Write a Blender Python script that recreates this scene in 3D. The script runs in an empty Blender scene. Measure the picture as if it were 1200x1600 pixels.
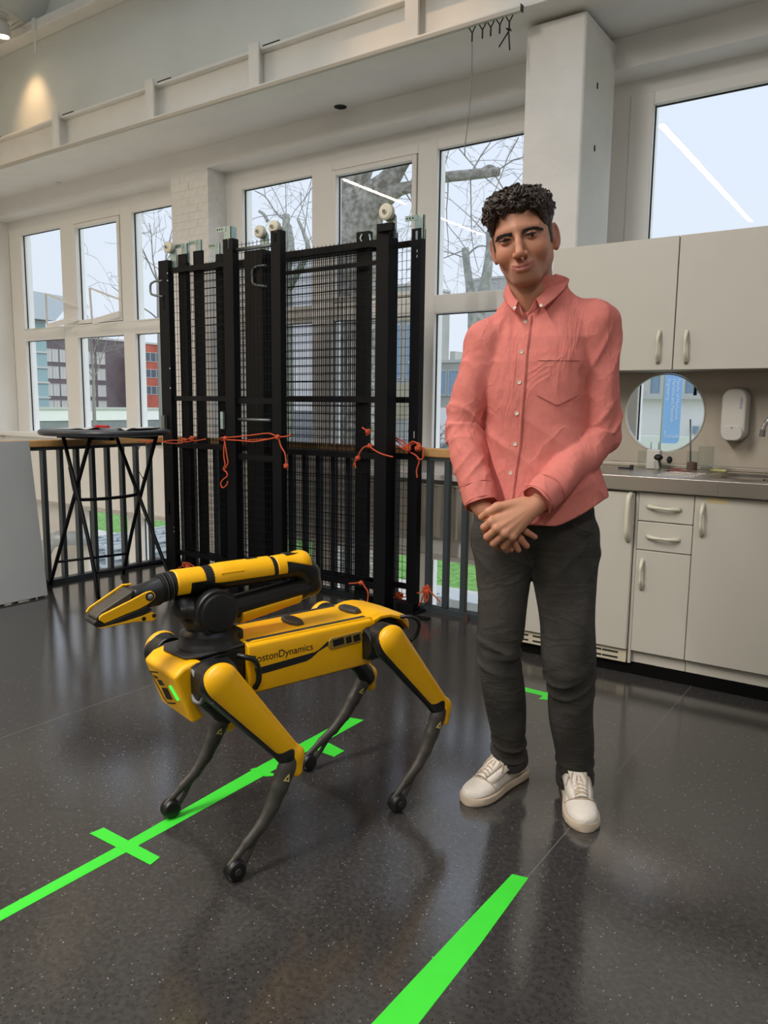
import bpy, bmesh, math, random
import numpy as np
from mathutils import Vector, Matrix

scene = bpy.context.scene
COL = scene.collection

# ------------------------------------------------------------------ camera
PITCH, ROLL, YAW, EYE = 0.136743, 0.0113094, 0.605765, 1.25
_fw = np.array([-math.sin(YAW)*math.cos(PITCH), math.cos(YAW)*math.cos(PITCH), -math.sin(PITCH)])
_rt = np.array([math.cos(YAW), math.sin(YAW), 0.0])
_up = np.cross(_rt, _fw)
_r = _rt*math.cos(ROLL) + _up*math.sin(ROLL)
_u = -_rt*math.sin(ROLL) + _up*math.cos(ROLL)
cam_data = bpy.data.cameras.new('camera')
cam_data.sensor_fit = 'HORIZONTAL'
cam_data.sensor_width = 36.0
cam_data.lens = 36.0*1208.4/1200.0
cam_data.clip_start, cam_data.clip_end = 0.05, 1000
cam = bpy.data.objects.new('camera', cam_data)
COL.objects.link(cam)
cam.matrix_world = Matrix(((_r[0], _u[0], -_fw[0], 0), (_r[1], _u[1], -_fw[1], 0), (_r[2], _u[2], -_fw[2], EYE), (0, 0, 0, 1)))
scene.camera = cam

# ------------------------------------------------------------------ view, sky, lamps
scene.view_settings.view_transform = 'Standard'
scene.view_settings.look = 'None'
scene.view_settings.exposure = 0.0
scene.view_settings.gamma = 1.0
scene.view_settings.use_curve_mapping = False
scene.cycles.use_denoising = True
scene.cycles.max_bounces = 10
scene.cycles.diffuse_bounces = 5
scene.cycles.glossy_bounces = 4
scene.cycles.transmission_bounces = 6
scene.cycles.transparent_max_bounces = 24
scene.cycles.caustics_reflective = False
scene.cycles.caustics_refractive = False
scene.cycles.sample_clamp_indirect = 6.0


def lin(c):
    out = []
    for v in c[:3]:
        v = v/255.0
        out.append(v/12.92 if v <= 0.04045 else ((v+0.055)/1.055)**2.4)
    return (*out, 1.0)


world = bpy.data.worlds.new('overcast_sky')
scene.world = world
world.use_nodes = True
_nt = world.node_tree
_bg = _nt.nodes['Background']
_tc = _nt.nodes.new('ShaderNodeTexCoord')
_sep = _nt.nodes.new('ShaderNodeSeparateXYZ')
_rmp = _nt.nodes.new('ShaderNodeValToRGB')
_nt.links.new(_tc.outputs['Generated'], _sep.inputs[0])
_nt.links.new(_sep.outputs['Z'], _rmp.inputs[0])
_rmp.color_ramp.elements[0].position = 0.0
_rmp.color_ramp.elements[0].color = lin((224, 229, 240))
_rmp.color_ramp.elements[1].position = 0.5
_rmp.color_ramp.elements[1].color = lin((218, 228, 247))
_el = _rmp.color_ramp.elements.new(1.0)
_el.color = tuple(1.3*v for v in lin((222, 230, 246))[:3])+(1,)
_nt.links.new(_rmp.outputs[0], _bg.inputs[0])
_bg.inputs[1].default_value = 1.2


def area_lamp(name, loc, sx, sy, power, col, rot=(0, 0, 0)):
    d = bpy.data.lights.new(name, 'AREA')
    d.shape = 'RECTANGLE'
    d.size, d.size_y = sx, sy
    d.energy = power
    d.color = lin(col)[:3]
    o = bpy.data.objects.new(name, d)
    COL.objects.link(o)
    o.location = loc
    o.rotation_euler = rot
    return o


# the brighter part of the overcast, along the facade
_sun = bpy.data.lights.new('soft_daylight', 'SUN')
_sun.energy = 1.3
_sun.angle = 0.9
_sun.color = lin((250, 252, 255))[:3]
_so = bpy.data.objects.new('soft_daylight', _sun)
COL.objects.link(_so)
_so.rotation_euler = Vector((-0.80, -0.16, -0.58)).to_track_quat('-Z', 'Y').to_euler()

# the linear luminaires hanging in the hall behind and beside the photographer: (x, y from, y to)
LAMP_Z = 4.2
LAMP_ROWS = [(-2.53, -3.97, 1.09, 54), (-6.55, -2.64, -1.17, 30), (-6.55, -0.19, 1.35, 30), (1.5, -3.97, 1.09, 18)]
for _x, _a, _b, _p in LAMP_ROWS:
    area_lamp('luminaire_light', (_x, (_a+_b)/2, LAMP_Z-0.012), 0.07, _b-_a, _p*(_b-_a), (255, 249, 242) if _x > -6 else (255, 222, 180))
area_lamp('luminaire_light', (-5.6, 0.4, -0.48), 0.07, 2.8, 110, (255, 246, 234), (0, -0.5, 0))  # lamp added out of view to brighten the lower hall walls


def spot_lamp(name, loc, target, power, col, size=1.0, blend=0.6):
    d = bpy.data.lights.new(name, 'SPOT')
    d.energy = power
    d.color = lin(col)[:3]
    d.spot_size = size
    d.spot_blend = blend
    d.shadow_soft_size = 0.04
    o = bpy.data.objects.new(name, d)
    COL.objects.link(o)
    o.location = loc
    o.rotation_euler = (Vector(target)-Vector(loc)).to_track_quat('-Z', 'Y').to_euler()
    return o


spot_lamp('spotlight_light', (-6.66, 3.90, 4.25), (-6.74, 4.2, 3.72), 15, (255, 205, 150), 1.25, 1.0)
spot_lamp('spotlight_light', (-2.65, 3.35, 4.75), (-2.65, 4.1, 3.50), 40, (255, 205, 150), 0.9, 0.9)


# ------------------------------------------------------------------ helpers
def T(*p):
    return Vector(p)


class MB:
    """collects shapes and links them as one mesh object"""

    def __init__(self):
        self.v, self.f = [], []

    def add(self, vs, fs):
        n = len(self.v)
        self.v += [tuple(map(float, p)) for p in vs]
        self.f += [tuple(i+n for i in f) for f in fs]
        return self

    def box(self, x0, x1, y0, y1, z0, z1):
        vs = [(x, y, z) for z in (z0, z1) for y in (y0, y1) for x in (x0, x1)]
        return self.add(vs, [(0, 2, 3, 1), (4, 5, 7, 6), (0, 1, 5, 4), (2, 6, 7, 3), (0, 4, 6, 2), (1, 3, 7, 5)])

    def bar(self, p0, p1, w, h, up=(0, 0, 1)):
        """rectangular bar from p0 to p1"""
        p0, p1 = Vector(p0), Vector(p1)
        d = (p1-p0).normalized()
        s = d.cross(Vector(up))
        if s.length < 1e-5:
            s = d.cross(Vector((0, 1, 0)))
        s.normalize()
        u = s.cross(d)
        vs = []
        for p in (p0, p1):
            for a, b in ((-1, -1), (1, -1), (1, 1), (-1, 1)):
                vs.append(p+s*(a*w/2)+u*(b*h/2))
        return self.add(vs, [(3, 2, 1, 0), (4, 5, 6, 7), (0, 1, 5, 4), (1, 2, 6, 5), (2, 3, 7, 6), (3, 0, 4, 7)])

    def loft(self, rings, closed=False, caps=True, flip=False):
        n = len(rings[0])
        vs, fs = [], []
        for r in rings:
            vs += [tuple(p) for p in r]
        m = len(rings)
        for i in range(m if closed else m-1):
            a, b = i*n, ((i+1) % m)*n
            for j in range(n):
                k = (j+1) % n
                q = (a+j, a+k, b+k, b+j)
                fs.append(q[::-1] if flip else q)
        if caps and not closed:
            c0, c1 = tuple(range(n))[::-1], tuple(range((m-1)*n, m*n))
            fs += [c0[::-1], c1[::-1]] if flip else [c0, c1]
        return self.add(vs, fs)

    def tube(self, pts, r, n=8, caps=True):
        pts = [Vector(p) for p in pts]
        m = len(pts)
        rs = list(r) if hasattr(r, '__len__') else [r]*m
        rings = []
        side = None
        for i, p in enumerate(pts):
            d = (pts[min(i+1, m-1)]-pts[max(i-1, 0)])
            d = d.normalized() if d.length > 1e-9 else Vector((0, 0, 1))
            if side is None:
                side = d.cross(Vector((0, 0, 1)))
                if side.length < 1e-3:
                    side = d.cross(Vector((0, 1, 0)))
            side = (side - d*side.dot(d))
            if side.length < 1e-6:
                side = d.orthogonal()
            side.normalize()
            up = d.cross(side)
            rings.append([p+(side*math.cos(2*math.pi*k/n)+up*math.sin(2*math.pi*k/n))*rs[i] for k in range(n)])
        return self.loft(rings, caps=caps)

    def lathe(self, prof, org=(0, 0, 0), axis=(0, 0, 1), n=24):
        """prof: (radius, along axis)"""
        a = Vector(axis).normalized()
        s = a.orthogonal().normalized()
        t = a.cross(s)
        o = Vector(org)
        rings = [[o+a*h+(s*math.cos(2*math.pi*k/n)+t*math.sin(2*math.pi*k/n))*max(r, 1e-5) for k in range(n)] for r, h in prof]
        return self.loft(rings)

    def prism(self, poly, vec):
        """planar polygon (3-D points) pushed along vec"""
        n = len(poly)
        vec = Vector(vec)
        a = [Vector(p) for p in poly]
        nrm = Vector((0, 0, 0))
        for i in range(n):
            nrm += a[i].cross(a[(i+1) % n])
        if nrm.dot(vec) > 0:
            a = a[::-1]
        vs = a+[p+vec for p in a]
        fs = [tuple(range(n)), tuple(range(n, 2*n))[::-1]]
        for i in range(n):
            j = (i+1) % n
            fs.append((i, i+n, j+n, j))
        return self.add(vs, fs)

    def sphere(self, c, rx, ry=None, rz=None, n=16, m=10):
        ry = rx if ry is None else ry
        rz = rx if rz is None else rz
        rings = []
        for i in range(m+1):
            t = math.pi*(0.02+0.96*i/m)
            rings.append([(c[0]+rx*math.sin(t)*math.cos(2*math.pi*k/n), c[1]+ry*math.sin(t)*math.sin(2*math.pi*k/n), c[2]-rz*math.cos(t)) for k in range(n)])
        return self.loft(rings)

    def xf(self, M, start=0):
        for i in range(start, len(self.v)):
            self.v[i] = tuple(M @ Vector(self.v[i]))
        return self

    def mesh(self, name, mat=None, off=None, smooth=False):
        me = bpy.data.meshes.new(name)
        vs = self.v if off is None else [(a-off[0], b-off[1], c-off[2]) for a, b, c in self.v]
        me.from_pydata(vs, [], self.f)
        me.validate()
        me.update()
        if mat is not None:
            me.materials.append(mat)
        if smooth:
            me.polygons.foreach_set('use_smooth', [True]*len(me.polygons))
        return me

    def build(self, name, mat=None, parent=None, smooth=False, bevel=0, local=False, origin=None, seg=2, angle=0.6):
        """coordinates are world ones unless local"""
        off = (0, 0, 0)
        if parent is not None and not local:
            off = base_of(parent)
        if origin is not None:
            off = tuple(origin[i] for i in range(3))
        me = self.mesh(name, mat, off, smooth)
        o = bpy.data.objects.new(name, me)
        COL.objects.link(o)
        if parent is not None:
            o.parent = parent
            if origin is not None:
                b = base_of(parent)
                o.location = tuple(origin[i]-b[i] for i in range(3))
        elif origin is not None:
            o.location = origin
        finish(o, smooth, bevel, seg, angle)
        return o


def finish(o, smooth=False, bevel=0, seg=2, angle=0.6):
    if bevel:
        m = o.modifiers.new('bevel', 'BEVEL')
        m.width = bevel
        m.segments = seg
        m.limit_method = 'ANGLE'
        m.angle_limit = angle
        m.harden_normals = False
    if smooth == 'auto' or (bevel and not smooth):
        me = o.data
        me.polygons.foreach_set('use_smooth', [True]*len(me.polygons))
        m = o.modifiers.new('normals', 'WEIGHTED_NORMAL')
        m.keep_sharp = True
        try:
            me.set_sharp_from_angle(angle=angle)
        except Exception:
            pass


def base_of(o):
    x = y = z = 0.0
    while o is not None:
        x, y, z = x+o.location[0], y+o.location[1], z+o.location[2]
        o = o.parent
    return (x, y, z)


def empty(name, loc=(0, 0, 0), rz=0.0):
    o = bpy.data.objects.new(name, None)
    o.empty_display_size = 0.1
    o.location = loc
    o.rotation_euler = (0, 0, rz)
    COL.objects.link(o)
    return o


def tag(o, label=None, cat=None, group=None, kind=None):
    if label:
        o['label'] = label
    if cat:
        o['category'] = cat
    if group:
        o['group'] = group
    if kind:
        o['kind'] = kind
    return o


def thing(name, label, cat, loc=(0, 0, 0), rz=0.0, group=None):
    return tag(empty(name, loc, rz), label, cat, group)


def structure(o):
    o['kind'] = 'structure'
    return o


def copy_at(o, parent, loc, rot=None):
    c = o.copy()
    COL.objects.link(c)
    c.parent = parent
    c.location = loc
    if rot is not None:
        c.rotation_euler = rot
    return c


# ------------------------------------------------------------------ materials
def mat(name, col, rough=0.5, metal=0.0, var=0.0, scale=8.0, bump=0.0, bscale=40.0, spec=None, detail=4.0, rvar=0.0, emit=None, coat=0.0):
    m = bpy.data.materials.new(name)
    m.use_nodes = True
    nt = m.node_tree
    b = nt.nodes['Principled BSDF']
    c = lin(col)
    b.inputs['Base Color'].default_value = c
    b.inputs['Roughness'].default_value = rough
    b.inputs['Metallic'].default_value = metal
    if spec is not None:
        b.inputs['Specular IOR Level'].default_value = spec
    if coat:
        b.inputs['Coat Weight'].default_value = coat
        b.inputs['Coat Roughness'].default_value = 0.15
    tc = nt.nodes.new('ShaderNodeTexCoord')
    if var or rvar:
        n = nt.nodes.new('ShaderNodeTexNoise')
        n.inputs['Scale'].default_value = scale
        n.inputs['Detail'].default_value = detail
        nt.links.new(tc.outputs['Object'], n.inputs['Vector'])
        if var:
            r = nt.nodes.new('ShaderNodeValToRGB')
            r.color_ramp.elements[0].position = 0.3
            r.color_ramp.elements[1].position = 0.7
            r.color_ramp.elements[0].color = tuple(max(0, v*(1-var)) for v in c[:3])+(1,)
            r.color_ramp.elements[1].color = tuple(min(1, v*(1+var)) for v in c[:3])+(1,)
            nt.links.new(n.outputs['Fac'], r.inputs[0])
            nt.links.new(r.outputs[0], b.inputs['Base Color'])
        if rvar:
            mr = nt.nodes.new('ShaderNodeMapRange')
            mr.inputs['To Min'].default_value = max(0.02, rough-rvar)
            mr.inputs['To Max'].default_value = min(1, rough+rvar)
            nt.links.new(n.outputs['Fac'], mr.inputs['Value'])
            nt.links.new(mr.outputs[0], b.inputs['Roughness'])
    if bump:
        n2 = nt.nodes.new('ShaderNodeTexNoise')
        n2.inputs['Scale'].default_value = bscale
        n2.inputs['Detail'].default_value = 5
        nt.links.new(tc.outputs['Object'], n2.inputs['Vector'])
        bp = nt.nodes.new('ShaderNodeBump')
        bp.inputs['Strength'].default_value = bump
        bp.inputs['Distance'].default_value = 0.02
        nt.links.new(n2.outputs['Fac'], bp.inputs['Height'])
        nt.links.new(bp.outputs[0], b.inputs['Normal'])
    if emit:
        b.inputs['Emission Color'].default_value = lin(emit[0])
        b.inputs['Emission Strength'].default_value = emit[1]
    return m


def glass_mat(name, tint=(250, 252, 252), refl=1.0):
    m = bpy.data.materials.new(name)
    m.use_nodes = True
    nt = m.node_tree
    nt.nodes.remove(nt.nodes['Principled BSDF'])
    out = nt.nodes['Material Output']
    tr = nt.nodes.new('ShaderNodeBsdfTransparent')
    tr.inputs[0].default_value = lin(tint)
    gl = nt.nodes.new('ShaderNodeBsdfGlossy')
    gl.inputs['Roughness'].default_value = 0.0
    fr = nt.nodes.new('ShaderNodeFresnel')
    fr.inputs[0].default_value = 1.45
    mx = nt.nodes.new('ShaderNodeMixShader')
    mu = nt.nodes.new('ShaderNodeMath')
    mu.operation = 'MULTIPLY'
    mu.inputs[1].default_value = refl
    ge = nt.nodes.new('ShaderNodeNewGeometry')
    m2 = nt.nodes.new('ShaderNodeMath')
    m2.operation = 'SUBTRACT'
    m2.inputs[0].default_value = 1.0
    nt.links.new(ge.outputs['Backfacing'], m2.inputs[1])
    m3 = nt.nodes.new('ShaderNodeMath')
    m3.operation = 'MULTIPLY'
    nt.links.new(fr.outputs[0], mu.inputs[0])
    nt.links.new(mu.outputs[0], m3.inputs[0])
    nt.links.new(m2.outputs[0], m3.inputs[1])
    nt.links.new(m3.outputs[0], mx.inputs[0])
    nt.links.new(tr.outputs[0], mx.inputs[1])
    nt.links.new(gl.outputs[0], mx.inputs[2])
    nt.links.new(mx.outputs[0], out.inputs[0])
    return m


M = {}
M['white'] = mat('white_wall_paint', (230, 229, 225), 0.75, var=0.03, scale=2.5, bump=0.05, bscale=60)
M['plaster'] = mat('white_plaster', (228, 226, 221), 0.8, var=0.04, scale=3, bump=0.35, bscale=9)
M['brick_white'] = mat('white_painted_brick', (230, 229, 225), 0.75, var=0.05, scale=20, bump=0.25, bscale=50)
M['roof'] = mat('pale_roof_paint', (220, 223, 217), 0.8, var=0.03, scale=2, bump=0.1, bscale=30)
M['beam'] = mat('white_steel_paint', (230, 228, 221), 0.5, var=0.03, scale=5)
M['frame'] = mat('white_window_paint', (236, 235, 231), 0.45)
M['frame_out'] = mat('white_outer_paint', (250, 250, 250), 0.5)
M['glass'] = glass_mat('window_glass')
M['dark_gap'] = mat('dark_gap', (28, 28, 28), 0.8)
M['grey_wall'] = mat('lower_wall_paint', (200, 193, 180), 0.8, var=0.03, scale=2)
# ------------------------------------------------------------------ distance field shapes -> mesh (surface nets)
def _seg(P, a, b):
    a, b = np.asarray(a, np.float32), np.asarray(b, np.float32)
    d = b-a
    t = np.clip(((P-a)@d)/max(float(d@d), 1e-12), 0, 1)
    return t, P-a-t[..., None]*d


def s_cone(P, a, b, ra, rb):
    t, q = _seg(P, a, b)
    return np.sqrt((q*q).sum(-1))-(ra+(rb-ra)*t)


def s_flat(P, a, b, ra, rb, n, k):
    """round cone squashed by k along the unit vector n"""
    n = np.asarray(n, np.float32)
    n = n/np.linalg.norm(n)
    t, q = _seg(P, a, b)
    h = q@n
    l2 = (q*q).sum(-1)-h*h
    r = ra+(rb-ra)*t
    return (np.sqrt(np.maximum(l2, 0)+(h/k)**2)-r)*min(1.0, 0.5+k*0.5)


def s_ell(P, c, r):
    q = (P-np.asarray(c, np.float32))
    r = np.asarray(r, np.float32)
    k0 = np.sqrt(((q/r)**2).sum(-1))
    k1 = np.sqrt(((q/(r*r))**2).sum(-1))
    return k0*(k0-1)/np.maximum(k1, 1e-6)


def s_box(P, c, h, r=0.0):
    q = np.abs(P-np.asarray(c, np.float32))-(np.asarray(h, np.float32)-r)
    return np.sqrt((np.maximum(q, 0)**2).sum(-1))+np.minimum(q.max(-1), 0)-r


def smin(a, b, k):
    h = np.clip(0.5+0.5*(b-a)/k, 0, 1)
    return b+(a-b)*h-k*h*(1-h)


def smax(a, b, k):
    return -smin(-a, -b, k)


def s_chain(P, pts, rs, k=0.01):
    d = None
    for i in range(len(pts)-1):
        e = s_cone(P, pts[i], pts[i+1], rs[i], rs[i+1])
        d = e if d is None else smin(d, e, k)
    return d


def rotm(ax, deg):
    return np.array(Matrix.Rotation(math.radians(deg), 3, ax), np.float32)


def sdf_mesh(fn, lo, hi, h, name='shape', relax=1):
    lo, hi = np.asarray(lo, float), np.asarray(hi, float)
    n = np.ceil((hi-lo)/h).astype(int)+1
    ax = [lo[i]+h*np.arange(n[i]) for i in range(3)]
    D = np.empty(n, np.float32)
    st = max(1, int(400000//(n[1]*n[2])))
    for i in range(0, n[0], st):
        g = np.stack(np.meshgrid(ax[0][i:i+st], ax[1], ax[2], indexing='ij'), -1).astype(np.float32)
        D[i:i+st] = fn(g.reshape(-1, 3)).reshape(g.shape[:3])
    S = D < 0
    nx, ny, nz = n-1
    cnt = np.zeros((nx, ny, nz), np.uint8)
    for a in (0, 1):
        for b in (0, 1):
            for c in (0, 1):
                cnt += S[a:a+nx, b:b+ny, c:c+nz]
    act = (cnt > 0) & (cnt < 8)
    ids = -np.ones((nx, ny, nz), np.int64)
    cells = np.argwhere(act)
    ids[act] = np.arange(len(cells))
    acc = np.zeros((len(cells), 3))
    num = np.zeros(len(cells))
    cor = [(a, b, c) for a in (0, 1) for b in (0, 1) for c in (0, 1)]
    for i, p in enumerate(cor):
        for q in cor[i+1:]:
            if sum(abs(p[k]-q[k]) for k in range(3)) != 1:
                continue
            dp = D[cells[:, 0]+p[0], cells[:, 1]+p[1], cells[:, 2]+p[2]]
            dq = D[cells[:, 0]+q[0], cells[:, 1]+q[1], cells[:, 2]+q[2]]
            m = (dp < 0) != (dq < 0)
            den = np.where(m, dp-dq, 1.0)
            t = np.clip(np.where(m, dp/np.where(np.abs(den) < 1e-12, 1e-12, den), 0), 0, 1)
            for k in range(3):
                acc[:, k] += np.where(m, p[k]+(q[k]-p[k])*t, 0)
            num += m
    V = lo+(cells+acc/np.maximum(num, 1)[:, None])*h
    F = []
    for k in range(3):
        u, v = (k+1) % 3, (k+2) % 3
        sl0 = [slice(1, -1)]*3
        sl1 = [slice(1, -1)]*3
        sl0[k] = slice(0, n[k]-1)
        sl1[k] = slice(1, n[k])
        A, B = S[tuple(sl0)], S[tuple(sl1)]
        cr = np.argwhere(A != B)
        if not len(cr):
            continue
        base = cr.copy()
        for j in range(3):
            if j != k:
                base[:, j] += 1
        inside = A[cr[:, 0], cr[:, 1], cr[:, 2]]
        du, dv = np.zeros(3, int), np.zeros(3, int)
        du[u], dv[v] = 1, 1
        q = [base-du-dv, base-dv, base, base-du]
        idx = np.stack([ids[w[:, 0], w[:, 1], w[:, 2]] for w in q], 1)
        idx[~inside] = idx[~inside][:, ::-1]
        F.append(idx)
    F = np.concatenate(F)
    F = F[(F >= 0).all(1)]
    # pull vertices onto the surface
    for _ in range(relax):
        e = h*0.4
        P = V.astype(np.float32)
        g = np.stack([(fn(P+np.eye(3, dtype=np.float32)[k]*e)-fn(P-np.eye(3, dtype=np.float32)[k]*e))/(2*e) for k in range(3)], 1)
        l = np.maximum(np.linalg.norm(g, axis=1), 0.2)
        V = V-np.clip(fn(P)/l, -h, h)[:, None]*g/l[:, None]
    me = bpy.data.meshes.new(name)
    me.vertices.add(len(V))
    me.vertices.foreach_set('co', V.astype(np.float32).ravel())
    me.loops.add(len(F)*4)
    me.loops.foreach_set('vertex_index', F.astype(np.int32).ravel())
    me.polygons.add(len(F))
    me.polygons.foreach_set('loop_start', np.arange(0, len(F)*4, 4, dtype=np.int32))
    me.update(calc_edges=True)
    me.polygons.foreach_set('use_smooth', [True]*len(me.polygons))
    return me


def sdf_obj(name, fn, lo, hi, h, m, parent=None, relax=1, color=None):
    me = sdf_mesh(fn, lo, hi, h, name, relax)
    if m is not None:
        me.materials.append(m)
    if color is not None:
        V = np.empty(len(me.vertices)*3, np.float32)
        me.vertices.foreach_get('co', V)
        c = color(V.reshape(-1, 3))
        at = me.color_attributes.new('tint', 'FLOAT_COLOR', 'POINT')
        at.data.foreach_set('color', np.concatenate([c, np.ones((len(c), 1))], 1).astype(np.float32).ravel())
    o = bpy.data.objects.new(name, me)
    COL.objects.link(o)
    if parent is not None:
        o.parent = parent
    return o


def chain_bounds(pts, r):
    p = np.array(pts, float)
    return p.min(0)-r, p.max(0)+r


def mesh_obj(name, me, parent, loc=(0, 0, 0)):
    o = bpy.data.objects.new(name, me)
    COL.objects.link(o)
    o.parent = parent
    o.location = loc
    return o
# ================================================================== the setting
# floor: two vinyl sheets of dark speckled linoleum with narrow seams, on a concrete slab
def floor_mat():
    m = mat('dark_speckled_linoleum', (50, 50, 51), 0.2, spec=1.0)
    nt = m.node_tree
    b = nt.nodes['Principled BSDF']
    geo = nt.nodes.new('ShaderNodeNewGeometry')
    n1 = nt.nodes.new('ShaderNodeTexNoise')
    n1.inputs['Scale'].default_value = 70
    n1.inputs['Detail'].default_value = 6
    nt.links.new(geo.outputs['Position'], n1.inputs['Vector'])
    r1 = nt.nodes.new('ShaderNodeValToRGB')
    r1.color_ramp.elements[0].position = 0.3
    r1.color_ramp.elements[1].position = 0.72
    r1.color_ramp.elements[0].color = lin((50, 48, 47))
    r1.color_ramp.elements[1].color = lin((72, 69, 67))
    nt.links.new(n1.outputs['Fac'], r1.inputs[0])
    col = r1.outputs[0]
    for sc, thr, rad, c in ((95, 0.84, 0.17, (140, 138, 135)), (55, 0.93, 0.10, (168, 165, 160)), (130, 0.8, 0.3, (38, 38, 38))):
        vo = nt.nodes.new('ShaderNodeTexVoronoi')
        vo.inputs['Scale'].default_value = sc
        nt.links.new(geo.outputs['Position'], vo.inputs['Vector'])
        sp = nt.nodes.new('ShaderNodeSeparateColor')
        nt.links.new(vo.outputs['Color'], sp.inputs[0])
        g = nt.nodes.new('ShaderNodeMath')
        g.operation = 'GREATER_THAN'
        g.inputs[1].default_value = thr
        nt.links.new(sp.outputs[0], g.inputs[0])
        l = nt.nodes.new('ShaderNodeMath')
        l.operation = 'LESS_THAN'
        l.inputs[1].default_value = rad
        nt.links.new(vo.outputs['Distance'], l.inputs[0])
        mu = nt.nodes.new('ShaderNodeMath')
        mu.operation = 'MULTIPLY'
        nt.links.new(g.outputs[0], mu.inputs[0])
        nt.links.new(l.outputs[0], mu.inputs[1])
        mx = nt.nodes.new('ShaderNodeMix')
        mx.data_type = 'RGBA'
        nt.links.new(mu.outputs[0], mx.inputs[0])
        nt.links.new(col, mx.inputs[6])
        mx.inputs[7].default_value = lin(c)
        col = mx.outputs[2]
    nt.links.new(col, b.inputs['Base Color'])
    n2 = nt.nodes.new('ShaderNodeTexNoise')
    n2.inputs['Scale'].default_value = 3.5
    n2.inputs['Detail'].default_value = 8
    n2.inputs['Roughness'].default_value = 0.7
    nt.links.new(geo.outputs['Position'], n2.inputs['Vector'])
    mr = nt.nodes.new('ShaderNodeMapRange')
    mr.inputs['From Min'].default_value = 0.3
    mr.inputs['From Max'].default_value = 0.75
    mr.inputs['To Min'].default_value = 0.085
    mr.inputs['To Max'].default_value = 0.16
    nt.links.new(n2.outputs['Fac'], mr.inputs['Value'])
    nt.links.new(mr.outputs[0], b.inputs['Roughness'])
    n3 = nt.nodes.new('ShaderNodeTexNoise')
    n3.inputs['Scale'].default_value = 180
    nt.links.new(geo.outputs['Position'], n3.inputs['Vector'])
    bp = nt.nodes.new('ShaderNodeBump')
    bp.inputs['Strength'].default_value = 0.03
    bp.inputs['Distance'].default_value = 0.01
    nt.links.new(n3.outputs['Fac'], bp.inputs['Height'])
    nt.links.new(bp.outputs[0], b.inputs['Normal'])
    return m


M['lino'] = floor_mat()
M['slab'] = mat('slab_edge_grey', (70, 72, 74), 0.7)
FX0, FX1, FY0, FY1 = -4.93, 5.5, -7.5, 4.03
fl = MB().box(FX0, FX1, FY0, FY1, -0.28, -0.006).box(-1.66, FX1, FY1, 4.62, -0.28, -0.006).build('floor', M['slab'])
structure(fl)
SEAMS = [FX0, -2.74, -0.77, 1.2, 3.2, FX1]
for i in range(5):
    g = 0.0011
    mb = MB().box(SEAMS[i]+g, SEAMS[i+1]-g, FY0, FY1, -0.006, 0.0)
    if i >= 2:
        mb.box(max(SEAMS[i]+g, -1.66), SEAMS[i+1]-g, FY1, 4.62, -0.006, 0.0)
    mb.build('vinyl_sheet', M['lino'], fl)

M['weld'] = mat('seam_weld', (120, 118, 114), 0.5)
for x in SEAMS[1:-1]:
    MB().box(x-0.0011, x+0.0011, FY0, FY1, -0.006, -0.0002).build('seam_weld', M['weld'], fl)

# window wall -----------------------------------------------------------
WY0, WY1 = 4.83, 4.94           # plane of the window frames / outer face
HEAD = 4.63                     # face of the header and the brick pillars
wall_back = MB()
LOW0, LOW1 = -1.75, 0.2         # ground floor windows
# spandrel, header, below and piers (the openings stay free)
wall_back.box(-8.6, 5.6, WY0, WY1, 0.2, 0.88)                 # spandrel
wall_back.box(-8.6, 5.6, HEAD+0.03, WY0, 0.205, 0.90)         # its inner face stands forward
wall_back.box(-8.6, 5.6, WY0-0.05, WY1, -2.75, -1.75)
wall_back.box(-8.6, 5.6, HEAD, WY1, 3.165, 3.62)              # header
wall_back.box(-8.6, 5.6, WY0, WY1, 3.08, 3.165)
for x0, x1 in ((-5.455, -5.005), (-2.06, -1.60), (1.34, 1.8), (4.74, 5.6), (-8.6, -8.35)):
    wall_back.box(x0, x1, WY0, WY1, -1.75, 3.08)
wall_back.box(-8.35, -7.25, WY0, WY1, -1.75, 0.2)             # blank wall below the left panes
wb = structure(wall_back.build('wall_back', M['white']))
MB().box(-8.5, 5.6, HEAD+0.028, HEAD+0.03, 0.2, 0.21).build('spandrel_edge', M['grey_wall'], wb)

# window sills
for x0, x1, n in ((-8.35, -5.455, 1), (-5.005, -2.06, 2), (-1.60, 1.34, 3)):
    pass


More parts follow.
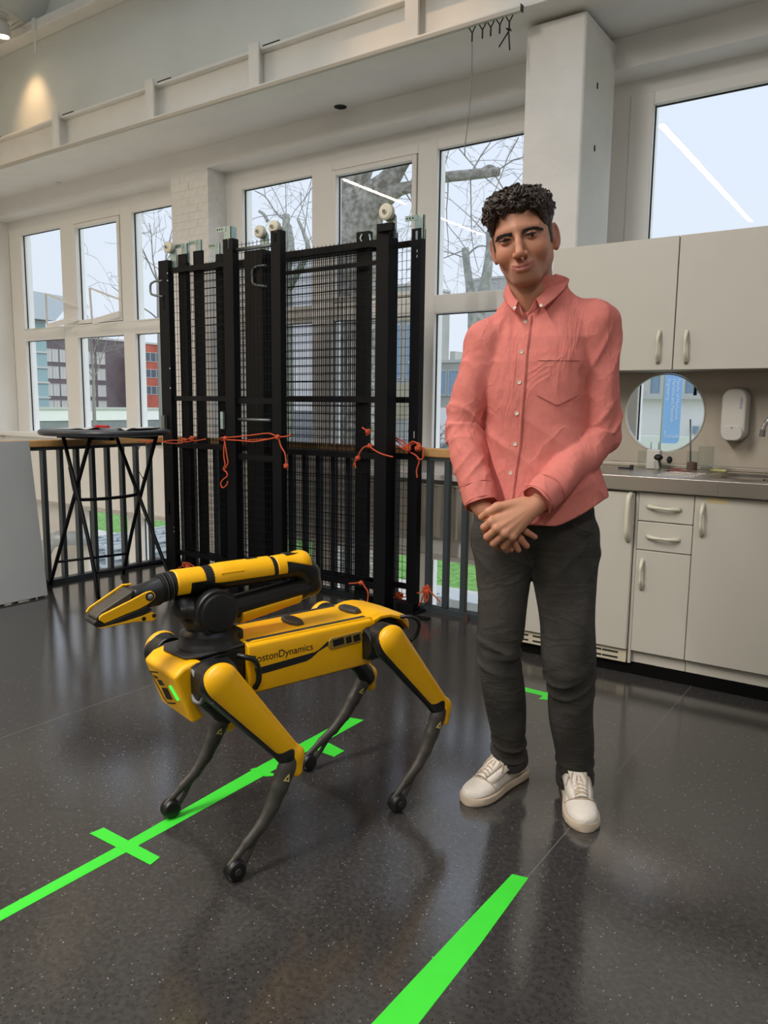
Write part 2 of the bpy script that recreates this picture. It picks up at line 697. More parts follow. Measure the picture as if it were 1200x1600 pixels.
def window_group(name, cols, x0, x1, z0, z1, ztr, fr=0.05, casement=None):
    """timber window: jambs, mullions between the glass columns, transom, panes"""
    w = structure(empty(name, (x0, WY0, z0)))
    yf0, yf1 = WY0, WY0+0.07
    def fr_part(nm, a, b, c, d, ya=yf0, yb=yf1, m='frame', bev=0.006):
        MB().box(a, b, ya, yb, c, d).build(nm, M[m], w, bevel=bev)
    edges = [x0]+[e for c in cols for e in c]+[x1]
    fr_part('jamb', x0, edges[1], z0, z1)
    fr_part('jamb', edges[-2], x1, z0, z1)
    for k in range(len(cols)-1):
        fr_part('mullion', cols[k][1], cols[k+1][0], z0, z1)
        # the deep outer fin of the mullion, bright in the daylight
        MB().box(cols[k][1]+0.02, cols[k+1][0]-0.004, yf1, WY1+0.01, z0, z1).build('mullion_fin', M['frame_out'], w)
    MB().box(x0-0.02, edges[1]-0.004, yf1, WY1+0.01, z0, z1).build('jamb_fin', M['frame_out'], w)
    MB().box(edges[-2]+0.02, x1+0.02, yf1, WY1+0.01, z0, z1).build('jamb_fin', M['frame_out'], w)
    top = z1-0.075
    for k, c in enumerate(cols):
        fr_part('head_rail', c[0], c[1], top, z1)
        fr_part('sill_rail', c[0], c[1], z0, z0+0.05)
        spans = [(z0+0.05, top)]
        if ztr:
            fr_part('transom', c[0], c[1], ztr[0], ztr[1])
            spans = [(z0+0.05, ztr[0]), (ztr[1], top)]
        for q, (a, b) in enumerate(spans):
            xa, xb, za, zb = c[0], c[1], a, b
            if casement is not None and k == casement and q == len(spans)-1:
                t = 0.042
                cs = empty('casement_frame', (0, 0, 0))
                cs.parent = w
                for bx in ((xa+0.006, xa+t, za+0.006, zb-0.006), (xb-t, xb-0.006, za+0.006, zb-0.006), (xa+t, xb-t, zb-t, zb-0.006), (xa+t, xb-t, za+0.006, za+t)):
                    MB().box(bx[0], bx[1], yf0-0.012, yf1-0.01, bx[2], bx[3]).build('casement_rail', M['frame'], w, bevel=0.004)
                bpy.data.objects.remove(cs)
                # dark rubber seam around the casement
                MB().box(xa, xb, yf0+0.015, yf0+0.03, za, za+0.007).box(xa, xb, yf0+0.015, yf0+0.03, zb-0.007, zb).box(xa, xa+0.006, yf0+0.015, yf0+0.03, za, zb).box(xb-0.006, xb, yf0+0.015, yf0+0.03, za, zb).build('casement_seal', M['dark_gap'], w)
                xa, xb, za, zb = xa+t, xb-t, za+t, zb-t
            MB().box(xa-0.004, xb+0.004, yf0+0.036, yf0+0.041, za-0.004, zb+0.004).build('pane', M['glass'], w)
            s = 0.006
            MB().box(xa, xa+s, yf0+0.033, yf0+0.044, za, zb).box(xb-s, xb, yf0+0.033, yf0+0.044, za, zb).box(xa, xb, yf0+0.033, yf0+0.044, zb-s, zb).build('glazing_bead', M['dark_gap'], w)
    return w


COL1 = [(-8.12, -7.40), (-7.17, -6.43), (-6.256, -5.60)]
COL2 = [(-4.814, -4.062), (-3.86, -3.09), (-2.93, -2.22)]
COL3 = [(-1.46, -0.74), (-0.50, 0.24), (0.45, 1.18)]
w1 = window_group('window_1', COL1, -8.35, -5.455, 0.88, 3.085, (1.90, 2.03), casement=1)
w2 = window_group('window_2', COL2, -5.005, -2.06, 0.88, 3.085, (1.90, 2.03), casement=1)
w3 = window_group('window_3', COL3, -1.60, 1.34, 0.88, 3.085, (1.90, 2.03))
w4 = window_group('window_4', [(-7.14, -6.46), (-6.24, -5.60)], -7.25, -5.455, -1.75, 0.2, None)
w5 = window_group('window_5', COL2, -5.005, -2.06, -1.75, 0.2, None)
w6 = window_group('window_6', COL3, -1.60, 1.34, -1.75, 0.2, None)
for w, x0, x1 in ((w1, -8.35, -5.455), (w2, -5.005, -2.06), (w3, -1.6, 1.34)):
    MB().box(x0, x1, HEAD-0.03, WY0+0.02, 0.88, 0.925).build('window_sill', M['frame'], w, bevel=0.008)
# opener gear on the left window: rod along the transom and two stay brackets
gear = MB()
MB().tube([(-7.9, 4.70, 2.0), (-5.5, 4.70, 2.0)], 0.009, 6).build('opener_rod', M['frame'], w1, smooth=True)
for top, foot, d1, f1 in (((-7.369, 4.62, 2.325), (-7.426, 4.66, 2.011), (-7.098, 4.8, 2.203), (-7.106, 4.8, 2.09)), ((-6.637, 4.62, 2.327), (-6.675, 4.66, 2.017), (-6.43, 4.8, 2.227), (-6.438, 4.8, 2.096))):
    q = MB()
    q.bar(foot, top, 0.010, 0.018, (0, 1, 0))
    q.bar(top, d1, 0.012, 0.018)
    q.bar(foot, f1, 0.012, 0.05)
    q.build('stay_bracket', M['frame'], w1)

# brick pillar between the left and the middle window, bricks one by one under the paint
bp = structure(MB().box(-5.4525, -5.0075, HEAD+0.0015, WY0, -1.75, 3.165).build('pillar_1', M['brick_white']))
b_long = MB().box(0, 0.2185, 0, 0.05, 0, 0.0608).mesh('brick', M['brick_white'])
b_half = MB().box(0, 0.108, 0, 0.05, 0, 0.0608).mesh('brick', M['brick_white'])
rng = random.Random(4)
for c in range(52):
    z = -0.1+c*0.0625
    if z > 3.10:
        break
    row = [(-5.455, b_long), (-5.235+0.008, b_long)] if c % 2 == 0 else [(-5.455, b_half), (-5.345, b_long), (-5.125, b_half)]
    for k, (x, me) in enumerate(row):
        o = bpy.data.objects.new('brick', me)
        COL.objects.link(o)
        o.parent = bp
        if me is b_half and k == 2:
            o.scale = (1.13, 1, 1)
        elif me is b_long and x > -5.3 and c % 2 == 0:
            o.scale = (1.02, 1, 1)
        o.location = (x, HEAD-rng.uniform(0, 0.0025), z)
# the plastered pillar that carries the beam
pl = MB()
pl.box(-1.975, -1.635, 4.17, HEAD+0.02, -2.75, 3.31)
structure(pl.build('pillar_2', M['plaster'], bevel=0.012))
for i, z in enumerate((2.66, 2.985)):
    MB().box(-1.6352, -1.633, 4.36, 4.378, z, z+0.03).build('wall_hole', M['dark_gap'], bpy.data.objects['pillar_2'])

# steel beam with stiffener plates
beam = structure(empty('beam', (-2.5, 4.1, 3.3)))
XB0, XB1 = -8.5, 5.6
MB().box(XB0, XB1, 4.10, 4.125, 3.35, 3.60).build('web', M['beam'], beam)
MB().box(XB0, XB1, 4.0, 4.22, 3.325, 3.35).build('lower_flange', M['beam'], beam, bevel=0.004)
MB().box(XB0, XB1, 4.05, 4.19, 3.585, 3.605).build('upper_flange', M['beam'], beam, bevel=0.004)
for xs in (-8.35, -7.25, -6.15, -4.95, -3.88, -2.63, -1.35, -0.1, 1.2, 2.5):
    MB().box(xs-0.045, xs+0.045, 4.015, 4.03, 3.35, 3.625).box(xs-0.006, xs+0.006, 4.03, 4.10, 3.35, 3.60).build('stiffener', M['beam'], beam)
    MB().box(xs+0.05, xs+0.2, 4.05, 4.17, 3.606, 3.612).build('stiffener_gap', M['dark_gap'], beam)

# soffit between the beam and the window wall
structure(MB().box(-8.6, 5.6, 4.20, HEAD+0.02, 3.335, 3.42).build('ceiling_soffit', M['white']))
# upper wall above the beam, with its cornice
uw = structure(MB().box(-8.6, 5.6, 4.2, 4.5, 3.42, 6.6).build('wall_upper', M['roof']))
structure(MB().box(-8.6, 5.6, 4.06, 4.2, 4.36, 4.44).build('trim_1', M['beam'], bevel=0.01))
# roof girder in the corner with the spotlight under it
structure(MB().prism([(-8.6, 4.199, 4.447), (-6.6, 4.199, 4.447), (-6.42, 4.199, 4.65), (-6.1, 4.199, 6.6), (-8.6, 4.199, 6.6)], (0, -7, 0)).build('roof_girder', M['roof']))
# roof with skylights over the hall
roof = MB()
for x0, x1, y0, y1 in ((-8.6, 5.6, 3.2, 4.5), (-8.6, 5.6, 0.4, 1.2), (-8.6, 5.6, -2.6, -1.6), (-8.6, 5.6, -7.6, -4.6)):
    roof.box(x0, x1, y0, y1, 6.5, 6.7)
for y0, y1 in ((1.2, 3.2), (-1.6, 0.4), (-4.6, -2.6)):
    for x0, x1 in ((-8.6, -5.4), (-2.4, -1.4), (1.6, 5.6)):
        roof.box(x0, x1, y0, y1, 6.5, 6.7)
structure(roof.build('ceiling', M['roof']))
sk = 0
for y0, y1 in ((1.2, 3.2), (-1.6, 0.4), (-4.6, -2.6)):
    for x0, x1 in ((-5.4, -2.4), (-1.4, 1.6)):
        sk += 1
        w = structure(empty('window_%d' % (10+sk), (x0, y0, 6.6)))
        MB().box(x0, x1, y0, y1, 6.6, 6.605).build('pane', M['glass'], w)
        MB().box(x0, x1, (y0+y1)/2-0.03, (y0+y1)/2+0.03, 6.56, 6.62).build('glazing_bar', M['frame'], w)
# side and rear walls, lower hall floor
structure(MB().box(-8.6, -8.35, -7.6, 4.9, -2.75, 6.7).build('wall_left', M['white']))
structure(MB().box(5.5, 5.75, -7.6, 5.1, -0.3, 6.7).build('wall_right', M['white']))
structure(MB().box(-8.6, 5.75, -7.75, -7.5, -2.75, 6.7).build('wall_front', M['white']))
structure(MB().box(-8.6, 5.6, -7.6, 5.0, -2.95, -2.75).build('floor_lower', mat('lower_floor', (205, 200, 190), 0.5)))
# ================================================================== railing, guard panels, table, board, tape, cords
M['rail_steel'] = mat('grey_blue_steel', (58, 66, 70), 0.45, var=0.06, scale=10)
M['wood'] = mat('oiled_beech_handrail', (196, 152, 96), 0.4, var=0.12, scale=14, detail=8)
M['black_steel'] = mat('black_powder_coat', (9, 10, 14), 0.5, var=0.1, scale=12, spec=0.22)
M['wire'] = mat('black_wire', (11, 11, 14), 0.5, spec=0.25)
M['zinc'] = mat('zinc_plate', (176, 198, 196), 0.35, metal=0.7, var=0.1, scale=30)
M['zinc_dark'] = mat('dull_zinc', (120, 126, 126), 0.4, metal=0.7)
M['roller'] = mat('cream_nylon', (228, 222, 200), 0.45)
M['hole'] = mat('hole_dark', (36, 38, 40), 0.9)
M['cord'] = mat('orange_cord', (208, 86, 48), 0.7, var=0.12, scale=60)
M['tape'] = mat('green_tape', (66, 224, 58), 0.42, var=0.04, scale=10)
M['board'] = mat('grey_board', (158, 160, 160), 0.6, var=0.03, scale=3)
M['table_black'] = mat('black_laminate', (44, 46, 50), 0.38, var=0.08, scale=20)
M['paper'] = mat('white_paper', (232, 232, 232), 0.7)
M['red'] = mat('red_plastic', (196, 44, 44), 0.4)

# --- railing on the left edge and along the window side
rl = thing('railing', 'steel railing with wooden handrail behind the tall black folding table', 'railing', (-4.88, 2.2, 0))
y0, y1 = -2.0, 4.0
MB().box(-4.91, -4.85, y0, y1+0.0, 0.945, 0.995).build('handrail', M['wood'], rl, bevel=0.008)
MB().box(-4.90, -4.86, y0, y1-0.03, 0.925, 0.945).build('top_rail', M['rail_steel'], rl)
MB().box(-4.91, -4.85, y0, y1-0.03, 0.0, 0.03).build('bottom_rail', M['rail_steel'], rl)
bal = MB().box(-0.02, 0.02, -0.014, 0.014, 0.03, 0.925).mesh('baluster', M['rail_steel'])
y = y0+0.1
k = 0
while y < 3.93:
    o = bpy.data.objects.new('baluster', bal)
    COL.objects.link(o)
    o.parent = rl
    o.location = (0, 3.862-0.1255*k-2.2, 0)
    y += 0.1255
    k += 1
rr = thing('railing', 'steel railing with wooden handrail beside the man in the pink shirt', 'railing', (-3.4, 3.99, 0))
MB().box(-4.848, -1.98, 3.96, 4.02, 0.945, 1.0).build('handrail', M['wood'], rr, bevel=0.008)
MB().box(-4.848, -1.98, 3.97, 4.01, 0.925, 0.945).build('top_rail', M['rail_steel'], rr)
MB().box(-4.848, -1.98, 3.96, 4.02, 0.0, 0.03).build('bottom_rail', M['rail_steel'], rr)
bal2 = MB().box(-0.016, 0.016, -0.018, 0.018, 0.03, 0.925).mesh('baluster', M['rail_steel'])
for k in range(23):
    o = bpy.data.objects.new('baluster', bal2)
    COL.objects.link(o)
    o.parent = rr
    o.location = (-2.055-0.1235*k+3.4, 0, 0)
# wooden cap seen at the foot of the railing: small anchor bolt
tag(MB().lathe([(0.012, 0), (0.012, 0.012), (0.007, 0.012), (0.007, 0.035), (0.001, 0.035)], (-2.12, 3.93, 0.0), n=8).build('anchor_bolt', mat('rusty_bolt', (110, 74, 56), 0.6, metal=0.5), smooth='auto'), 'small rusty bolt standing at the foot of the railing', 'bolt')


# --- black guard panels leaning on the railing
def channel(x0, x1, yf, depth, z0, z1, slots=()):
    """upright U-channel with slots through its front web"""
    mb = MB()
    t = 0.004
    zs = sorted(slots)
    z = z0
    for a, b in zs:
        mb.box(x0, x1, yf, yf+t, z, a)
        xm = (x0+x1)/2
        mb.box(x0, xm-0.008, yf, yf+t, a, b)
        mb.box(xm+0.008, x1, yf, yf+t, a, b)
        z = b
    mb.box(x0, x1, yf, yf+t, z, z1)
    mb.box(x0, x0+t, yf+t, yf+depth, z0, z1)
    mb.box(x1-t, x1, yf+t, yf+depth, z0, z1)
    return mb


def wire_mesh(x0, x1, y, z0, z1, sx=0.031, sz=0.05, d=0.0024, seed=0):
    rng = random.Random(seed)
    mb = MB()
    n = max(2, int((x1-x0)/sx))
    for i in range(n+1):
        x = x0+(x1-x0)*i/n
        mb.box(x-d/2, x+d/2, y-d/2, y+d/2, z0, z1)
    n = int((z1-z0)/sz)
    off = rng.uniform(0, 0.02)
    for i in range(n+1):
        z = z0+off+(z1-z0-0.03)*i/n
        w1, w2 = rng.uniform(-0.002, 0.002), rng.uniform(-0.002, 0.002)
        xm = (x0+x1)/2
        mb.box(x0, xm, y+d/2, y+d*1.5, z-d/2+w1, z+d/2+w1)
        mb.box(xm, x1, y+d/2, y+d*1.5, z-d/2+w2, z+d/2+w2)
    return mb


def roller(panel, x, y, z, r=0.043):
    """nylon roller on its plate"""
    b = MB().prism([(x-0.028, y+0.01, z-0.14), (x+0.05, y+0.01, z-0.14), (x+0.045, y+0.01, z-0.02), (x+0.02, y+0.01, z+0.012), (x-0.012, y+0.01, z+0.012)], (0, 0.012, 0)).build('roller_bracket', M['zinc'], panel)
    MB().lathe([(0.004, -0.03), (0.014, -0.03), (0.016, -0.022), (r*0.75, -0.022), (r, -0.014), (r, 0.012), (r*0.9, 0.02), (0.004, 0.02)], (x, y-0.012, z), (0, 1, 0), 20).build('roller', M['roller'], panel, smooth='auto')
    MB().lathe([(0.001, -0.047), (0.01, -0.046), (0.011, -0.04), (0.011, -0.03)], (x, y-0.0, z), (0, 1, 0), 10).build('axle', M['zinc_dark'], panel, smooth='auto')
    return b


def top_bracket(panel, x, y, z, w=0.05, tab=-1, dp=0.02):
    MB().box(x-w/2, x+w/2, y, y+0.004, z-0.06, z+0.07).box(x+w/2-0.004, x+w/2, y, y+dp, z-0.06, z+0.07).box(x-w/2, x+w/2, y, y+dp, z+0.07, z+0.074).build('top_bracket', M['zinc'], panel)
    xa, xb = (x-w/2-0.065, x-w/2+0.02) if tab < 0 else (x+w/2-0.02, x+w/2+0.065)
    t = MB().box(xa, xb, y-0.004, y, z+0.045, z+0.075).build('bracket_tab', M['zinc'], panel)
    for q in range(3):
        xx = xa+0.014+q*0.02
        MB().lathe([(0.0005, -0.001), (0.0055, -0.001), (0.0055, 0)], (xx, y-0.004, z+0.06), (0, 1, 0), 8).build('bracket_hole', M['hole'], t)


def d_handle(panel, x, y, z, out=-0.085, h=0.085):
    pts = [(x, y, z+h/2), (x+out*0.6, y-0.01, z+h/2), (x+out*0.92, y-0.012, z+h/2-0.012), (x+out, y-0.012, z+h/2-0.03), (x+out, y-0.012, z-h/2+0.03), (x+out*0.92, y-0.012, z-h/2+0.012), (x+out*0.6, y-0.01, z-h/2), (x, y, z-h/2-0.01)]
    MB().tube(pts, 0.008, 8).build('handle', M['zinc_dark'], panel, smooth=True)


RAIL_Z = (2.19, 1.285, 0.945, 0.14)


def guard_panel(label, y, xl, xr, wl, wr, zl, zr, depth=0.045, rails=RAIL_Z, silver=(), seed=0, slots_l=(), slots_r=(), ztop=2.225, depth_r=None):
    p = thing('guard_panel', label, 'mesh panel', ((xl+xr)/2, y, 0), group=None)
    channel(xl, xl+wl, y-depth, depth, 0.0, zl, slots_l).build('post', M['black_steel'], p)
    dr = depth_r or depth
    channel(xr-wr, xr, y-dr, dr, 0.0, zr, slots_r).build('post', M['black_steel'], p)
    for i, z in enumerate(rails):
        if i in silver:
            MB().tube([(xl+wl-0.003, y-0.012, z), (xr-wr+0.003, y-0.012, z)], 0.012, 8).build('rail', M['zinc_dark'], p, smooth=True)
        else:
            MB().box(xl+wl-0.003, xr-wr+0.003, y-min(0.03, depth-0.001), y-0.006, z-0.018, z+0.018).build('rail', M['black_steel'], p)
    wm = wire_mesh(xl+wl, xr-wr, y-0.003, 0.08, ztop, seed=seed).build('wire_mesh', M['wire'], p)
    wm['kind'] = 'stuff'
    return p


# front left, wide channel post with handle and slots
p1 = guard_panel('black mesh panel behind the bar table, D handle and roller on its left post', 3.85, -4.6370, -3.8800, 0.105, 0.06, 2.262, 2.2, 0.05, seed=1, slots_l=((0.42, 0.52), (1.92, 2.02)))
for zz in (0.33, 0.30, 1.50, 1.36, 2.12, 2.17):
    MB().lathe([(0.0005, -0.001), (0.0055, -0.001), (0.0055, 0)], (-4.5390, 3.80, zz), (0, 1, 0), 8).build('hole_daylight_disc', M['paper'], p1)  # white discs painting the daylight that shows through the holes
roller(p1, -4.5360, 3.83, 2.3500, 0.04)
d_handle(p1, -4.5960, 3.80, 2.0720, -0.12, 0.1)
MB().box(-4.6050-0.018, -4.6050+0.018, 3.775, 3.80, 1.05, 1.16).build('latch', M['zinc_dark'], p1)
# narrow panel standing in front
p0 = guard_panel('narrow black mesh panel standing in front of the other panels, two silver tubes', 3.57, -3.6800, -3.2030, 0.085, 0.075, 2.2610, 2.2660, 0.05, silver=(0,), rails=(2.195, 1.27, 0.915, 0.14), seed=2, slots_l=((2.2, 2.26),), slots_r=((2.2, 2.26),), ztop=2.24)
top_bracket(p0, -3.6500, 3.53, 2.2640, 0.06, dp=0.05)
MB().box(-3.7020-0.012, -3.7020+0.012, 3.505, 3.52, 1.09, 1.2).build('latch', M['zinc'], p0)
MB().tube([(-3.6340, 3.55, 1.1520), (-3.3230, 3.55, 1.1520)], 0.010, 8).build('rail', M['zinc_dark'], p0, smooth=True)
roller(p0, -3.3070, 3.60, 2.3040, 0.038)
# front right, deep post
p2 = guard_panel('wide black mesh panel with deep right post and a roller on top of it', 3.84, -3.7200, -2.5850+0.002, 0.16, 0.085, 2.2300, 2.2350, 0.095, seed=3)
roller(p2, -3.6180, 3.80, 2.3480, 0.04)
roller(p2, -2.6140, 3.78, 2.3390, 0.046)
MB().box(-2.6260-0.02, -2.5600+0.02, 3.715, 3.745, 2.2250, 2.2670).build('top_box', M['black_steel'], p2)
d_handle(p2, -3.5280, 3.745, 2.0650, -0.11, 0.12)
MB().box(-3.4620, -2.6880, 3.80, 3.812, 2.0760-0.012, 2.0760+0.012).build('rail', M['black_steel'], p2)
# further back
p3 = guard_panel('black mesh panel third from the front, pale bracket on its left post', 3.888, -4.4860, -2.7980, 0.085, 0.095, 2.3010, 2.2750, 0.035, seed=4, slots_r=((2.15, 2.2),))
top_bracket(p3, -4.4250, 3.862, 2.3010, 0.06, dp=0.022)
MB().tube([(-2.846, 3.848, 2.259), (-2.86, 3.848, 2.238), (-2.845, 3.849, 2.207), (-2.812, 3.848, 2.196), (-2.784, 3.848, 2.215), (-2.794, 3.848, 2.253)], 0.006, 6).build('hook', M['zinc'], p3, smooth=True)
p4 = guard_panel('black mesh panel fourth from the front, pale bracket beside two others', 3.910, -4.3690, -2.8350, 0.09, 0.06, 2.3190, 2.22, 0.019, seed=5)
top_bracket(p4, -4.3170, 3.895, 2.3190, 0.06, dp=0.012)
p5 = guard_panel('black mesh panel fifth from the front with a bracket close to the tall narrow panel', 3.931, -4.1640, -2.8450, 0.055, 0.06, 2.2820, 2.2, 0.018, seed=6)
top_bracket(p5, -4.1450, 3.9155, 2.2820, 0.045, dp=0.012)
p6 = guard_panel('rear black mesh panel whose slotted right post stands beside the wooden handrail', 3.956, -4.1090, -2.4670, 0.06, 0.065, 2.2, 2.2630, 0.021, seed=7, depth_r=0.05, slots_r=((2.2, 2.25), (2.1, 2.115), (2.13, 2.145), (1.06, 1.1)))
top_bracket(p6, -2.4840, 3.908, 2.2630, 0.06)
MB().box(-2.575, -2.42, 3.81, 3.955, 0.0, 0.012).box(-2.56, -2.44, 3.84, 3.90, 0.012, 0.06).build('base_plate', M['black_steel'], p6)
MB().box(-2.56, -2.3, 3.77, 3.81, 0.0, 0.012).build('foot', M['black_steel'], p6)


# --- orange cords
def cord(label, strands, r=0.0046, knots=(), kr=0.016, name='orange_cord'):
    mb = MB()
    for s in strands:
        pts = smooth_path(s, 5)
        mb.tube(pts, r, 6)
    rng = random.Random(len(label))
    for c in knots:
        for q in range(7):
            a = rng.uniform(0, 6.28)
            ax = Vector((rng.uniform(-1, 1), rng.uniform(-1, 1), rng.uniform(-1, 1))).normalized()
            u = ax.orthogonal().normalized()
            w = ax.cross(u)
            ring = [Vector(c)+(u*math.cos(2*math.pi*i/9+a)+w*math.sin(2*math.pi*i/9+a))*kr*rng.uniform(0.7, 1.1) for i in range(10)]
            mb.tube(ring, r, 6)
    o = mb.build(name, M['cord'], smooth=True)
    return tag(o, label, 'cord', None)


def smooth_path(pts, n=6):
    """Catmull-Rom through the points"""
    P = [Vector(p) for p in pts]
    if len(P) < 3:
        return P
    out = []
    Q = [P[0]*2-P[1]]+P+[P[-1]*2-P[-2]]
    for i in range(1, len(Q)-2):
        a, b, c, d = Q[i-1], Q[i], Q[i+1], Q[i+2]
        for k in range(n):
            t = k/n
            out.append(0.5*((2*b)+(c-a)*t+(2*a-5*b+4*c-d)*t*t+(3*b-a-3*c+d)*t*t*t))
    out.append(P[-1])
    return out


cord('orange cord tied between the two posts of the narrow panel with both ends dangling', [
    [(-3.666, 3.5, 1.035), (-3.534, 3.5, 1.047), (-3.395, 3.5, 1.063), (-3.288, 3.5, 1.074), (-3.214, 3.5, 1.057), (-3.152, 3.5, 1.059), (-3.106, 3.5, 1.072)],
    [(-3.666, 3.5, 1.022), (-3.552, 3.5, 1.022), (-3.423, 3.5, 1.019), (-3.315, 3.5, 1.034), (-3.214, 3.5, 1.053)],
    [(-3.661, 3.495, 1.027), (-3.674, 3.495, 0.969), (-3.675, 3.495, 0.908), (-3.665, 3.495, 0.863), (-3.683, 3.495, 0.833), (-3.654, 3.495, 0.814), (-3.649, 3.495, 0.79), (-3.691, 3.495, 0.762), (-3.709, 3.495, 0.736), (-3.692, 3.495, 0.712), (-3.656, 3.495, 0.731), (-3.644, 3.495, 0.757)],
    [(-3.667, 3.495, 1.018), (-3.646, 3.495, 0.909), (-3.641, 3.495, 0.872), (-3.677, 3.495, 0.825)],
    [(-3.204, 3.495, 1.054), (-3.184, 3.495, 1), (-3.153, 3.495, 0.959), (-3.144, 3.495, 0.906), (-3.149, 3.495, 0.878)],
    [(-3.666, 3.5, 1.035), (-3.764, 3.56, 1.03), (-3.783, 3.6, 1.011), (-3.391, 3.61, 1.033), (-3.239, 3.55, 1.047), (-3.214, 3.5, 1.057)]], knots=[(-3.661, 3.495, 1.031), (-3.21, 3.495, 1.054), (-3.144, 3.495, 0.882)], kr=0.013)
cord('orange cord looped around the wooden handrail behind the bar table', [
    [(-4.908, 3.74, 0.959), (-4.78, 3.74, 0.968), (-4.598, 3.74, 0.97), (-4.456, 3.74, 0.984), (-4.353, 3.74, 0.987), (-4.252, 3.74, 1.009), (-4.198, 3.74, 1.024)],
    [(-4.598, 3.74, 0.97), (-4.423, 3.74, 0.962), (-4.286, 3.74, 0.981), (-4.186, 3.74, 0.993), (-4.107, 3.74, 1.005)],
    [(-4.891, 3.78, 0.958), (-4.851, 3.78, 1.022), (-4.791, 3.78, 1.029), (-4.732, 3.78, 1.011), (-4.749, 3.78, 0.963), (-4.81, 3.78, 0.942)]], knots=[(-4.333, 3.74, 0.988), (-4.252, 3.74, 1.004)], r=0.004)
cord('dark thin cord hanging from the wooden handrail by the bar table', [[(-4.864, 3.8, 0.968), (-4.912, 3.8, 0.918), (-4.953, 3.8, 0.847), (-4.95, 3.8, 0.769), (-4.907, 3.8, 0.702), (-4.878, 3.8, 0.679)]], r=0.003, knots=[(-4.878, 3.8, 0.679)], kr=0.006, name='cord')
bpy.data.objects['cord'].data.materials[0] = M['black_steel']
cord('orange cord knotted on the mesh beside the deep post, short tail to the left', [
    [(-2.752, 3.735, 1.119), (-2.723, 3.735, 1.104), (-2.695, 3.735, 1.09), (-2.723, 3.735, 1.074)],
    [(-2.694, 3.735, 1.007), (-2.732, 3.735, 1.005), (-2.765, 3.735, 0.974), (-2.779, 3.735, 0.942), (-2.798, 3.735, 0.918), (-2.817, 3.735, 0.886)],
    [(-2.779, 3.735, 0.942), (-2.803, 3.735, 0.91), (-2.797, 3.735, 0.872)],
    [(-2.683, 3.72, 1.008), (-2.646, 3.72, 0.987), (-2.59, 3.72, 0.967), (-2.518, 3.72, 0.955)]], knots=[(-2.709, 3.735, 1.097), (-2.691, 3.73, 1.011), (-2.78, 3.73, 0.935)], kr=0.013)
cord('orange cord wound around the slotted rear post above the wooden handrail', [
    [(-2.623, 3.88, 1.051), (-2.576, 3.88, 1.029), (-2.534, 3.88, 1), (-2.507, 3.88, 1.013), (-2.472, 3.88, 1.033), (-2.436, 3.88, 1.027), (-2.435, 3.88, 0.989)],
    [(-2.618, 3.88, 1.016), (-2.562, 3.88, 0.999), (-2.507, 3.88, 0.978), (-2.461, 3.88, 0.958), (-2.438, 3.88, 0.928), (-2.455, 3.88, 0.871), (-2.449, 3.88, 0.825)],
    [(-2.528, 3.87, 1.001), (-2.479, 3.87, 1.041), (-2.425, 3.87, 1.013), (-2.402, 3.87, 0.998), (-2.41, 3.87, 0.942), (-2.445, 3.87, 0.94)],
    [(-2.516, 3.88, 1.001), (-2.553, 3.88, 1.038), (-2.609, 3.88, 1.059)]], knots=[(-2.514, 3.87, 1.001), (-2.438, 3.87, 1.004)], kr=0.02, r=0.005)
cord('orange cord knotted around a baluster low down, strands running to the mesh panel', [
    [(-2.398, 3.93, 0.141), (-2.453, 3.93, 0.117), (-2.499, 3.93, 0.102), (-2.56, 3.93, 0.073), (-2.617, 3.93, 0.056), (-2.656, 3.93, 0.062), (-2.715, 3.93, 0.082)],
    [(-2.412, 3.93, 0.127), (-2.451, 3.93, 0.041), (-2.497, 3.93, -0.007), (-2.539, 3.93, -0.051)],
    [(-2.385, 3.93, 0.143), (-2.339, 3.93, 0.11), (-2.302, 3.93, 0.08)],
    [(-2.388, 3.92, 0.145), (-2.382, 3.92, 0.094), (-2.404, 3.92, 0.062)], [(-2.392, 3.92, 0.144), (-2.4, 3.92, 0.091), (-2.386, 3.92, 0.073)]], knots=[(-2.405, 3.94, 0.146), (-2.409, 3.94, 0.13), (-2.598, 3.93, 0.075)], kr=0.024)
cord('orange cord end hanging low in the mesh behind the robot', [
    [(-2.843, 3.73, 0.155), (-2.788, 3.73, 0.166), (-2.744, 3.73, 0.177), (-2.72, 3.73, 0.152), (-2.695, 3.73, 0.12), (-2.699, 3.73, 0.051)]], knots=[(-2.753, 3.735, 0.171)], kr=0.012)
cord('rust coloured cord heap at the foot of the post behind the gripper', [
    [(-4.542, 3.78, -0.003), (-4.433, 3.78, 0.055), (-4.383, 3.78, 0.086), (-4.294, 3.78, 0.063), (-4.193, 3.78, 0.043)], [(-4.602, 3.78, -0.041), (-4.47, 3.78, 0.007), (-4.356, 3.78, 0.065)]], knots=[(-4.381, 3.76, 0.075), (-4.347, 3.76, 0.06)], kr=0.018, r=0.004)

# --- grey board leaning on the left railing
bd = MB().prism([(-4.58, 1.2, 0.006), (-4.58, 2.776, 0.006), (-4.83, 2.85, 0.99), (-4.83, 1.2, 0.99)], (0.022, 0, 0.0057))
bo = thing('leaning_board', 'plain grey board leaning against the railing at the frame edge', 'board', (-4.6, 2.0, 0))
bd.build('panel', M['board'], bo, bevel=0.002)
for y in (2.72, 2.45, 2.2, 1.6):
    MB().box(-4.585, -4.56, y, y+0.04, 0, 0.006).build('foot_pad', M['hole'], bo)

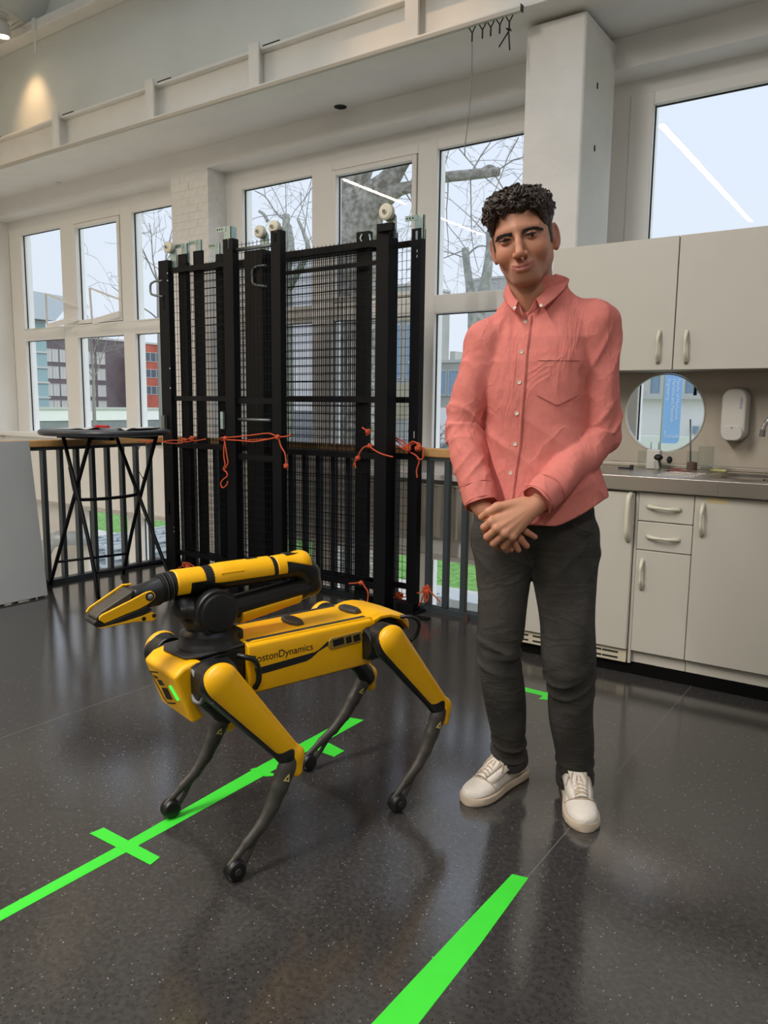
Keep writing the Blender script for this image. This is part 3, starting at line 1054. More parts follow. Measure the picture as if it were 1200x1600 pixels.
# --- high folding table
tb = thing('folding_table', 'tall black round folding bar table with crossed tube legs by the railing', 'table', (-4.425, 3.16, 0))
TZ = 1.075
MB().lathe([(0.001, TZ), (0.395, TZ), (0.408, TZ-0.004), (0.413, TZ-0.014), (0.410, TZ-0.03), (0.395, TZ-0.036), (0.001, TZ-0.036)], (-4.425, 3.16, 0), n=48).build('tabletop', M['table_black'], tb, smooth='auto')


def leg(pts):
    MB().tube(smooth_path(pts, 4), 0.0125, 10).build('leg', M['black_steel'], tb, smooth=True)
    MB().lathe([(0.001, 0), (0.017, 0), (0.017, 0.02), (0.013, 0.024)], (pts[-1][0], pts[-1][1], 0), n=10).build('foot_cap', M['hole'], tb, smooth='auto')


F1, F2, F3, F4 = (-4.80, 2.94, 0.006), (-4.167, 2.88, 0.006), (-4.05, 3.38, 0.006), (-4.68, 3.44, 0.006)
T1, T2, T3, T4 = (-4.314, 2.970, 1.04), (-4.587, 2.950, 1.04), (-4.589, 3.350, 1.04), (-4.174, 3.370, 1.04)
leg([T1, tuple(0.5*(a+b) for a, b in zip(T1, F1)), F1])
leg([T2, tuple(0.62*b+0.38*a+(0.03 if i == 0 else 0) for i, (a, b) in enumerate(zip(T2, F2))), F2])
leg([T3, tuple(0.5*(a+b) for a, b in zip(T3, F3)), F3])
leg([T4, tuple(0.55*b+0.45*a-(0.02 if i == 0 else 0) for i, (a, b) in enumerate(zip(T4, F4))), F4])


def along(a, b, t):
    return tuple(p+(q-p)*t for p, q in zip(a, b))


MB().tube([along(T1, F1, 0.83), along(T4, F4, 0.83)], 0.009, 8).build('cross_bar', M['black_steel'], tb, smooth=True)
MB().tube([along(T2, F2, 0.83), along(T3, F3, 0.83)], 0.009, 8).build('cross_bar', M['black_steel'], tb, smooth=True)
lp = [along(T2, F2, 0.2), along(T2, F2, 0.36), along(along(T2, F2, 0.4), along(T3, F3, 0.4), 0.1), along(along(T2, F2, 0.4), along(T3, F3, 0.4), 0.9), along(T3, F3, 0.36), along(T3, F3, 0.2)]
MB().tube(smooth_path(lp, 5), 0.011, 8).build('support_loop', M['black_steel'], tb, smooth=True)
MB().box(-4.70, -4.14, 2.98, 3.02, TZ-0.06, TZ-0.036).box(-4.70, -4.14, 3.30, 3.34, TZ-0.06, TZ-0.036).build('under_frame', M['black_steel'], tb)


def sheet(label, c, w, h, rz, z, nm='paper_sheet', m='paper', cat='paper'):
    Mx = Matrix.Translation((c[0], c[1], z)) @ Matrix.Rotation(rz, 4, 'Z')
    n = 6
    vs, fs = [], []
    for k in (0, 1):
        for i in range(n+1):
            for j in (0, 1):
                vs.append((-w/2+w*i/n, -h/2+h*j, 0.0008*k+0.014*abs(math.sin(i*1.3+c[0]*9))*(i/n)))
    A = (n+1)*2
    for i in range(n):
        a = i*2
        fs.append((A+a, A+a+2, A+a+3, A+a+1))
        fs.append((a, a+1, a+3, a+2))
        fs.append((a, a+2, A+a+2, A+a))
        fs.append((a+1, A+a+1, A+a+3, a+3))
    fs += [(0, A, A+1, 1), (2*n, 2*n+1, A+2*n+1, A+2*n)]
    o = MB().add(vs, fs).xf(Mx).build(nm, M[m])
    return tag(o, label, cat)


sheet('white paper sheet lying at the left of the black bar table top', (-4.56, 3.04), 0.30, 0.21, 0.6, TZ+0.0005)
sheet('white paper sheet lying at the far side of the black bar table', (-4.42, 3.34), 0.30, 0.21, 0.3, TZ+0.0005)
sheet('white paper sheet at the right of the red object on the bar table', (-4.22, 3.22), 0.21, 0.30, 0.2, TZ+0.0005)
rd = thing('red_case', 'small flat red object lying among papers on the black bar table', 'case', (-4.36, 3.10, TZ+0.007))
MB().box(-4.43, -4.30, 3.075, 3.11, TZ+0.0125, TZ+0.02).build('lower_half', M['red'], rd, bevel=0.003)
MB().prism([(-4.43, 3.08, TZ+0.02), (-4.31, 3.08, TZ+0.02), (-4.31, 3.08, TZ+0.028), (-4.41, 3.08, TZ+0.030), (-4.43, 3.08, TZ+0.026)], (0, 0.026, 0)).build('upper_half', M['red'], rd, bevel=0.003)


# --- green floor tape
def tape(label, poly, z=0.0, name='floor_tape'):
    mb = MB()
    mb.prism([(q[0], q[1], z+0.0002) for q in poly], (0, 0, 0.0007))
    return tag(mb.build(name, M['tape']), label, 'tape')


def torn(xa, xb, ya, yb, seed, n=6, amp=0.004, axis='y'):
    rng = random.Random(seed)
    out = []
    if axis == 'y':
        out += [(xa+(xb-xa)*i/n, ya+rng.uniform(-amp, amp)) for i in range(n+1)]
        out += [(xb+(xa-xb)*i/n, yb+rng.uniform(-amp, amp)) for i in range(n+1)]
    else:
        out += [(xa, ya), (xb, ya), (xb, yb), (xa, yb)]
    return out


tape('long green tape strip on the floor running under the robot', [(-1.742, 0.1), (-1.737, 0.9), (-1.735, 1.258), (-1.738, 1.8), (-1.743, 2.391), (-1.808, 2.376), (-1.800, 1.84), (-1.779, 1.293), (-1.776, 0.912), (-1.78, 0.1)])
tape('wide green cross piece taped over the long strip in front of the robot', [(-1.9, 1.251, 0), (-1.894, 1.294, 0), (-1.638, 1.292, 0), (-1.63, 1.253, 0)], 0.0009)
poly = [(-1.808, 1.814, 0), (-1.8, 1.837, 0), (-1.759, 1.832, 0), (-1.721, 1.842, 0), (-1.71, 1.827, 0), (-1.73, 1.808, 0), (-1.773, 1.816, 0)]
tape('narrow torn green tape scrap crossing the long strip under the robot', poly, 0.0009)
tape('green cross piece taped at the far end of the long strip', [(-1.78, 2.093, 0), (-1.771, 2.127, 0), (-1.717, 2.14, 0), (-1.633, 2.121, 0), (-1.634, 2.062, 0), (-1.701, 2.065, 0)], 0.0009)
tape('green tape strip on the floor in front of the white trainers', [(-0.905, 0.45), (-0.80, 0.45), (-0.742, 1.217), (-0.75, 1.5), (-0.766, 1.805), (-0.809, 1.795), (-0.815, 1.5), (-0.82, 1.161)])
tape('green tape arrow on the floor behind the legs of the man', [(-1.47, 3.07), (-1.267, 3.066), (-1.267, 3.02), (-1.10, 3.088), (-1.267, 3.156), (-1.267, 3.112), (-1.47, 3.116)])
# ================================================================== kitchen along the window wall
M['cab'] = mat('warm_white_laminate', (205, 200, 188), 0.42, var=0.015, scale=3)
M['cab_in'] = mat('cabinet_carcass', (196, 190, 178), 0.6)
M['cream'] = mat('cream_plastic_handle', (222, 216, 196), 0.38)
M['steel'] = mat('brushed_stainless', (178, 170, 160), 0.36, metal=0.9)
M['chrome'] = mat('chrome', (210, 210, 210), 0.1, metal=1.0)
M['backboard'] = mat('beige_back_panel', (190, 180, 164), 0.55, var=0.02, scale=3)
M['chipboard'] = mat('raw_chipboard_edge', (150, 122, 92), 0.8, var=0.2, scale=60)
M['vent'] = mat('cream_vent_plastic', (214, 204, 178), 0.5)
M['black_pl'] = mat('black_plastic', (22, 22, 23), 0.45)
M['white_pl'] = mat('white_plastic', (214, 210, 202), 0.35)
M['clear'] = glass_mat('clear_glass', (248, 250, 249), 1.0)
M['yellowed'] = mat('yellowed_tape', (216, 198, 150), 0.6)
KF = 3.56


def bow_handle(p0, p1, out, parent, name='handle', r=0.0075):
    """curved pull between two points, standing out along -Y"""
    p0, p1 = Vector(p0), Vector(p1)
    pts, rs = [], []
    for i in range(13):
        t = i/12
        s = math.sin(math.pi*t)
        p = p0.lerp(p1, t)
        pts.append((p.x, p.y-out*min(1, s*1.35), p.z))
        rs.append(r*(0.75+0.55*abs(math.cos(math.pi*t))**1.5))
    return MB().tube(pts, rs, 10).build(name, M['cream'], parent, smooth=True)


def front(nm, x0, x1, z0, z1, parent, y=KF, th=0.018, m='cab'):
    return MB().box(x0, x1, y, y+th, z0, z1).build(nm, M[m], parent, bevel=0.0025)


g = 0.0025
# fridge
fr = thing('fridge', 'white built-in fridge with cream handle and vent grille, behind the man', 'fridge', (-1.36, KF, 0))
MB().box(-1.65, -1.066, KF+0.02, 4.12, 0.11, 0.872).build('body', M['cab_in'], fr)
d = MB().box(-1.65, -1.062, KF-0.012, KF+0.016, 0.122, 0.868).build('door', M['cab'], fr, bevel=0.006)
MB().tube(smooth_path([(-1.078, KF-0.012, 0.862), (-1.08, KF-0.04, 0.84), (-1.08, KF-0.048, 0.76), (-1.08, KF-0.045, 0.68), (-1.082, KF-0.012, 0.645)], 5), 0.012, 10).build('handle', M['cream'], d, smooth=True)
vg = MB().box(-1.65, -1.066, KF+0.004, KF+0.022, 0.056, 0.118).build('vent_grille', M['vent'], fr, bevel=0.002)
vm = MB()
for x in (-1.60, -1.50, -1.40, -1.22, -1.14):
    for z in (0.070, 0.096):
        MB().box(x-0.04, x+0.035, KF+0.002, KF+0.006, z, z+0.008).build('grille_slot', M['hole'], vg)
vr = [( -1.27+0.026*math.cos(t*math.pi/12), KF+0.003, 0.087+0.026*math.sin(t*math.pi/12)) for t in range(25)]
MB().tube(vr, 0.0015, 5).build('grille_ring', M['hole'], vg)
# drawer unit
du = thing('drawer_unit', 'white base unit with two drawers over a small door, right of the fridge', 'cabinet', (-0.93, KF, 0))
MB().box(-1.058, -0.8035, KF+0.021, 4.12, 0.12, 0.872).box(-1.058, -1.046, KF+0.004, KF+0.03, 0.058, 0.874).build('body', M['cab_in'], du)
dr = front('drawer', -1.044, -0.8035, 0.741, 0.872, du)
bow_handle((-1.004, 3.56, 0.809), (-0.86, 3.56, 0.804), 0.028, dr)
dr = front('drawer', -1.044, -0.8035, 0.607, 0.737, du)
bow_handle((-0.999, 3.56, 0.67), (-0.857, 3.56, 0.668), 0.028, dr)
dd = front('door', -1.044, -0.8035, 0.122, 0.603, du)
bow_handle((-1.013, 3.56, 0.561), (-1.011, 3.56, 0.423), 0.028, dd)
MB().box(-1.046, -0.8035, KF+0.03, KF+0.045, 0.06, 0.119).build('plinth', M['cab'], du)
# sink unit
su = thing('sink_unit', 'white base unit with a tape remnant on its wide door, below the sink', 'cabinet', (-0.4, KF, 0))
MB().box(-0.8005, 0.0, KF+0.021, 4.12, 0.12, 0.16).box(-0.8005, -0.785, KF+0.021, 4.12, 0.16, 0.872).box(-0.015, 0.0, KF+0.021, 4.12, 0.16, 0.872).build('body', M['cab_in'], su)
d = front('door', -0.8005, -0.4, 0.122, 0.872, su)
bow_handle((-0.765, 3.56, 0.84), (-0.764, 3.56, 0.698), 0.03, d)
MB().box(-0.7520, -0.6670, KF-0.0008, KF, 0.845, 0.868).build('tape_remnant', M['yellowed'], d)
d = front('door', -0.3965, 0.0, 0.122, 0.872, su)
bow_handle((-0.36, KF, 0.79), (-0.36, KF, 0.66), 0.03, d)
MB().box(-0.8005, 0.0, KF+0.03, KF+0.045, 0.06, 0.119).build('plinth', M['cab'], su)
for x in (-0.98, -0.84, -0.62, -0.06):
    for y in (3.72, 4.05):
        MB().lathe([(0.022, 0), (0.022, 0.01), (0.012, 0.014), (0.012, 0.12)], (x, y, 0), n=10).build('leg', M['black_pl'], du if x < -0.8 else su)
for x in (-1.58, -1.14):
    for y in (3.72, 4.05):
        MB().lathe([(0.022, 0), (0.022, 0.01), (0.012, 0.014), (0.012, 0.112)], (x, y, 0), n=10).build('leg', M['black_pl'], fr)
structure(MB().box(-1.64, 1.2, 3.585, 3.60, 0.0, 0.054).build('trim_2', mat('kick_board_shade', (12, 12, 12), 0.8, spec=0.1)))  # black board set forward to stand in for the shaded toe recess

# stainless worktop with sink bowl
wt = thing('worktop', 'stainless steel worktop with draining ridges and an inset sink bowl', 'worktop', (-0.6, KF, 0.9))
BX0, BX1, BY0, BY1 = -0.80, -0.32, 3.66, 4.02
X0, X1, Y0, Y1, ZT = -1.67, 1.2, KF-0.03, 4.145, 0.945
mb = MB()
mb.box(X0, BX0, Y0+0.004, Y1, ZT-0.004, ZT).box(BX1, X1, Y0+0.004, Y1, ZT-0.004, ZT).box(BX0, BX1, Y0+0.004, BY0, ZT-0.004, ZT).box(BX0, BX1, BY1, Y1, ZT-0.004, ZT)
mb.build('top', M['steel'], wt)
MB().box(X0, X1, Y0, Y0+0.02, 0.878, ZT+0.0015).build('front_edge', M['steel'], wt, bevel=0.004)
MB().box(X0+0.02, -0.7030, Y0-0.0015, Y0, 0.893, 0.896).box(X0+0.02, -0.7030, Y0-0.0015, Y0, 0.926, 0.929).box(-0.7030-0.003, -0.7030, Y0-0.0015, Y0, 0.893, 0.929).build('pressed_border', M['steel'], wt)
MB().box(X0, X1, Y1-0.02, Y1, ZT, ZT+0.022).build('upstand', M['steel'], wt, bevel=0.004)


def rrect(x0, x1, y0, y1, r, z, n=6):
    out = []
    for cx, cy, a0 in ((x1-r, y1-r, 0), (x0+r, y1-r, 90), (x0+r, y0+r, 180), (x1-r, y0+r, 270)):
        for i in range(n+1):
            a = math.radians(a0+90*i/n)
            out.append((cx+r*math.cos(a), cy+r*math.sin(a), z))
    return out


bowl = MB()
bowl.loft([rrect(BX0, BX1, BY0, BY1, 0.004, ZT+0.001), rrect(BX0+0.012, BX1-0.012, BY0+0.012, BY1-0.012, 0.07, ZT+0.002), rrect(BX0+0.03, BX1-0.03, BY0+0.03, BY1-0.03, 0.08, ZT-0.012), rrect(BX0+0.035, BX1-0.035, BY0+0.035, BY1-0.035, 0.08, ZT-0.13), rrect(BX0+0.07, BX1-0.07, BY0+0.07, BY1-0.07, 0.06, ZT-0.155)], caps=False, flip=True)
k = len(bowl.v)
bowl.f.append(tuple(range(k-28, k)))
bo = bowl.build('sink_bowl', M['steel'], wt, smooth='auto')
om = MB()
for i in range(7):
    x = -0.60+i*0.02
    if i != 3:
        MB().box(x, x+0.011, BY1-0.0365, BY1-0.033, ZT-0.045, ZT-0.018).build('overflow_slot', M['hole'], bo)
for i in range(4):
    y = 3.66+i*0.07
    MB().box(-1.0, BX0-0.03, y, y+0.02, ZT-0.001, ZT+0.004).build('drainer_ridge', M['steel'], wt, bevel=0.002)

# back panel with a round opening
HC, HR = (-1.1145, 1.227), 0.205


def plate_with_hole(x0, x1, z0, z1, c, r, y0, y1, n=64):
    vs, fs = [], []
    for y in (y0, y1):
        for i in range(n):
            a = 2*math.pi*i/n
            ca, sa = math.cos(a), math.sin(a)
            vs.append((c[0]+r*ca, y, c[1]+r*sa))
        for i in range(n):
            a = 2*math.pi*i/n
            ca, sa = math.cos(a), math.sin(a)
            t = 1e9
            if ca > 1e-9: t = min(t, (x1-c[0])/ca)
            if ca < -1e-9: t = min(t, (x0-c[0])/ca)
            if sa > 1e-9: t = min(t, (z1-c[1])/sa)
            if sa < -1e-9: t = min(t, (z0-c[1])/sa)
            vs.append((c[0]+t*ca, y, c[1]+t*sa))
    for i in range(n):
        j = (i+1) % n
        fs += [(i, j, n+j, n+i), (2*n+j, 2*n+i, 3*n+i, 3*n+j), (j, i, 2*n+i, 2*n+j)]
    return MB().add(vs, fs)


bk = thing('back_panel', 'beige kitchen back panel with a round opening onto the window', 'panel', (-1.1, 4.15, 1.2))
pan = plate_with_hole(-1.37, -0.86, 0.968, 1.432, HC, HR, 4.15, 4.168)
pan.box(-1.63, -1.3702, 4.15, 4.168, 0.968, 1.432).box(-0.8598, 1.2, 4.15, 4.168, 0.968, 1.432)
pan.box(-1.63, 1.2, 4.15, 4.168, 0.60, 0.9678).box(-1.63, 1.2, 4.15, 4.168, 1.4322, 1.95)
pan.build('panel', M['backboard'], bk)
rim = MB()
ring = []
n = 64
for prof in ((HR-0.002, 4.146), (HR-0.008, 4.145), (HR-0.008, 4.172), (HR-0.002, 4.172)):
    ring.append([(HC[0]+prof[0]*math.cos(2*math.pi*i/n), prof[1], HC[1]+prof[0]*math.sin(2*math.pi*i/n)) for i in range(n)])
rim.loft(ring, closed=True, caps=False, flip=True)
rim.build('opening_rim', M['white_pl'], bk, smooth='auto')

# wall cabinets
for lab, x0, x1, hx, px in (('white wall cabinet beside the head of the man, handle at its right', -1.63, -1.0105, 1029.5, 0), ('white wall cabinet over the sink and soap dispenser, handle at its left', -1.0075, -0.40, 1074, 0), ('white wall cabinet at the outer right end of the kitchen row', -0.397, 0.2, None, 0)):
    wc = thing('wall_cabinet', lab, 'cabinet', ((x0+x1)/2, 3.85, 1.434))
    MB().box(x0, x1, 3.869, 4.148, 1.436, 2.046).build('body', M['cab_in'], wc)
    d = MB().box(x0+0.001, x1-0.001, 3.85, 3.867, 1.434, 2.05).build('door', M['cab'], wc, bevel=0.002)
    MB().box(max(x0, -1.30), x1, 3.95, 4.148, 2.046, 2.062).build('top_board', M['chipboard'], wc)
    if hx == 1074:
        bow_handle((-0.952, 3.85, 1.613), (-0.947, 3.85, 1.465), 0.03, d)
    elif hx:
        bow_handle((-1.077, 3.85, 1.618), (-1.077, 3.85, 1.468), 0.03, d)

# soap dispenser
sd = thing('soap_dispenser', 'white wall soap dispenser with a push lever between opening and tap', 'dispenser', (-0.775, 4.15, 1.23))
cx, cz = -0.7630, 1.225


def rrz(w, h, r, y, dz=0.0, n=6):
    return [(cx+a, y, cz+dz+b) for a, b, _ in rrect(-w/2, w/2, -h/2, h/2, r, 0, n)]


MB().loft([rrz(0.122, 0.262, 0.055, 4.149), rrz(0.122, 0.262, 0.055, 4.10), rrz(0.118, 0.258, 0.053, 4.072), rrz(0.104, 0.244, 0.046, 4.058), rrz(0.085, 0.225, 0.038, 4.053)], flip=False).build('housing', M['white_pl'], sd, smooth='auto')
MB().loft([rrz(0.128, 0.268, 0.058, 4.149), rrz(0.128, 0.268, 0.058, 4.118)]).build('back_plate', mat('grey_plastic', (150, 146, 138), 0.4), sd, smooth='auto')
MB().loft([rrz(0.098, 0.076, 0.034, 4.075, -0.088), rrz(0.098, 0.076, 0.034, 4.050, -0.088), rrz(0.088, 0.066, 0.03, 4.044, -0.088)]).build('lever', M['white_pl'], sd, smooth='auto')
MB().prism([(cx-0.004, 4.0445, cz-0.066), (cx+0.004, 4.0445, cz-0.066), (cx, 4.0445, cz-0.058)], (0, -0.0015, 0)).build('lever_mark', M['hole'], sd)


def text_obj(body, size, mat_, parent, Mx, name='lettering', extrude=0.0004, align='LEFT', font_scale=None, spacing=1.0):
    cu = bpy.data.curves.new(name, 'FONT')
    cu.body = body
    cu.size = size
    cu.extrude = extrude
    cu.align_x = align
    cu.space_character = spacing
    cu.materials.append(mat_)
    tmp = bpy.data.objects.new(name, cu)
    COL.objects.link(tmp)
    me = bpy.data.meshes.new_from_object(tmp)
    me.name = name
    bpy.data.objects.remove(tmp)
    o = bpy.data.objects.new(name, me)
    COL.objects.link(o)
    if parent is not None:
        o.parent = parent
        b = base_of(parent)
        Mx = Matrix.Translation((-b[0], -b[1], -b[2])) @ Mx if parent.rotation_euler.z == 0 else Mx
    o.matrix_local = Mx
    return o


def face_minus_y(x, y, z, roll=0.0):
    """text plane seen from -Y; roll in degrees, clockwise"""
    return Matrix.Translation((x, y, z)) @ Matrix.Rotation(math.radians(90), 4, 'X') @ Matrix.Rotation(math.radians(-roll), 4, 'Z')


text_obj('MEQUA', 0.0155, mat('violet_print', (74, 56, 150), 0.5), sd, face_minus_y(cx+0.028, 4.0525, cz+0.082, 90))

# tap
tp = thing('tap', 'chrome swan neck tap standing behind the sink', 'tap', (-0.40, 4.06, ZT))
MB().lathe([(0.026, 0), (0.026, 0.01), (0.019, 0.016), (0.019, 0.075), (0.013, 0.085), (0.001, 0.085)], (-0.40, 4.06, ZT+0.001), n=18).build('base', M['chrome'], tp, smooth='auto')
tip = (-0.615, 3.97, 1.127)
MB().tube(smooth_path([(-0.40, 4.06, ZT+0.07), (-0.40, 4.055, ZT+0.16), (-0.42, 4.045, 1.19), (-0.48, 4.02, 1.235), (tip[0]+0.05, 3.985, 1.235), (tip[0]+0.012, 3.972, 1.19), (tip[0], 3.97, 1.145)], 7), 0.0105, 12).build('spout', M['chrome'], tp, smooth=True)
MB().lathe([(0.010, 0.02), (0.013, 0.016), (0.013, -0.012), (0.010, -0.014)], (tip[0], 3.97, 1.14), n=14).build('aerator', M['zinc_dark'], tp, smooth='auto')
MB().tube([(-0.40, 4.05, ZT+0.06), (-0.34, 4.03, ZT+0.085)], 0.006, 8).build('lever', M['chrome'], tp, smooth=True)

# small things on the worktop
ZS = ZT+0.0005
pl_ = thing('plug_adapter', 'white plug adapter standing with its two pins up before the round opening', 'adapter', (-1.07, 4.02, ZS))
ax, ay = -1.1100, 4.0
MB().box(ax-0.034, ax+0.034, ay-0.022, ay+0.022, ZS, 1.045).build('body', M['white_pl'], pl_, bevel=0.006)
for s in (-0.019, 0.019):
    MB().lathe([(0.0025, 0), (0.0025, 0.036), (0.0015, 0.039), (0.0002, 0.039)], (ax+s, ay, 1.045), n=8).build('pin', M['chrome'], pl_, smooth='auto')


def jar(name, label, x, y, r, h, lid=None, cat='jar', z=ZS):
    j = thing(name, label, cat, (x, y, z))
    MB().lathe([(0.001, 0), (r*0.96, 0), (r, 0.004), (r, h), (r-0.003, h), (r-0.003, 0.006), (0.001, 0.006)], (x, y, z), n=24).build('glass_body', M['clear'], j, smooth='auto')
    return j


jar('tumbler', 'clear drinking glass standing right of the opening, beneath the dispenser', -0.8630, 4.0, 0.036, 0.125, cat='glass')
j = jar('glass_jar', 'small glass jar with dark stuff inside beside the tumbler', -0.9200, 3.98, 0.027, 0.10)
MB().lathe([(0.001, 0.007), (0.0235, 0.007), (0.0235, 0.045), (0.001, 0.05)], (-0.9200, 3.98, ZS), n=16).build('contents', mat('brown_contents', (112, 86, 72), 0.8, var=0.4, scale=90), j, smooth='auto')
MB().tube([(-0.9260, 3.98, ZS+0.01), (-0.9430, 3.985, 1.20)], 0.004, 8).build('stick', M['zinc_dark'], j, smooth=True)
j2 = jar('squat_jar', 'squat glass jar with a black cap standing before the plug adapter', -1.0470, 3.93, 0.040, 0.045)
cap = -1.0670
MB().sphere((cap, 3.92, ZS+0.066), 0.022, 0.022, 0.016).build('cap', M['black_pl'], j2, smooth=True)
MB().tube([(cap, 3.92, ZS+0.06), (cap+0.012, 3.925, ZS+0.02)], 0.006, 8).build('stem', M['black_pl'], j2, smooth=True)
MB().sphere((cap+0.05, 3.935, ZS+0.055), 0.014, 0.014, 0.018).build('stopper', M['hole'], j2, smooth=True)
jar('small_glass', 'small clear glass left of the white plug adapter', -1.1700, 4.03, 0.03, 0.09, cat='glass')
br = thing('wrapper', 'crumpled brown wrapper lying right of the squat jar', 'wrapper', (-0.9850, 3.95, ZS))
mb = MB()
rng = random.Random(3)
vs = []
for i in range(9):
    for k in range(5):
        vs.append((-0.9850-0.06+0.015*i, 3.925+0.013*k, ZS+0.002+0.016*rng.random()*math.sin(math.pi*i/8)*math.sin(math.pi*(k+0.5)/5)))
mb.add(vs, [(i*5+k, (i+1)*5+k, (i+1)*5+k+1, i*5+k+1) for i in range(8) for k in range(4)])
o = mb.build('foil', mat('brown_foil', (128, 74, 58), 0.4, var=0.3, scale=50), br)
sm = o.modifiers.new('thickness', 'SOLIDIFY')
sm.thickness = 0.0015
sp = tag(MB().box(-0.8360-0.012, -0.7720, 4.03, 4.075, ZS, ZS+0.014).build('sponge', mat('yellow_sponge', (214, 204, 142), 0.9, bump=0.5, bscale=150), bevel=0.005), 'thin yellowish sponge lying at the sink edge behind the bowl', 'sponge')
cl = thing('hose_clip', 'small black hose clip lying on the steel worktop behind the man', 'clip', (-1.2200, 3.9, ZS))
pts = [(-1.2200+0.036*math.cos(t*math.pi/10), 3.9+0.022*math.sin(t*math.pi/10), ZS+0.006) for t in range(20)]
MB().tube(pts+[pts[0]], 0.004, 6).build('ring', M['black_pl'], cl, smooth=True)
MB().box(-1.1950-0.002, -1.1890+0.008, 3.885, 3.905, ZS, ZS+0.024).build('catch', M['black_pl'], cl, bevel=0.002)

# ================================================================== things on the beam and ceiling
ct = thing('curtain_track', 'long pale curtain track screwed along the foot of the white beam', 'track', (-4, 3.985, 3.3))
TE = -1.9210
MB().box(-8.34, TE, 3.972, 3.998, 3.302, 3.325).build('rail', mat('pale_track', (186, 180, 168), 0.4, metal=0.2), ct, bevel=0.002)
MB().box(TE, TE+0.004, 3.970, 4.0, 3.30, 3.335).build('end_cap', M['black_pl'], ct)
GX = [-2.2110, -2.1480, -2.0980, -2.0450, -1.9890]
for x in GX:
    q = MB().tube([(x-0.02, 3.985, 3.298), (x, 3.985, 3.268)], 0.0035, 6).tube([(x+0.02, 3.985, 3.298), (x, 3.985, 3.268)], 0.0035, 6).tube([(x, 3.985, 3.27), (x, 3.985, 3.225)], 0.005, 6)
    q.build('glider', M['hole'], ct, smooth=True)
cw = MB().tube(smooth_path([(GX[0], 3.985, 3.222), (GX[0]+0.002, 3.985, 3.15), (GX[0]+0.001, 3.986, 3.0), (GX[0]-0.01, 3.987, 2.85), (GX[0]-0.028, 3.988, 2.70), (GX[0]-0.03, 3.988, 2.64)], 5), 0.0028, 6)
tag(cw.build('hanging_wire', M['zinc_dark'], smooth=True), 'thin grey wire hanging from the first track glider past the window', 'wire')
ctie = MB().tube([(GX[4], 3.98, 3.22), (GX[4]-0.055, 3.98, 3.155)], 0.004, 6).tube([(GX[4], 3.98, 3.22), (GX[4]+0.01, 3.98, 3.125)], 0.004, 6).tube([(GX[4]-0.012, 3.974, 3.235), (GX[4]+0.012, 3.974, 3.228), (GX[4]+0.008, 3.996, 3.228), (GX[4]-0.012, 3.996, 3.235), (GX[4]-0.012, 3.974, 3.235)], 0.003, 6)
tag(ctie.build('cable_tie', M['black_pl'], smooth=True), 'black cable tie with two loose ends on the last track glider', 'cable tie')
# holes and fittings in the soffit
hx, hy = -3.580, 4.572
hl_ = thing('ceiling_cutout', 'dark round cut-out in the white soffit above the windows', 'cutout', (hx, hy, 3.335))
MB().lathe([(0.001, 0), (0.042, 0), (0.046, 0.002), (0.046, 0.003)], (hx, hy, 3.3315), n=20).build('opening', M['hole'], hl_)
MB().tube([(hx-0.03, hy-0.02, 3.331), (hx, hy, 3.325), (hx+0.035, hy+0.01, 3.331)], 0.003, 6).build('loose_cable', M['black_pl'], hl_, smooth=True)
hx, hy = -7.018, 4.594
tag(MB().lathe([(0.001, -0.008), (0.022, -0.008), (0.03, 0)], (hx, hy, 3.334), n=16).build('ceiling_sensor', M['white_pl'], smooth='auto'), 'tiny white round sensor in the soffit above the left window', 'sensor')

# spotlight under the roof girder
SX, SY, SZ = -6.66, 3.9, 4.447
sl = thing('spotlight', 'white cylindrical spotlight under the ceiling corner, lit and warm', 'spotlight', (SX, SY, SZ))
MB().lathe([(0.001, 0), (0.05, 0), (0.05, -0.02), (0.03, -0.024), (0.03, -0.05), (0.055, -0.055), (0.058, -0.15), (0.05, -0.155), (0.046, -0.14), (0.001, -0.138)], (SX, SY, SZ), n=20).build('housing', M['white_pl'], sl, smooth='auto')
MB().lathe([(0.001, -0.142), (0.045, -0.1415), (0.044, -0.139)], (SX, SY, SZ), n=20).build('lens', mat('lamp_glow', (255, 240, 214), 0.4, emit=((255, 232, 196), 14)), sl, smooth='auto')
tag(MB().tube(smooth_path([(-6.59, 3.90, 4.438), (-6.56, 3.80, 4.438), (-6.50, 3.84, 4.438), (-6.56, 4.0, 4.438), (-6.75, 4.03, 4.438)], 6), 0.008, 6).build('lamp_cable', M['white_pl'], smooth=True), 'white cable looping beside the ceiling spotlight', 'cable')
# two brackets left on the upper wall
wbk = thing('wall_bracket', 'small white metal bracket hanging from the cornice on the upper wall', 'bracket', (-6.44, 4.1, 4.3))
MB().box(-6.46, -6.42, 4.04, 4.06, 4.34, 4.44).box(-6.445, -6.425, 4.045, 4.055, 4.16, 4.34).build('strap', M['beam'], wbk, bevel=0.003)
MB().box(-6.60, -6.46, 4.045, 4.055, 4.405, 4.425).build('arm', M['beam'], wbk)
# luminaires of the hall
for i, (x, ya_, yb_, pw_) in enumerate(LAMP_ROWS):
    l = thing('ceiling_light', ['long white linear luminaire mirrored as a bright line in the right window', 'white linear luminaire mirrored as a warm line beside the head of the man', 'white linear luminaire mirrored as a warm line across the big tree trunk', 'long white linear luminaire hanging in the hall above the kitchen side'][i], 'luminaire', (x, (ya_+yb_)/2, LAMP_Z))
    MB().box(x-0.05, x+0.05, ya_-0.03, yb_+0.03, LAMP_Z, LAMP_Z+0.06).build('housing', M['white_pl'], l, bevel=0.008)
    for yy in (ya_+0.2, yb_-0.2):
        MB().tube([(x, yy, LAMP_Z+0.06), (x, yy, 6.5)], 0.004, 6).build('suspension_cable', M['zinc_dark'], l)

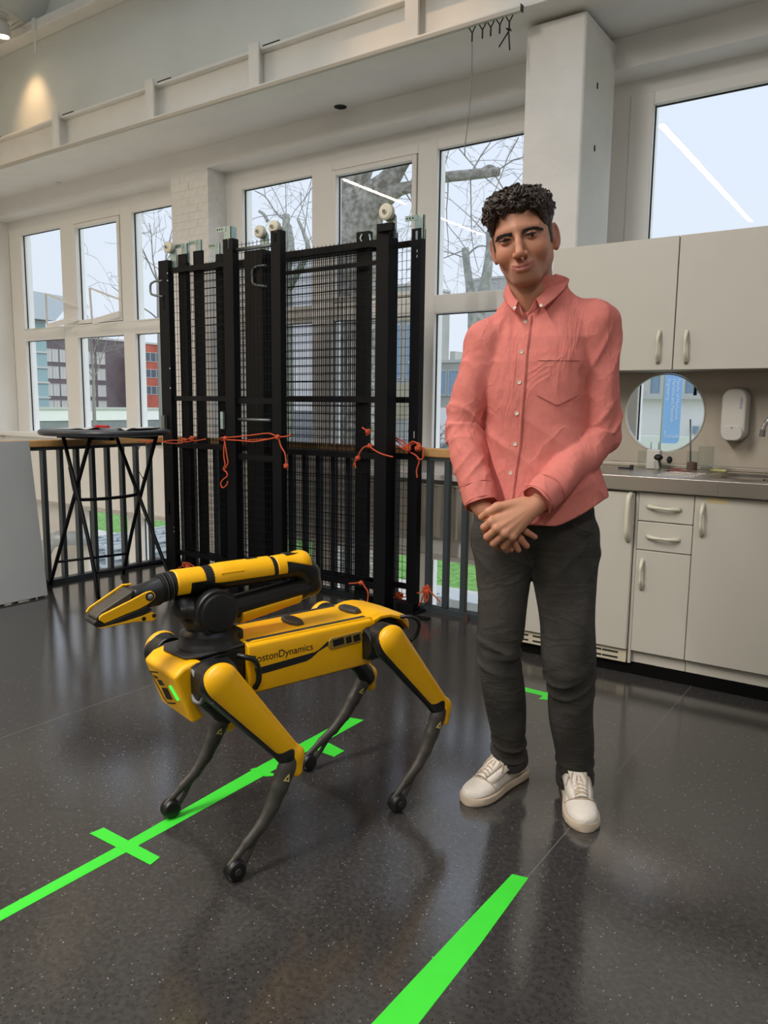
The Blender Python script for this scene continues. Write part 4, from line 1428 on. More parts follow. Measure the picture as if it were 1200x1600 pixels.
l = thing('ceiling_light', 'added linear lamp out of view below the upper floor, brightening the lower hall', 'luminaire', (-5.6, 0.4, -0.45))
MB().box(-5.65, -5.55, -1.05, 1.85, -0.46, -0.41).build('housing', M['white_pl'], l, bevel=0.008)  # housing of the added lower hall lamp
for yy in (-0.8, 1.6):
    MB().box(-5.56, -4.93, yy-0.015, yy+0.015, -0.44, -0.41).build('support_arm', M['zinc_dark'], l)
# ================================================================== outside: lawn, trees, buildings; lower hall
def noise_mat(name, c1, c2, scale, rough=0.9, bump=0.0):
    m = mat(name, c1, rough, bump=bump, bscale=scale)
    nt = m.node_tree
    b = nt.nodes['Principled BSDF']
    tc = nt.nodes.new('ShaderNodeNewGeometry')
    n = nt.nodes.new('ShaderNodeTexNoise')
    n.inputs['Scale'].default_value = scale
    n.inputs['Detail'].default_value = 8
    nt.links.new(tc.outputs['Position'], n.inputs['Vector'])
    r = nt.nodes.new('ShaderNodeValToRGB')
    r.color_ramp.elements[0].position = 0.35
    r.color_ramp.elements[1].position = 0.65
    r.color_ramp.elements[0].color = lin(c1)
    r.color_ramp.elements[1].color = lin(c2)
    nt.links.new(n.outputs['Fac'], r.inputs[0])
    nt.links.new(r.outputs[0], b.inputs['Base Color'])
    return m


GZ = -2.6
M['grass'] = noise_mat('lawn_green', (84, 136, 58), (134, 180, 92), 9.0)
M['pave'] = noise_mat('pale_paving', (196, 190, 180), (214, 208, 198), 2.0)
M['asphalt'] = noise_mat('asphalt', (128, 130, 134), (146, 148, 152), 1.0)
M['bark'] = noise_mat('speckled_plane_bark', (112, 106, 96), (168, 164, 154), 9.0, bump=0.4)
M['bark_pale'] = noise_mat('pale_bark', (140, 140, 134), (178, 178, 170), 7.0, bump=0.3)
M['twig'] = mat('twig_hazed', (150, 142, 138), 0.9)  # paled to grey: haze and backlight put into the twig colour
structure(MB().box(-400, 200, 5.1, 400, GZ-0.2, GZ-0.03).build('ground', M['asphalt']))
structure(MB().box(-60, 30, 14.2, 45, GZ-0.03, GZ).build('lawn', M['grass']))
structure(MB().box(-60, 30, 5.13, 14.2, GZ-0.03, GZ-0.005).build('path', M['pave']))
structure(MB().box(-60, 30, 17.6, 18.2, GZ, GZ+0.004).build('footpath', M['pave'])) if False else None

# --- trees
def branch(mb, tw, rng, p, d, length, r, depth, maxd, droop, twig_r=0.004):
    n = 5
    pts, rs = [Vector(p)], [r]
    q = Vector(p)
    d = Vector(d).normalized()
    for i in range(n):
        d = (d+Vector((rng.uniform(-1, 1), rng.uniform(-1, 1), rng.uniform(-1, 1)))*0.22+Vector((0, 0, droop*0.12))).normalized()
        q = q+d*length/n
        pts.append(q.copy())
        rs.append(max(twig_r, r*(1-0.55*(i+1)/n)))
    (mb if r > 0.02 else tw).tube(pts, rs, 6 if r > 0.03 else 4, caps=False)
    if depth >= maxd:
        return
    for k in range(rng.randint(2, 3)):
        t = rng.randint(1, n)
        nd = (d*0.5+Vector((rng.uniform(-1, 1), rng.uniform(-1, 1), rng.uniform(-0.6, 0.9)))).normalized()
        branch(mb, tw, rng, pts[t], nd, length*rng.uniform(0.5, 0.75), max(twig_r, rs[t]*0.55), depth+1, maxd, droop, twig_r)


def tree(label, limbs, starts, seed, mat_='bark', name='bare_tree', maxd=3, twig_r=0.005, length=1.6, r0=0.05, droop=-0.5):
    base = limbs[0][0][0]
    t = thing(name, label, 'tree', (base[0], base[1], GZ))
    for i, (pts, rs) in enumerate(limbs):
        P = smooth_path(pts, 5)
        R = np.interp(np.linspace(0, len(pts)-1, len(P)), range(len(pts)), rs)
        MB().tube(P, list(R), 14).build('trunk' if i == 0 else 'limb', M[mat_], t, smooth=True)
    rng = random.Random(seed)
    mb, tw = MB(), MB()
    for s in starts:
        p, d = s[0], s[1]
        branch(mb, tw, rng, p, d, length*(s[2] if len(s) > 2 else 1), r0*(s[3] if len(s) > 3 else 1), 0, maxd, droop, twig_r)
    if mb.v:
        o = mb.build('branches', M['twig'], t, smooth=True)
        o['kind'] = 'stuff'
    if tw.v:
        o = tw.build('twigs', M['twig'], t)
        o['kind'] = 'stuff'
    return t


YA = 12.8
ta = (-9.597, 12.8, 1.162)
tree('big speckled plane tree whose thick trunk fills the middle window', [
    ([(ta[0], YA, GZ), (ta[0], YA, 0.6), (-9.62, 12.8, 4.203), (-9.643, 12.8, 5.064), (-9.758, 12.8, 5.625), (-9.89, 12.8, 6.309)], [0.55, 0.48, 0.47, 0.42, 0.25, 0.16]),
    ([(-9.528, 12.8, 4.562), (-9.284, 12.8, 5.162), (-8.878, 12.8, 5.497), (-8.587, 12.8, 5.766), (-8.305, 12.8, 6.063)], [0.40, 0.34, 0.22, 0.15, 0.12]),
    ([(-9.329, 12.8, 5.024), (-8.949, 12.8, 5.236), (-8.58, 12.8, 5.325), (-8.192, 12.8, 5.339), (-7.665, 12.8, 5.397), (-7.067, 12.8, 5.363), (-6.721, 12.8, 5.343), (-6.508, 12.8, 5.331)], [0.30, 0.22, 0.12, 0.10, 0.095, 0.09, 0.085, 0.075]),
    ([(-6.848, 12.8, 5.351), (-6.748, 12.8, 5.411), (-6.648, 12.8, 5.417), (-6.535, 12.8, 5.378)], [0.07, 0.06, 0.05, 0.02]),
    ([(-9.595, 12.8, 5.058), (-9.536, 12.8, 5.533), (-9.338, 12.8, 5.92), (-9.265, 12.8, 6.262)], [0.28, 0.18, 0.13, 0.1]),
    ([(-9.691, 12.8, 5.07), (-10.048, 12.8, 5.607), (-10.461, 12.8, 6.013), (-10.884, 12.8, 6.354)], [0.26, 0.16, 0.10, 0.07])],
    [((-8.304, 12.8, 6.017), (0.6, 0, 0.6)), ((-8.363, 12.8, 5.341), (0.4, 0, 0.9)), ((-7.665, 12.8, 5.397), (0.3, 0.1, 0.8)), ((-7.529, 12.8, 5.377), (0.2, -0.2, -0.8)), ((-7.067, 12.8, 5.363), (0.5, 0, 0.7)), ((-7.067, 12.8, 5.363), (-0.1, 0.2, -0.9)), ((-6.558, 12.8, 5.339), (0.8, 0, 0.3)), ((-6.621, 12.8, 5.349), (0.4, 0, -0.8)), ((-10.884, 12.8, 6.354), (-0.6, 0, 0.5)), ((-10.461, 12.8, 6.013), (-0.5, 0, -0.4)), ((-9.265, 12.8, 6.262), (0.3, 0, 0.9)), ((-8.587, 12.8, 5.766), (0.5, 0.1, -0.6)), ((-8.507, 12.8, 5.315), (0.5, 0.1, -0.9)), ((-7.547, 12.8, 6.077), (0.6, 0, -0.5)), ((-6.149, 12.8, 5.83), (-0.6, 0, -0.5)), ((-8.22, 12.8, 5.343), (0.1, 0, -0.9))],
    5, 'bark', 'plane_tree', 3, 0.003, 1.7, 0.013, -0.7)
YB = 19.0
tree('pollarded tree with two bare pale limbs in a V behind the head of the man', [
    ([(-10.1070, YB, GZ), (-10.1070, YB, 0.5), (-10.181, 19, 3.569), (-10.331, 19, 3.999), (-10.446, 19, 4.596), (-10.54, 19, 5.107), (-10.59, 19, 5.478)], [0.32, 0.28, 0.25, 0.14, 0.11, 0.10, 0.10]),
    ([(-10.164, 19, 3.652), (-10.009, 19, 4.229), (-9.896, 19, 4.883), (-9.858, 19, 5.453), (-9.89, 19, 5.831)], [0.2, 0.17, 0.13, 0.1, 0.085]),
    ([(-10.506, 19, 5.304), (-10.297, 19, 5.449), (-10.106, 19, 5.495), (-9.915, 19, 5.443)], [0.03, 0.025, 0.02, 0.02]),
    ],
    [((-10.59, 19, 5.478), (-0.4, 0, 0.8)), ((-9.89, 19, 5.831), (0.2, 0, 0.9)), ((-10.589, 19, 5.445), (-0.8, 0, -0.2)), ((-10.523, 19, 5.188), (-0.8, 0, 0.3)), ((-9.885, 19, 5.7), (-0.7, 0, 0.5))],
    8, 'bark_pale', 'pollarded_tree', 3, 0.004, 2.0, 0.016, -0.6)
YC = 22.0
tree('pollarded tree with pale stumps behind the left part of the mesh panels', [
    ([(-19.7720, YC, GZ), (-19.7720, YC, 0.5), (-19.742, 22, 4.809), (-19.762, 22, 6.183), (-19.721, 22, 7.31), (-19.715, 22, 8.092)], [0.34, 0.3, 0.26, 0.18, 0.15, 0.13]),
    ([(-19.668, 22, 6.175), (-19.476, 22, 6.947), (-19.563, 22, 7.695)], [0.16, 0.12, 0.08]),
    ([(-19.58, 22, 5.486), (-18.716, 22, 6.647), (-18.864, 22, 7.326), (-19.164, 22, 7.869)], [0.14, 0.1, 0.07, 0.05]),
    ([(-19.779, 22, 7.877), (-20.246, 22, 8.271), (-20.718, 22, 8.829), (-21.266, 22, 9.132)], [0.04, 0.03, 0.025, 0.02]),
    ([(-20.633, 22, 7.98), (-20.823, 22, 8.23), (-21.049, 22, 8.373)], [0.07, 0.06, 0.05])],
    [((-19.715, 22, 8.092), (0.0, 0, 0.9)), ((-19.716, 22, 8.025), (-0.8, 0, 0.4)), ((-19.164, 22, 7.869), (0.6, 0, 0.6)), ((-18.715, 22, 6.979), (0.7, 0, 0.5)), ((-20.718, 22, 8.829), (-0.4, 0, 0.7)), ((-19.716, 22, 7.981), (-0.3, 0, 0.9)), ((-18.864, 22, 7.326), (0.3, 0, 0.9)), ((-19.009, 22, 8.771), (0.1, 0, -0.9))],
    11, 'bark_pale', 'pollarded_tree', 3, 0.0045, 2.2, 0.018, -0.4)
XD = -30.0
pd = [(-30, 24.528, 5.118), (-30, 24.516, 6.868)]
tree('slim bare tree seen in the right pane of the left window', [([(-30, pd[0][1], GZ), (-30, pd[0][1], 2.0), pd[0], pd[1]], [0.13, 0.11, 0.08, 0.05])],
     [(pd[1], (0, -0.2, 0.9)), (pd[1], (0, 0.6, 0.6)), (pd[0], (0, -0.7, 0.6)), (pd[0], (0.1, 0.5, 0.7)), (pd[1], (0, -0.6, 0.7)), (pd[1], (0.2, 0.2, 0.9))], 14, 'twig', 'bare_tree', 3, 0.008, 2.6, 0.04, 0.3)
pe = [(-40, 27.822, 0.826), (-40, 27.864, 2.675), (-40, 27.787, 3.77)]
tree('thin bare street tree standing before the dark brick building', [([(-40, pe[0][1], GZ), pe[0], pe[1], pe[2]], [0.12, 0.1, 0.07, 0.05])],
     [(pe[2], (0, -0.3, 0.9)), (pe[2], (0, 0.4, 0.9)), (pe[1], (0, -0.5, 0.8)), (pe[1], (0, 0.5, 0.8)), (pe[2], (0, 0.1, 1.0))], 17, 'twig', 'bare_tree', 3, 0.01, 2.4, 0.045, 0.5)

# --- far buildings
M['brick_dark'] = noise_mat('hazed_dark_brick', (98, 88, 92), (116, 104, 108), 0.5)  # brick greyed and lightened, distance haze painted into it
M['brick_red'] = noise_mat('orange_red_brick', (172, 82, 66), (192, 100, 80), 0.5)
M['concrete'] = noise_mat('far_concrete', (168, 168, 158), (184, 184, 176), 0.3)
M['tan_band'] = noise_mat('far_tan_band', (178, 168, 140), (190, 180, 154), 0.3)
M['pale_wall'] = noise_mat('far_pale_render', (244, 238, 236), (248, 244, 242), 0.3)
M['far_glass'] = mat('far_window_glass', (136, 160, 182), 0.15)
M['far_glass_dark'] = mat('far_window_dark', (92, 100, 112), 0.15)
M['far_glass_pale'] = mat('far_window_pale', (206, 204, 196), 0.2)
M['far_frame'] = mat('far_window_frame', (198, 196, 190), 0.6)
M['curtain_glass'] = mat('greenish_curtain_glass', (150, 178, 180), 0.15)


def facade_x(name, label, X, ya, yb, z0, z1, m, wins, wm='far_glass', depth=8.0, fr='far_frame', roof=True):
    """building whose face is the plane x = X (seen from +x); wins: (y0, y1, z0, z1)"""
    b = thing(name, label, 'building', (X, (ya+yb)/2, GZ))
    MB().box(X-depth, X, ya, yb, z0, z1).build('wall', M[m], b)
    if roof:
        MB().box(X-depth-0.1, X+0.15, ya-0.1, yb+0.1, z1, z1+0.25).build('roof_edge', M['far_frame'], b)
    for y0, y1, a, c in wins:
        w = MB().box(X, X+0.08, y0-0.05, y1+0.05, a-0.06, a).box(X, X+0.08, y0-0.05, y1+0.05, c, c+0.06).box(X, X+0.08, y0-0.05, y0, a, c).box(X, X+0.08, y1, y1+0.05, a, c).box(X, X+0.06, (y0+y1)/2-0.04, (y0+y1)/2+0.04, a, c).build('window', M[fr], b)
        MB().box(X, X+0.03, y0, y1, a, c).build('pane', M[wm], w)
    return b


def facade_y(name, label, Y, xa, xb, z0, z1, m, wins, wm='far_glass', depth=8.0, fr='far_frame', roof=True, bands=()):
    b = thing(name, label, 'building', ((xa+xb)/2, Y, GZ))
    MB().box(xa, xb, Y, Y+depth, z0, z1).build('wall', M[m], b)
    if roof:
        MB().box(xa-0.1, xb+0.1, Y-0.15, Y+depth, z1, z1+0.3).build('roof_edge', M['far_frame'], b)
    for a, c, bm in bands:
        MB().box(xa, xb, Y-0.1, Y, a, c).build('band', M[bm], b)
    for x0, x1, a, c in wins:
        w = MB().box(x0-0.1, x1+0.1, Y-0.2, Y, a-0.1, a).box(x0-0.1, x1+0.1, Y-0.2, Y, c, c+0.1).box(x0-0.1, x0, Y-0.2, Y, a, c).box(x1, x1+0.1, Y-0.2, Y, a, c).build('window', M[fr], b)
        MB().box(x0, x1, Y-0.14, Y, a, c).build('pane', M[wm], w)
    return b


bc = [(-90, 55.668, 8.013), (-90, 67.668, 9.419), (-90, 55.52, -1.299), (-90, 61.173, 8.223)]
ya, yb = bc[0][1], bc[1][1]
zt = max(bc[0][2], bc[1][2])
W = []
for r, (py0, py1) in enumerate([(6.25, 7.72), (4.19, 5.59), (2.04, 3.44), (0.55, 1.38)]):
    for y0_, y1_ in [[56.11, 56.8], [56.95, 57.69], [57.97, 58.72], [60.75, 61.5], [62.06, 62.83], [63.31, 64.48]]:
        W.append((y0_, y1_, py0, py1))
facade_x('office_block', 'dark brown brick block with pale arched windows behind the bar table', -90, ya, yb, GZ, zt, 'brick_dark', W, 'far_glass_pale')
rc = [(-86, 67.366, 9.002), (-86, 76.055, 10.144)]
W = []
for y in [67.75, 69.64, 72.04, 74.53]:
    for a, c in [(6.79, 7.9), (4.66, 5.68), (2.43, 3.46)]:
        W.append((y-0.9, y+0.9, a, c))
facade_x('apartment_block', 'orange red brick block beside the left post of the mesh panels', -86, max(rc[0][1], yb+0.3), rc[1][1]+8, GZ, rc[0][2], 'brick_red', W, 'far_glass_dark', depth=2.5)
# glass tower with its slanted pale roof
gc = [(-70, 41.728, 8.521), (-70, 43.749, 8.825), (-70, 42.48, 10.649), (-70, 45.718, 10.409), (-70, 45.657, 9.184)]
gt = thing('glass_tower', 'greenish glazed tower with white floor edges at the far left pane', 'building', (-70, gc[0][1], GZ))
MB().box(-78, -70, gc[0][1]-6, gc[1][1], GZ, gc[1][2]).build('glazing', M['curtain_glass'], gt)
nb = 8
for i in range(nb):
    z = GZ+(gc[1][2]-GZ)*(i+1)/nb
    MB().box(-78.1, -69.85, gc[0][1]-6, gc[1][1]+0.1, z-0.12, z+0.05).build('floor_edge', M['far_frame'], gt)
MB().prism([(-69.0, gc[0][1]-6, gc[1][2]+0.1), (-69.0, gc[1][1]+0.4, gc[1][2]+0.1), (-69.0, gc[3][1], gc[3][2]+0.2), (-69.0, gc[3][1]-0.5, gc[3][2]+0.9), (-69.0, gc[0][1]-6, gc[2][2]+1.0)], (-8, 0, 0)).build('canopy_roof', mat('pale_metal_roof', (186, 194, 200), 0.4), gt)
# white parapet and parked car
pc = [(-55, 32.44, 0.655), (-55, 45.542, 0.851), (-55, 32.394, -0.196)]
pw = thing('parapet', 'long white parapet of a parking deck behind the left window', 'parapet', (-55, pc[0][1], GZ))
MB().box(-55.4, -55, pc[0][1]-10, pc[1][1]+14, GZ, pc[2][2]).build('base_wall', M['asphalt'], pw)
MB().box(-55.6, -54.9, pc[0][1]-10, pc[1][1]+14, pc[2][2], pc[0][2]).build('parapet_wall', M['pale_wall'], pw)
MB().box(-55.7, -54.8, pc[0][1]-10, pc[1][1]+14, pc[0][2], pc[0][2]+0.2).build('coping', M['far_frame'], pw)
cc = [(-46, 28.821, -0.017), (-46, 30.048, -0.03)]
cy0, cy1 = cc[0][1], cc[0][1]+4.2
car = thing('car', 'small white parked car low in the left window', 'car', (-46, (cy0+cy1)/2, GZ))
def cprof(x):
    return [(x, cy0, GZ+0.35), (x, cy1, GZ+0.35), (x, cy1, GZ+0.8), (x, cy1-0.9, GZ+0.9), (x, cy1-1.5, GZ+1.42), (x, cy0+0.6, GZ+1.45), (x, cy0+0.05, GZ+0.95)]
MB().prism(cprof(-46), (-1.7, 0, 0)).build('body', mat('white_car_paint', (226, 230, 234), 0.3), car, bevel=0.06)
MB().prism([(-45.985, cy1-1.15, GZ+0.95), (-45.985, cy1-1.55, GZ+1.34), (-45.985, cy0+0.7, GZ+1.36), (-45.985, cy0+0.4, GZ+0.98)], (-0.02, 0, 0)).build('side_window', M['far_glass_dark'], car)
for y in (cy0+0.8, cy1-0.8):
    for x in (-46.1, -47.6):
        MB().lathe([(0.001, -0.1), (0.3, -0.1), (0.32, 0), (0.3, 0.1), (0.001, 0.1)], (x, y, GZ+0.32), (1, 0, 0), 14).build('wheel', M['black_pl'], car, smooth='auto')
# concrete buildings behind the mesh panels and the man
aw = []
for x in [-64.27, -62.67, -61.1, -59.56, -58.04, -56.55, -54.89, -53.16]:
    for a, c in [(4.74, 11.15)]:
        aw.append((x-0.38, x+0.38, a, c))
a0, a1 = -65.3820, -52.2400
facade_y('concrete_block', 'tall concrete block with tan bands behind the mesh panels', 82, a0, a1, GZ, 15.8450, 'concrete', aw, 'far_glass', bands=[(11.7670, 14.8490, 'tan_band'), (-0.4150, 3.9520, 'tan_band')])
b0, b1 = -45.4010, -33.5200
bw = [(-41.9530, -40.8020, 2.4160, 4.8350), (-40.4990, -39.3710, 2.4160, 4.8350), (-38.9990, -37.8950, 2.4160, 4.8350), (-37.5310, -36.4500, 2.4160, 4.8350), (-43.5960, -42.4190, 2.4160, 4.8350)]
bb = facade_y('low_concrete_block', 'low pale block with a roof box behind the right arm of the man', 70, b0, b1, GZ, 5.6800, 'concrete', bw, 'far_glass', bands=[(GZ, 1.1000, 'pale_wall')])
MB().box(-41.6560, -41.0390, 72, 75, 5.6800, 6.9680).build('roof_box', M['concrete'], bb)
facade_y('distant_block', 'hazy distant block low in the upper right window pane', 100, -54.4660, -44.5040, GZ, 18.9070, 'far_frame', [(-53.0170, -52.0080, 17.6180, 18.3190)], 'far_glass')
# white facade and banner behind the round opening
YW = 26.0
wx = [(-7.4170, -7.1100, 1.7360, 2.3740), (-6.3330, -6.0610, 1.7370, 2.3190), (-5.9650, -5.6970, 1.7370, 2.3190), (-8.1690, -7.8530, 1.7360, 2.3740), (-6.8890, -6.5890, 1.7360, 2.3740)]
wf = facade_y('white_facade', 'white rendered building with a blue banner in front, seen through the round opening', YW, -11.5, 3.0, GZ, 5.6, 'pale_wall', wx, 'far_glass', depth=5)
MB().box(-11.5, 3.0, YW-0.3, YW, 1.6360-0.08, 1.6760).build('sill_band', M['far_frame'], wf)
MB().box(-6.0170, -5.8830, YW-0.25, YW, 0.4780, 0.7170).build('wall_sign', M['far_glass'], wf)
MB().box(-11.5, 3.0, YW-3.0, YW-2.8, GZ, 0.4630).build('low_wall', M['pale_wall'], wf)
bnx0, bnx1 = -5.3960, -4.9700
bz0, bz1 = 0.3920, 4.6
bn = thing('banner', 'tall light blue banner with white lettering, seen through the round opening', 'banner', ((bnx0+bnx1)/2, 20, GZ))
fl_ = [(bnx0, 20, bz1), (bnx0, 20, bz0)]+[(bnx1-0.12+0.12*math.sin(t), 20, bz0+0.12-0.12*math.cos(t)) for t in (0, 0.4, 0.8, 1.2, 1.57)]+[(bnx1, 20, bz1)]
MB().prism(fl_, (0, 0.01, 0)).build('cloth', mat('banner_blue', (150, 192, 244), 0.7), bn)
MB().tube([(bnx0-0.03, 20.02, GZ), (bnx0-0.03, 20.02, bz1+0.1), (bnx1, 20.02, bz1+0.08)], 0.02, 8).build('pole', M['far_frame'], bn, smooth=True)
M['print_white'] = mat('banner_print', (236, 242, 250), 0.7)
bwid = bnx1-bnx0
zs_ = 1.9840
for txt, fx in (('Faculty of Mechanical,', 0.70), ('Maritime and Materials', 0.45), ('Engineering', 0.16)):
    text_obj(txt, bwid*0.27, M['print_white'], bn, face_minus_y(bnx0+bwid*fx, 19.985, zs_, 90), extrude=0.002)
text_obj('TUDelft', bwid*0.26, M['print_white'], bn, face_minus_y(bnx0+bwid*0.10, 19.985, 0.5300), extrude=0.002)
MB().prism([(bnx0+bwid*0.14, 19.985, 0.6580), (bnx0+bwid*0.22, 19.985, 0.6420), (bnx0+bwid*0.18, 19.985, 0.7210)], (0, -0.003, 0)).build('logo_flame', M['print_white'], bn)
# bush before the low block
bu = thing('bush', 'leafless greyish bush low behind the handrail, left of the man', 'bush', (-17.6860, 30, GZ))
tw = MB()
rng = random.Random(2)
bx, bz = -17.6860, -0.3760
for i in range(60):
    p = (bx+rng.uniform(-1.5, 1.5), 30+rng.uniform(-0.8, 0.8), GZ)
    d = Vector((rng.uniform(-0.5, 0.5), rng.uniform(-0.3, 0.3), 1))
    L = (0.3080-GZ)*rng.uniform(0.7, 1.0)
    pts = [Vector(p)+d*L*t/4+Vector((rng.uniform(-.1, .1), rng.uniform(-.1, .1), 0)) for t in range(5)]
    tw.tube(pts, [0.03, 0.025, 0.02, 0.016, 0.01], 4, caps=False)
    for k in range(6):
        q = pts[rng.randint(2, 4)]
        e = q+Vector((rng.uniform(-0.5, 0.5), rng.uniform(-0.3, 0.3), rng.uniform(-0.1, 0.4)))
        tw.tube([q, e], [0.014, 0.008], 4, caps=False)
o = tw.build('twigs', noise_mat('bush_twigs', (120, 112, 116), (160, 152, 152), 4), bu)
o['kind'] = 'stuff'

# --- things seen down through the railing: metal racks, paver stacks, radiator, duct
M['galv'] = mat('galvanised_steel', (186, 194, 198), 0.45, metal=0.4, var=0.1, scale=6)
rk = thing('metal_rack', 'stack of galvanised grid frames lying outside the lower window behind the bar table', 'rack', (-9.20, 7.0, GZ))
rz = [(-17.5, 12.565, -2.278)][0]
zt_ = -0.65
for k in range(9):
    z = zt_-0.03-k*0.14
    f = MB()
    xa, xb, ya_, yb_ = -9.62, -8.78, 6.3+0.02*(k % 3), 7.9
    for y in (ya_, ya_+0.4, ya_+0.8, ya_+1.2, yb_):
        f.bar((xa, y, z), (xb, y, z), 0.045, 0.045)
    for i in range(5):
        x = xa+(xb-xa)*i/4
        f.bar((x, ya_, z), (x, yb_, z), 0.045, 0.045)
    f.build('grid_frame', M['galv'], rk)
for x in (xa, xb):
    for y in (6.24, 7.96):
        MB().box(x-0.03, x+0.03, y-0.03, y+0.03, GZ, zt_).build('upright', M['galv'], rk)
for i, (px, py, w_, zz) in enumerate(((-4.1850, 7.2, 0.30, -0.7390), (-3.7860, 6.8, 0.34, -0.6560), (-3.3940, 6.4, 0.34, -0.5560))):
    ps = thing('paver_stack', ['stack of grey paving slabs outside, behind the knotted baluster', 'stack of paving slabs outside, middle one of the three behind the railing', 'stack of paving slabs outside, close to the trouser leg'][i], 'slabs', (px, py, GZ), group='paver stacks')
    rng = random.Random(20+i)
    nk_ = int((zz-GZ)/0.09)
    for k in range(nk_):
        a, c = rng.uniform(-0.012, 0.012), rng.uniform(-0.012, 0.012)
        z = zz-0.09*(nk_-k)
        if 'slab_grey' not in bpy.data.materials:
            mat('slab_grey', (190, 194, 196), 0.8, var=0.05, scale=4)
        MB().box(px-w_/2+a, px+w_/2+a, py-0.15+c, py+0.15+c, z if k else GZ, z+0.082).build('slab', bpy.data.materials['slab_grey'], ps, bevel=0.006)
RX0, RX1, RZ0, RZ1 = -3.35, -2.12, 0.34, 0.70
ra = thing('radiator', 'grey beige panel radiator hanging below the window sill behind the railing', 'radiator', ((RX0+RX1)/2, 4.62, RZ0))
M['rad'] = mat('radiator_beige', (186, 180, 166), 0.5)
n = 16
pts = []
for i in range(n):
    x0 = RX0+(RX1-RX0)*i/n
    w_ = (RX1-RX0)/n
    pts += [(x0, 4.595), (x0+w_*0.55, 4.595), (x0+w_*0.68, 4.607), (x0+w_*0.87, 4.607)]
pts.append((RX1, 4.595))
mb = MB()
poly = pts+[(RX1, 4.64), (RX0, 4.64)]
mb.prism([(x, y, RZ0) for x, y in poly], (0, 0, RZ1-RZ0))
mb.build('panel', M['rad'], ra)
MB().box(RX0, RX1, 4.59, 4.645, RZ1, RZ1+0.012).build('top_grille', M['rad'], ra, bevel=0.003)
MB().box(RX0+0.1, RX1-0.1, 4.64, 4.659, 0.4, 0.6).build('wall_mount', M['rad'], ra)
sh = tag(MB().box(-4.0, -2.08, 4.56, 4.657, 0.745, 0.785).build('shelf_ledge', M['frame'], bevel=0.004), 'white ledge on the wall above the radiator behind the railing', 'ledge')
dk = thing('ventilation_duct', 'silver ventilation duct elbow low on the wall of the lower hall, by the grey board', 'duct', (-7.6, 4.5, -0.3))
dp = [(-7.637, 4.55, -0.63), (-7.544, 4.55, -0.389), (-7.413, 4.55, -0.223), (-7.224, 4.55, -0.149), (-7.113, 4.55, -0.163)]
MB().tube(smooth_path([(dp[0][0]-0.05, 4.5, -2.7), dp[0], dp[1], dp[2], dp[3], (dp[4][0], 4.80, dp[4][2])], 5), 0.075, 18).build('pipe', M['galv'], dk, smooth=True)
for p in (dp[1], dp[3]):
    MB().lathe([(0.076, -0.02), (0.082, -0.015), (0.082, 0.015), (0.076, 0.02)], p, (0.3, 0, 1) if p is dp[1] else (1, 0, 0.2), 18).build('pipe_collar', M['galv'], dk, smooth='auto')
# ================================================================== four-legged robot with arm
M['yellow'] = mat('robot_yellow', (250, 184, 6), 0.38, var=0.03, scale=12, bump=0.03, bscale=300)
M['rb_black'] = mat('robot_black', (18, 18, 19), 0.4, var=0.2, scale=30)
M['rb_dark'] = mat('robot_dark_grey', (62, 58, 52), 0.5, var=0.15, scale=40)
M['rb_matte'] = mat('robot_matte_charcoal', (48, 46, 46), 0.6)
M['rb_gap'] = mat('robot_gap', (9, 9, 9), 0.7)
M['led'] = mat('green_status_light', (40, 220, 60), 0.4, emit=((40, 255, 70), 1.6))
M['sticker'] = mat('warning_sticker', (222, 200, 120), 0.5)
M['rb_grey_cable'] = mat('grey_cable', (120, 120, 120), 0.5)
M['rb_tan'] = mat('vent_trim', (150, 122, 50), 0.5)
RB = thing('quadruped_robot', 'yellow and black four-legged robot with a folded gripper arm, standing on the green tape', 'robot', (-1.52, 1.65, 0), math.atan2(-0.9626, -0.271))
ZB = 0.53


def rpart(mb, name, m, parent=RB, smooth=False, bevel=0, **k):
    return mb.build(name, M[m], parent, smooth=smooth, bevel=bevel, local=True, **k)


def zb(pts):
    return [(x, y, z+ZB) for x, y, z in pts]


# body core and belly
rpart(MB().prism(zb([(-0.40, -0.082, 0.035), (-0.36, -0.082, -0.06), (-0.27, -0.082, -0.085), (0.27, -0.082, -0.085), (0.315, -0.082, -0.06), (0.315, -0.082, 0.045), (0.17, -0.082, 0.06), (-0.36, -0.082, 0.06)]), (0, 0.164, 0)), 'body_core', 'rb_black', bevel=0.006)


def side_section(s, x, grow=0.0):
    prof = [(0.082, -0.080), (0.099, -0.074), (0.1055, -0.05), (0.107, -0.02), (0.107, 0.02), (0.1055, 0.045), (0.101, 0.062), (0.090, 0.0695), (0.082, 0.0695), (0.082, 0.0)]
    return [(x, s*(y+grow), z+ZB) for y, z in prof]


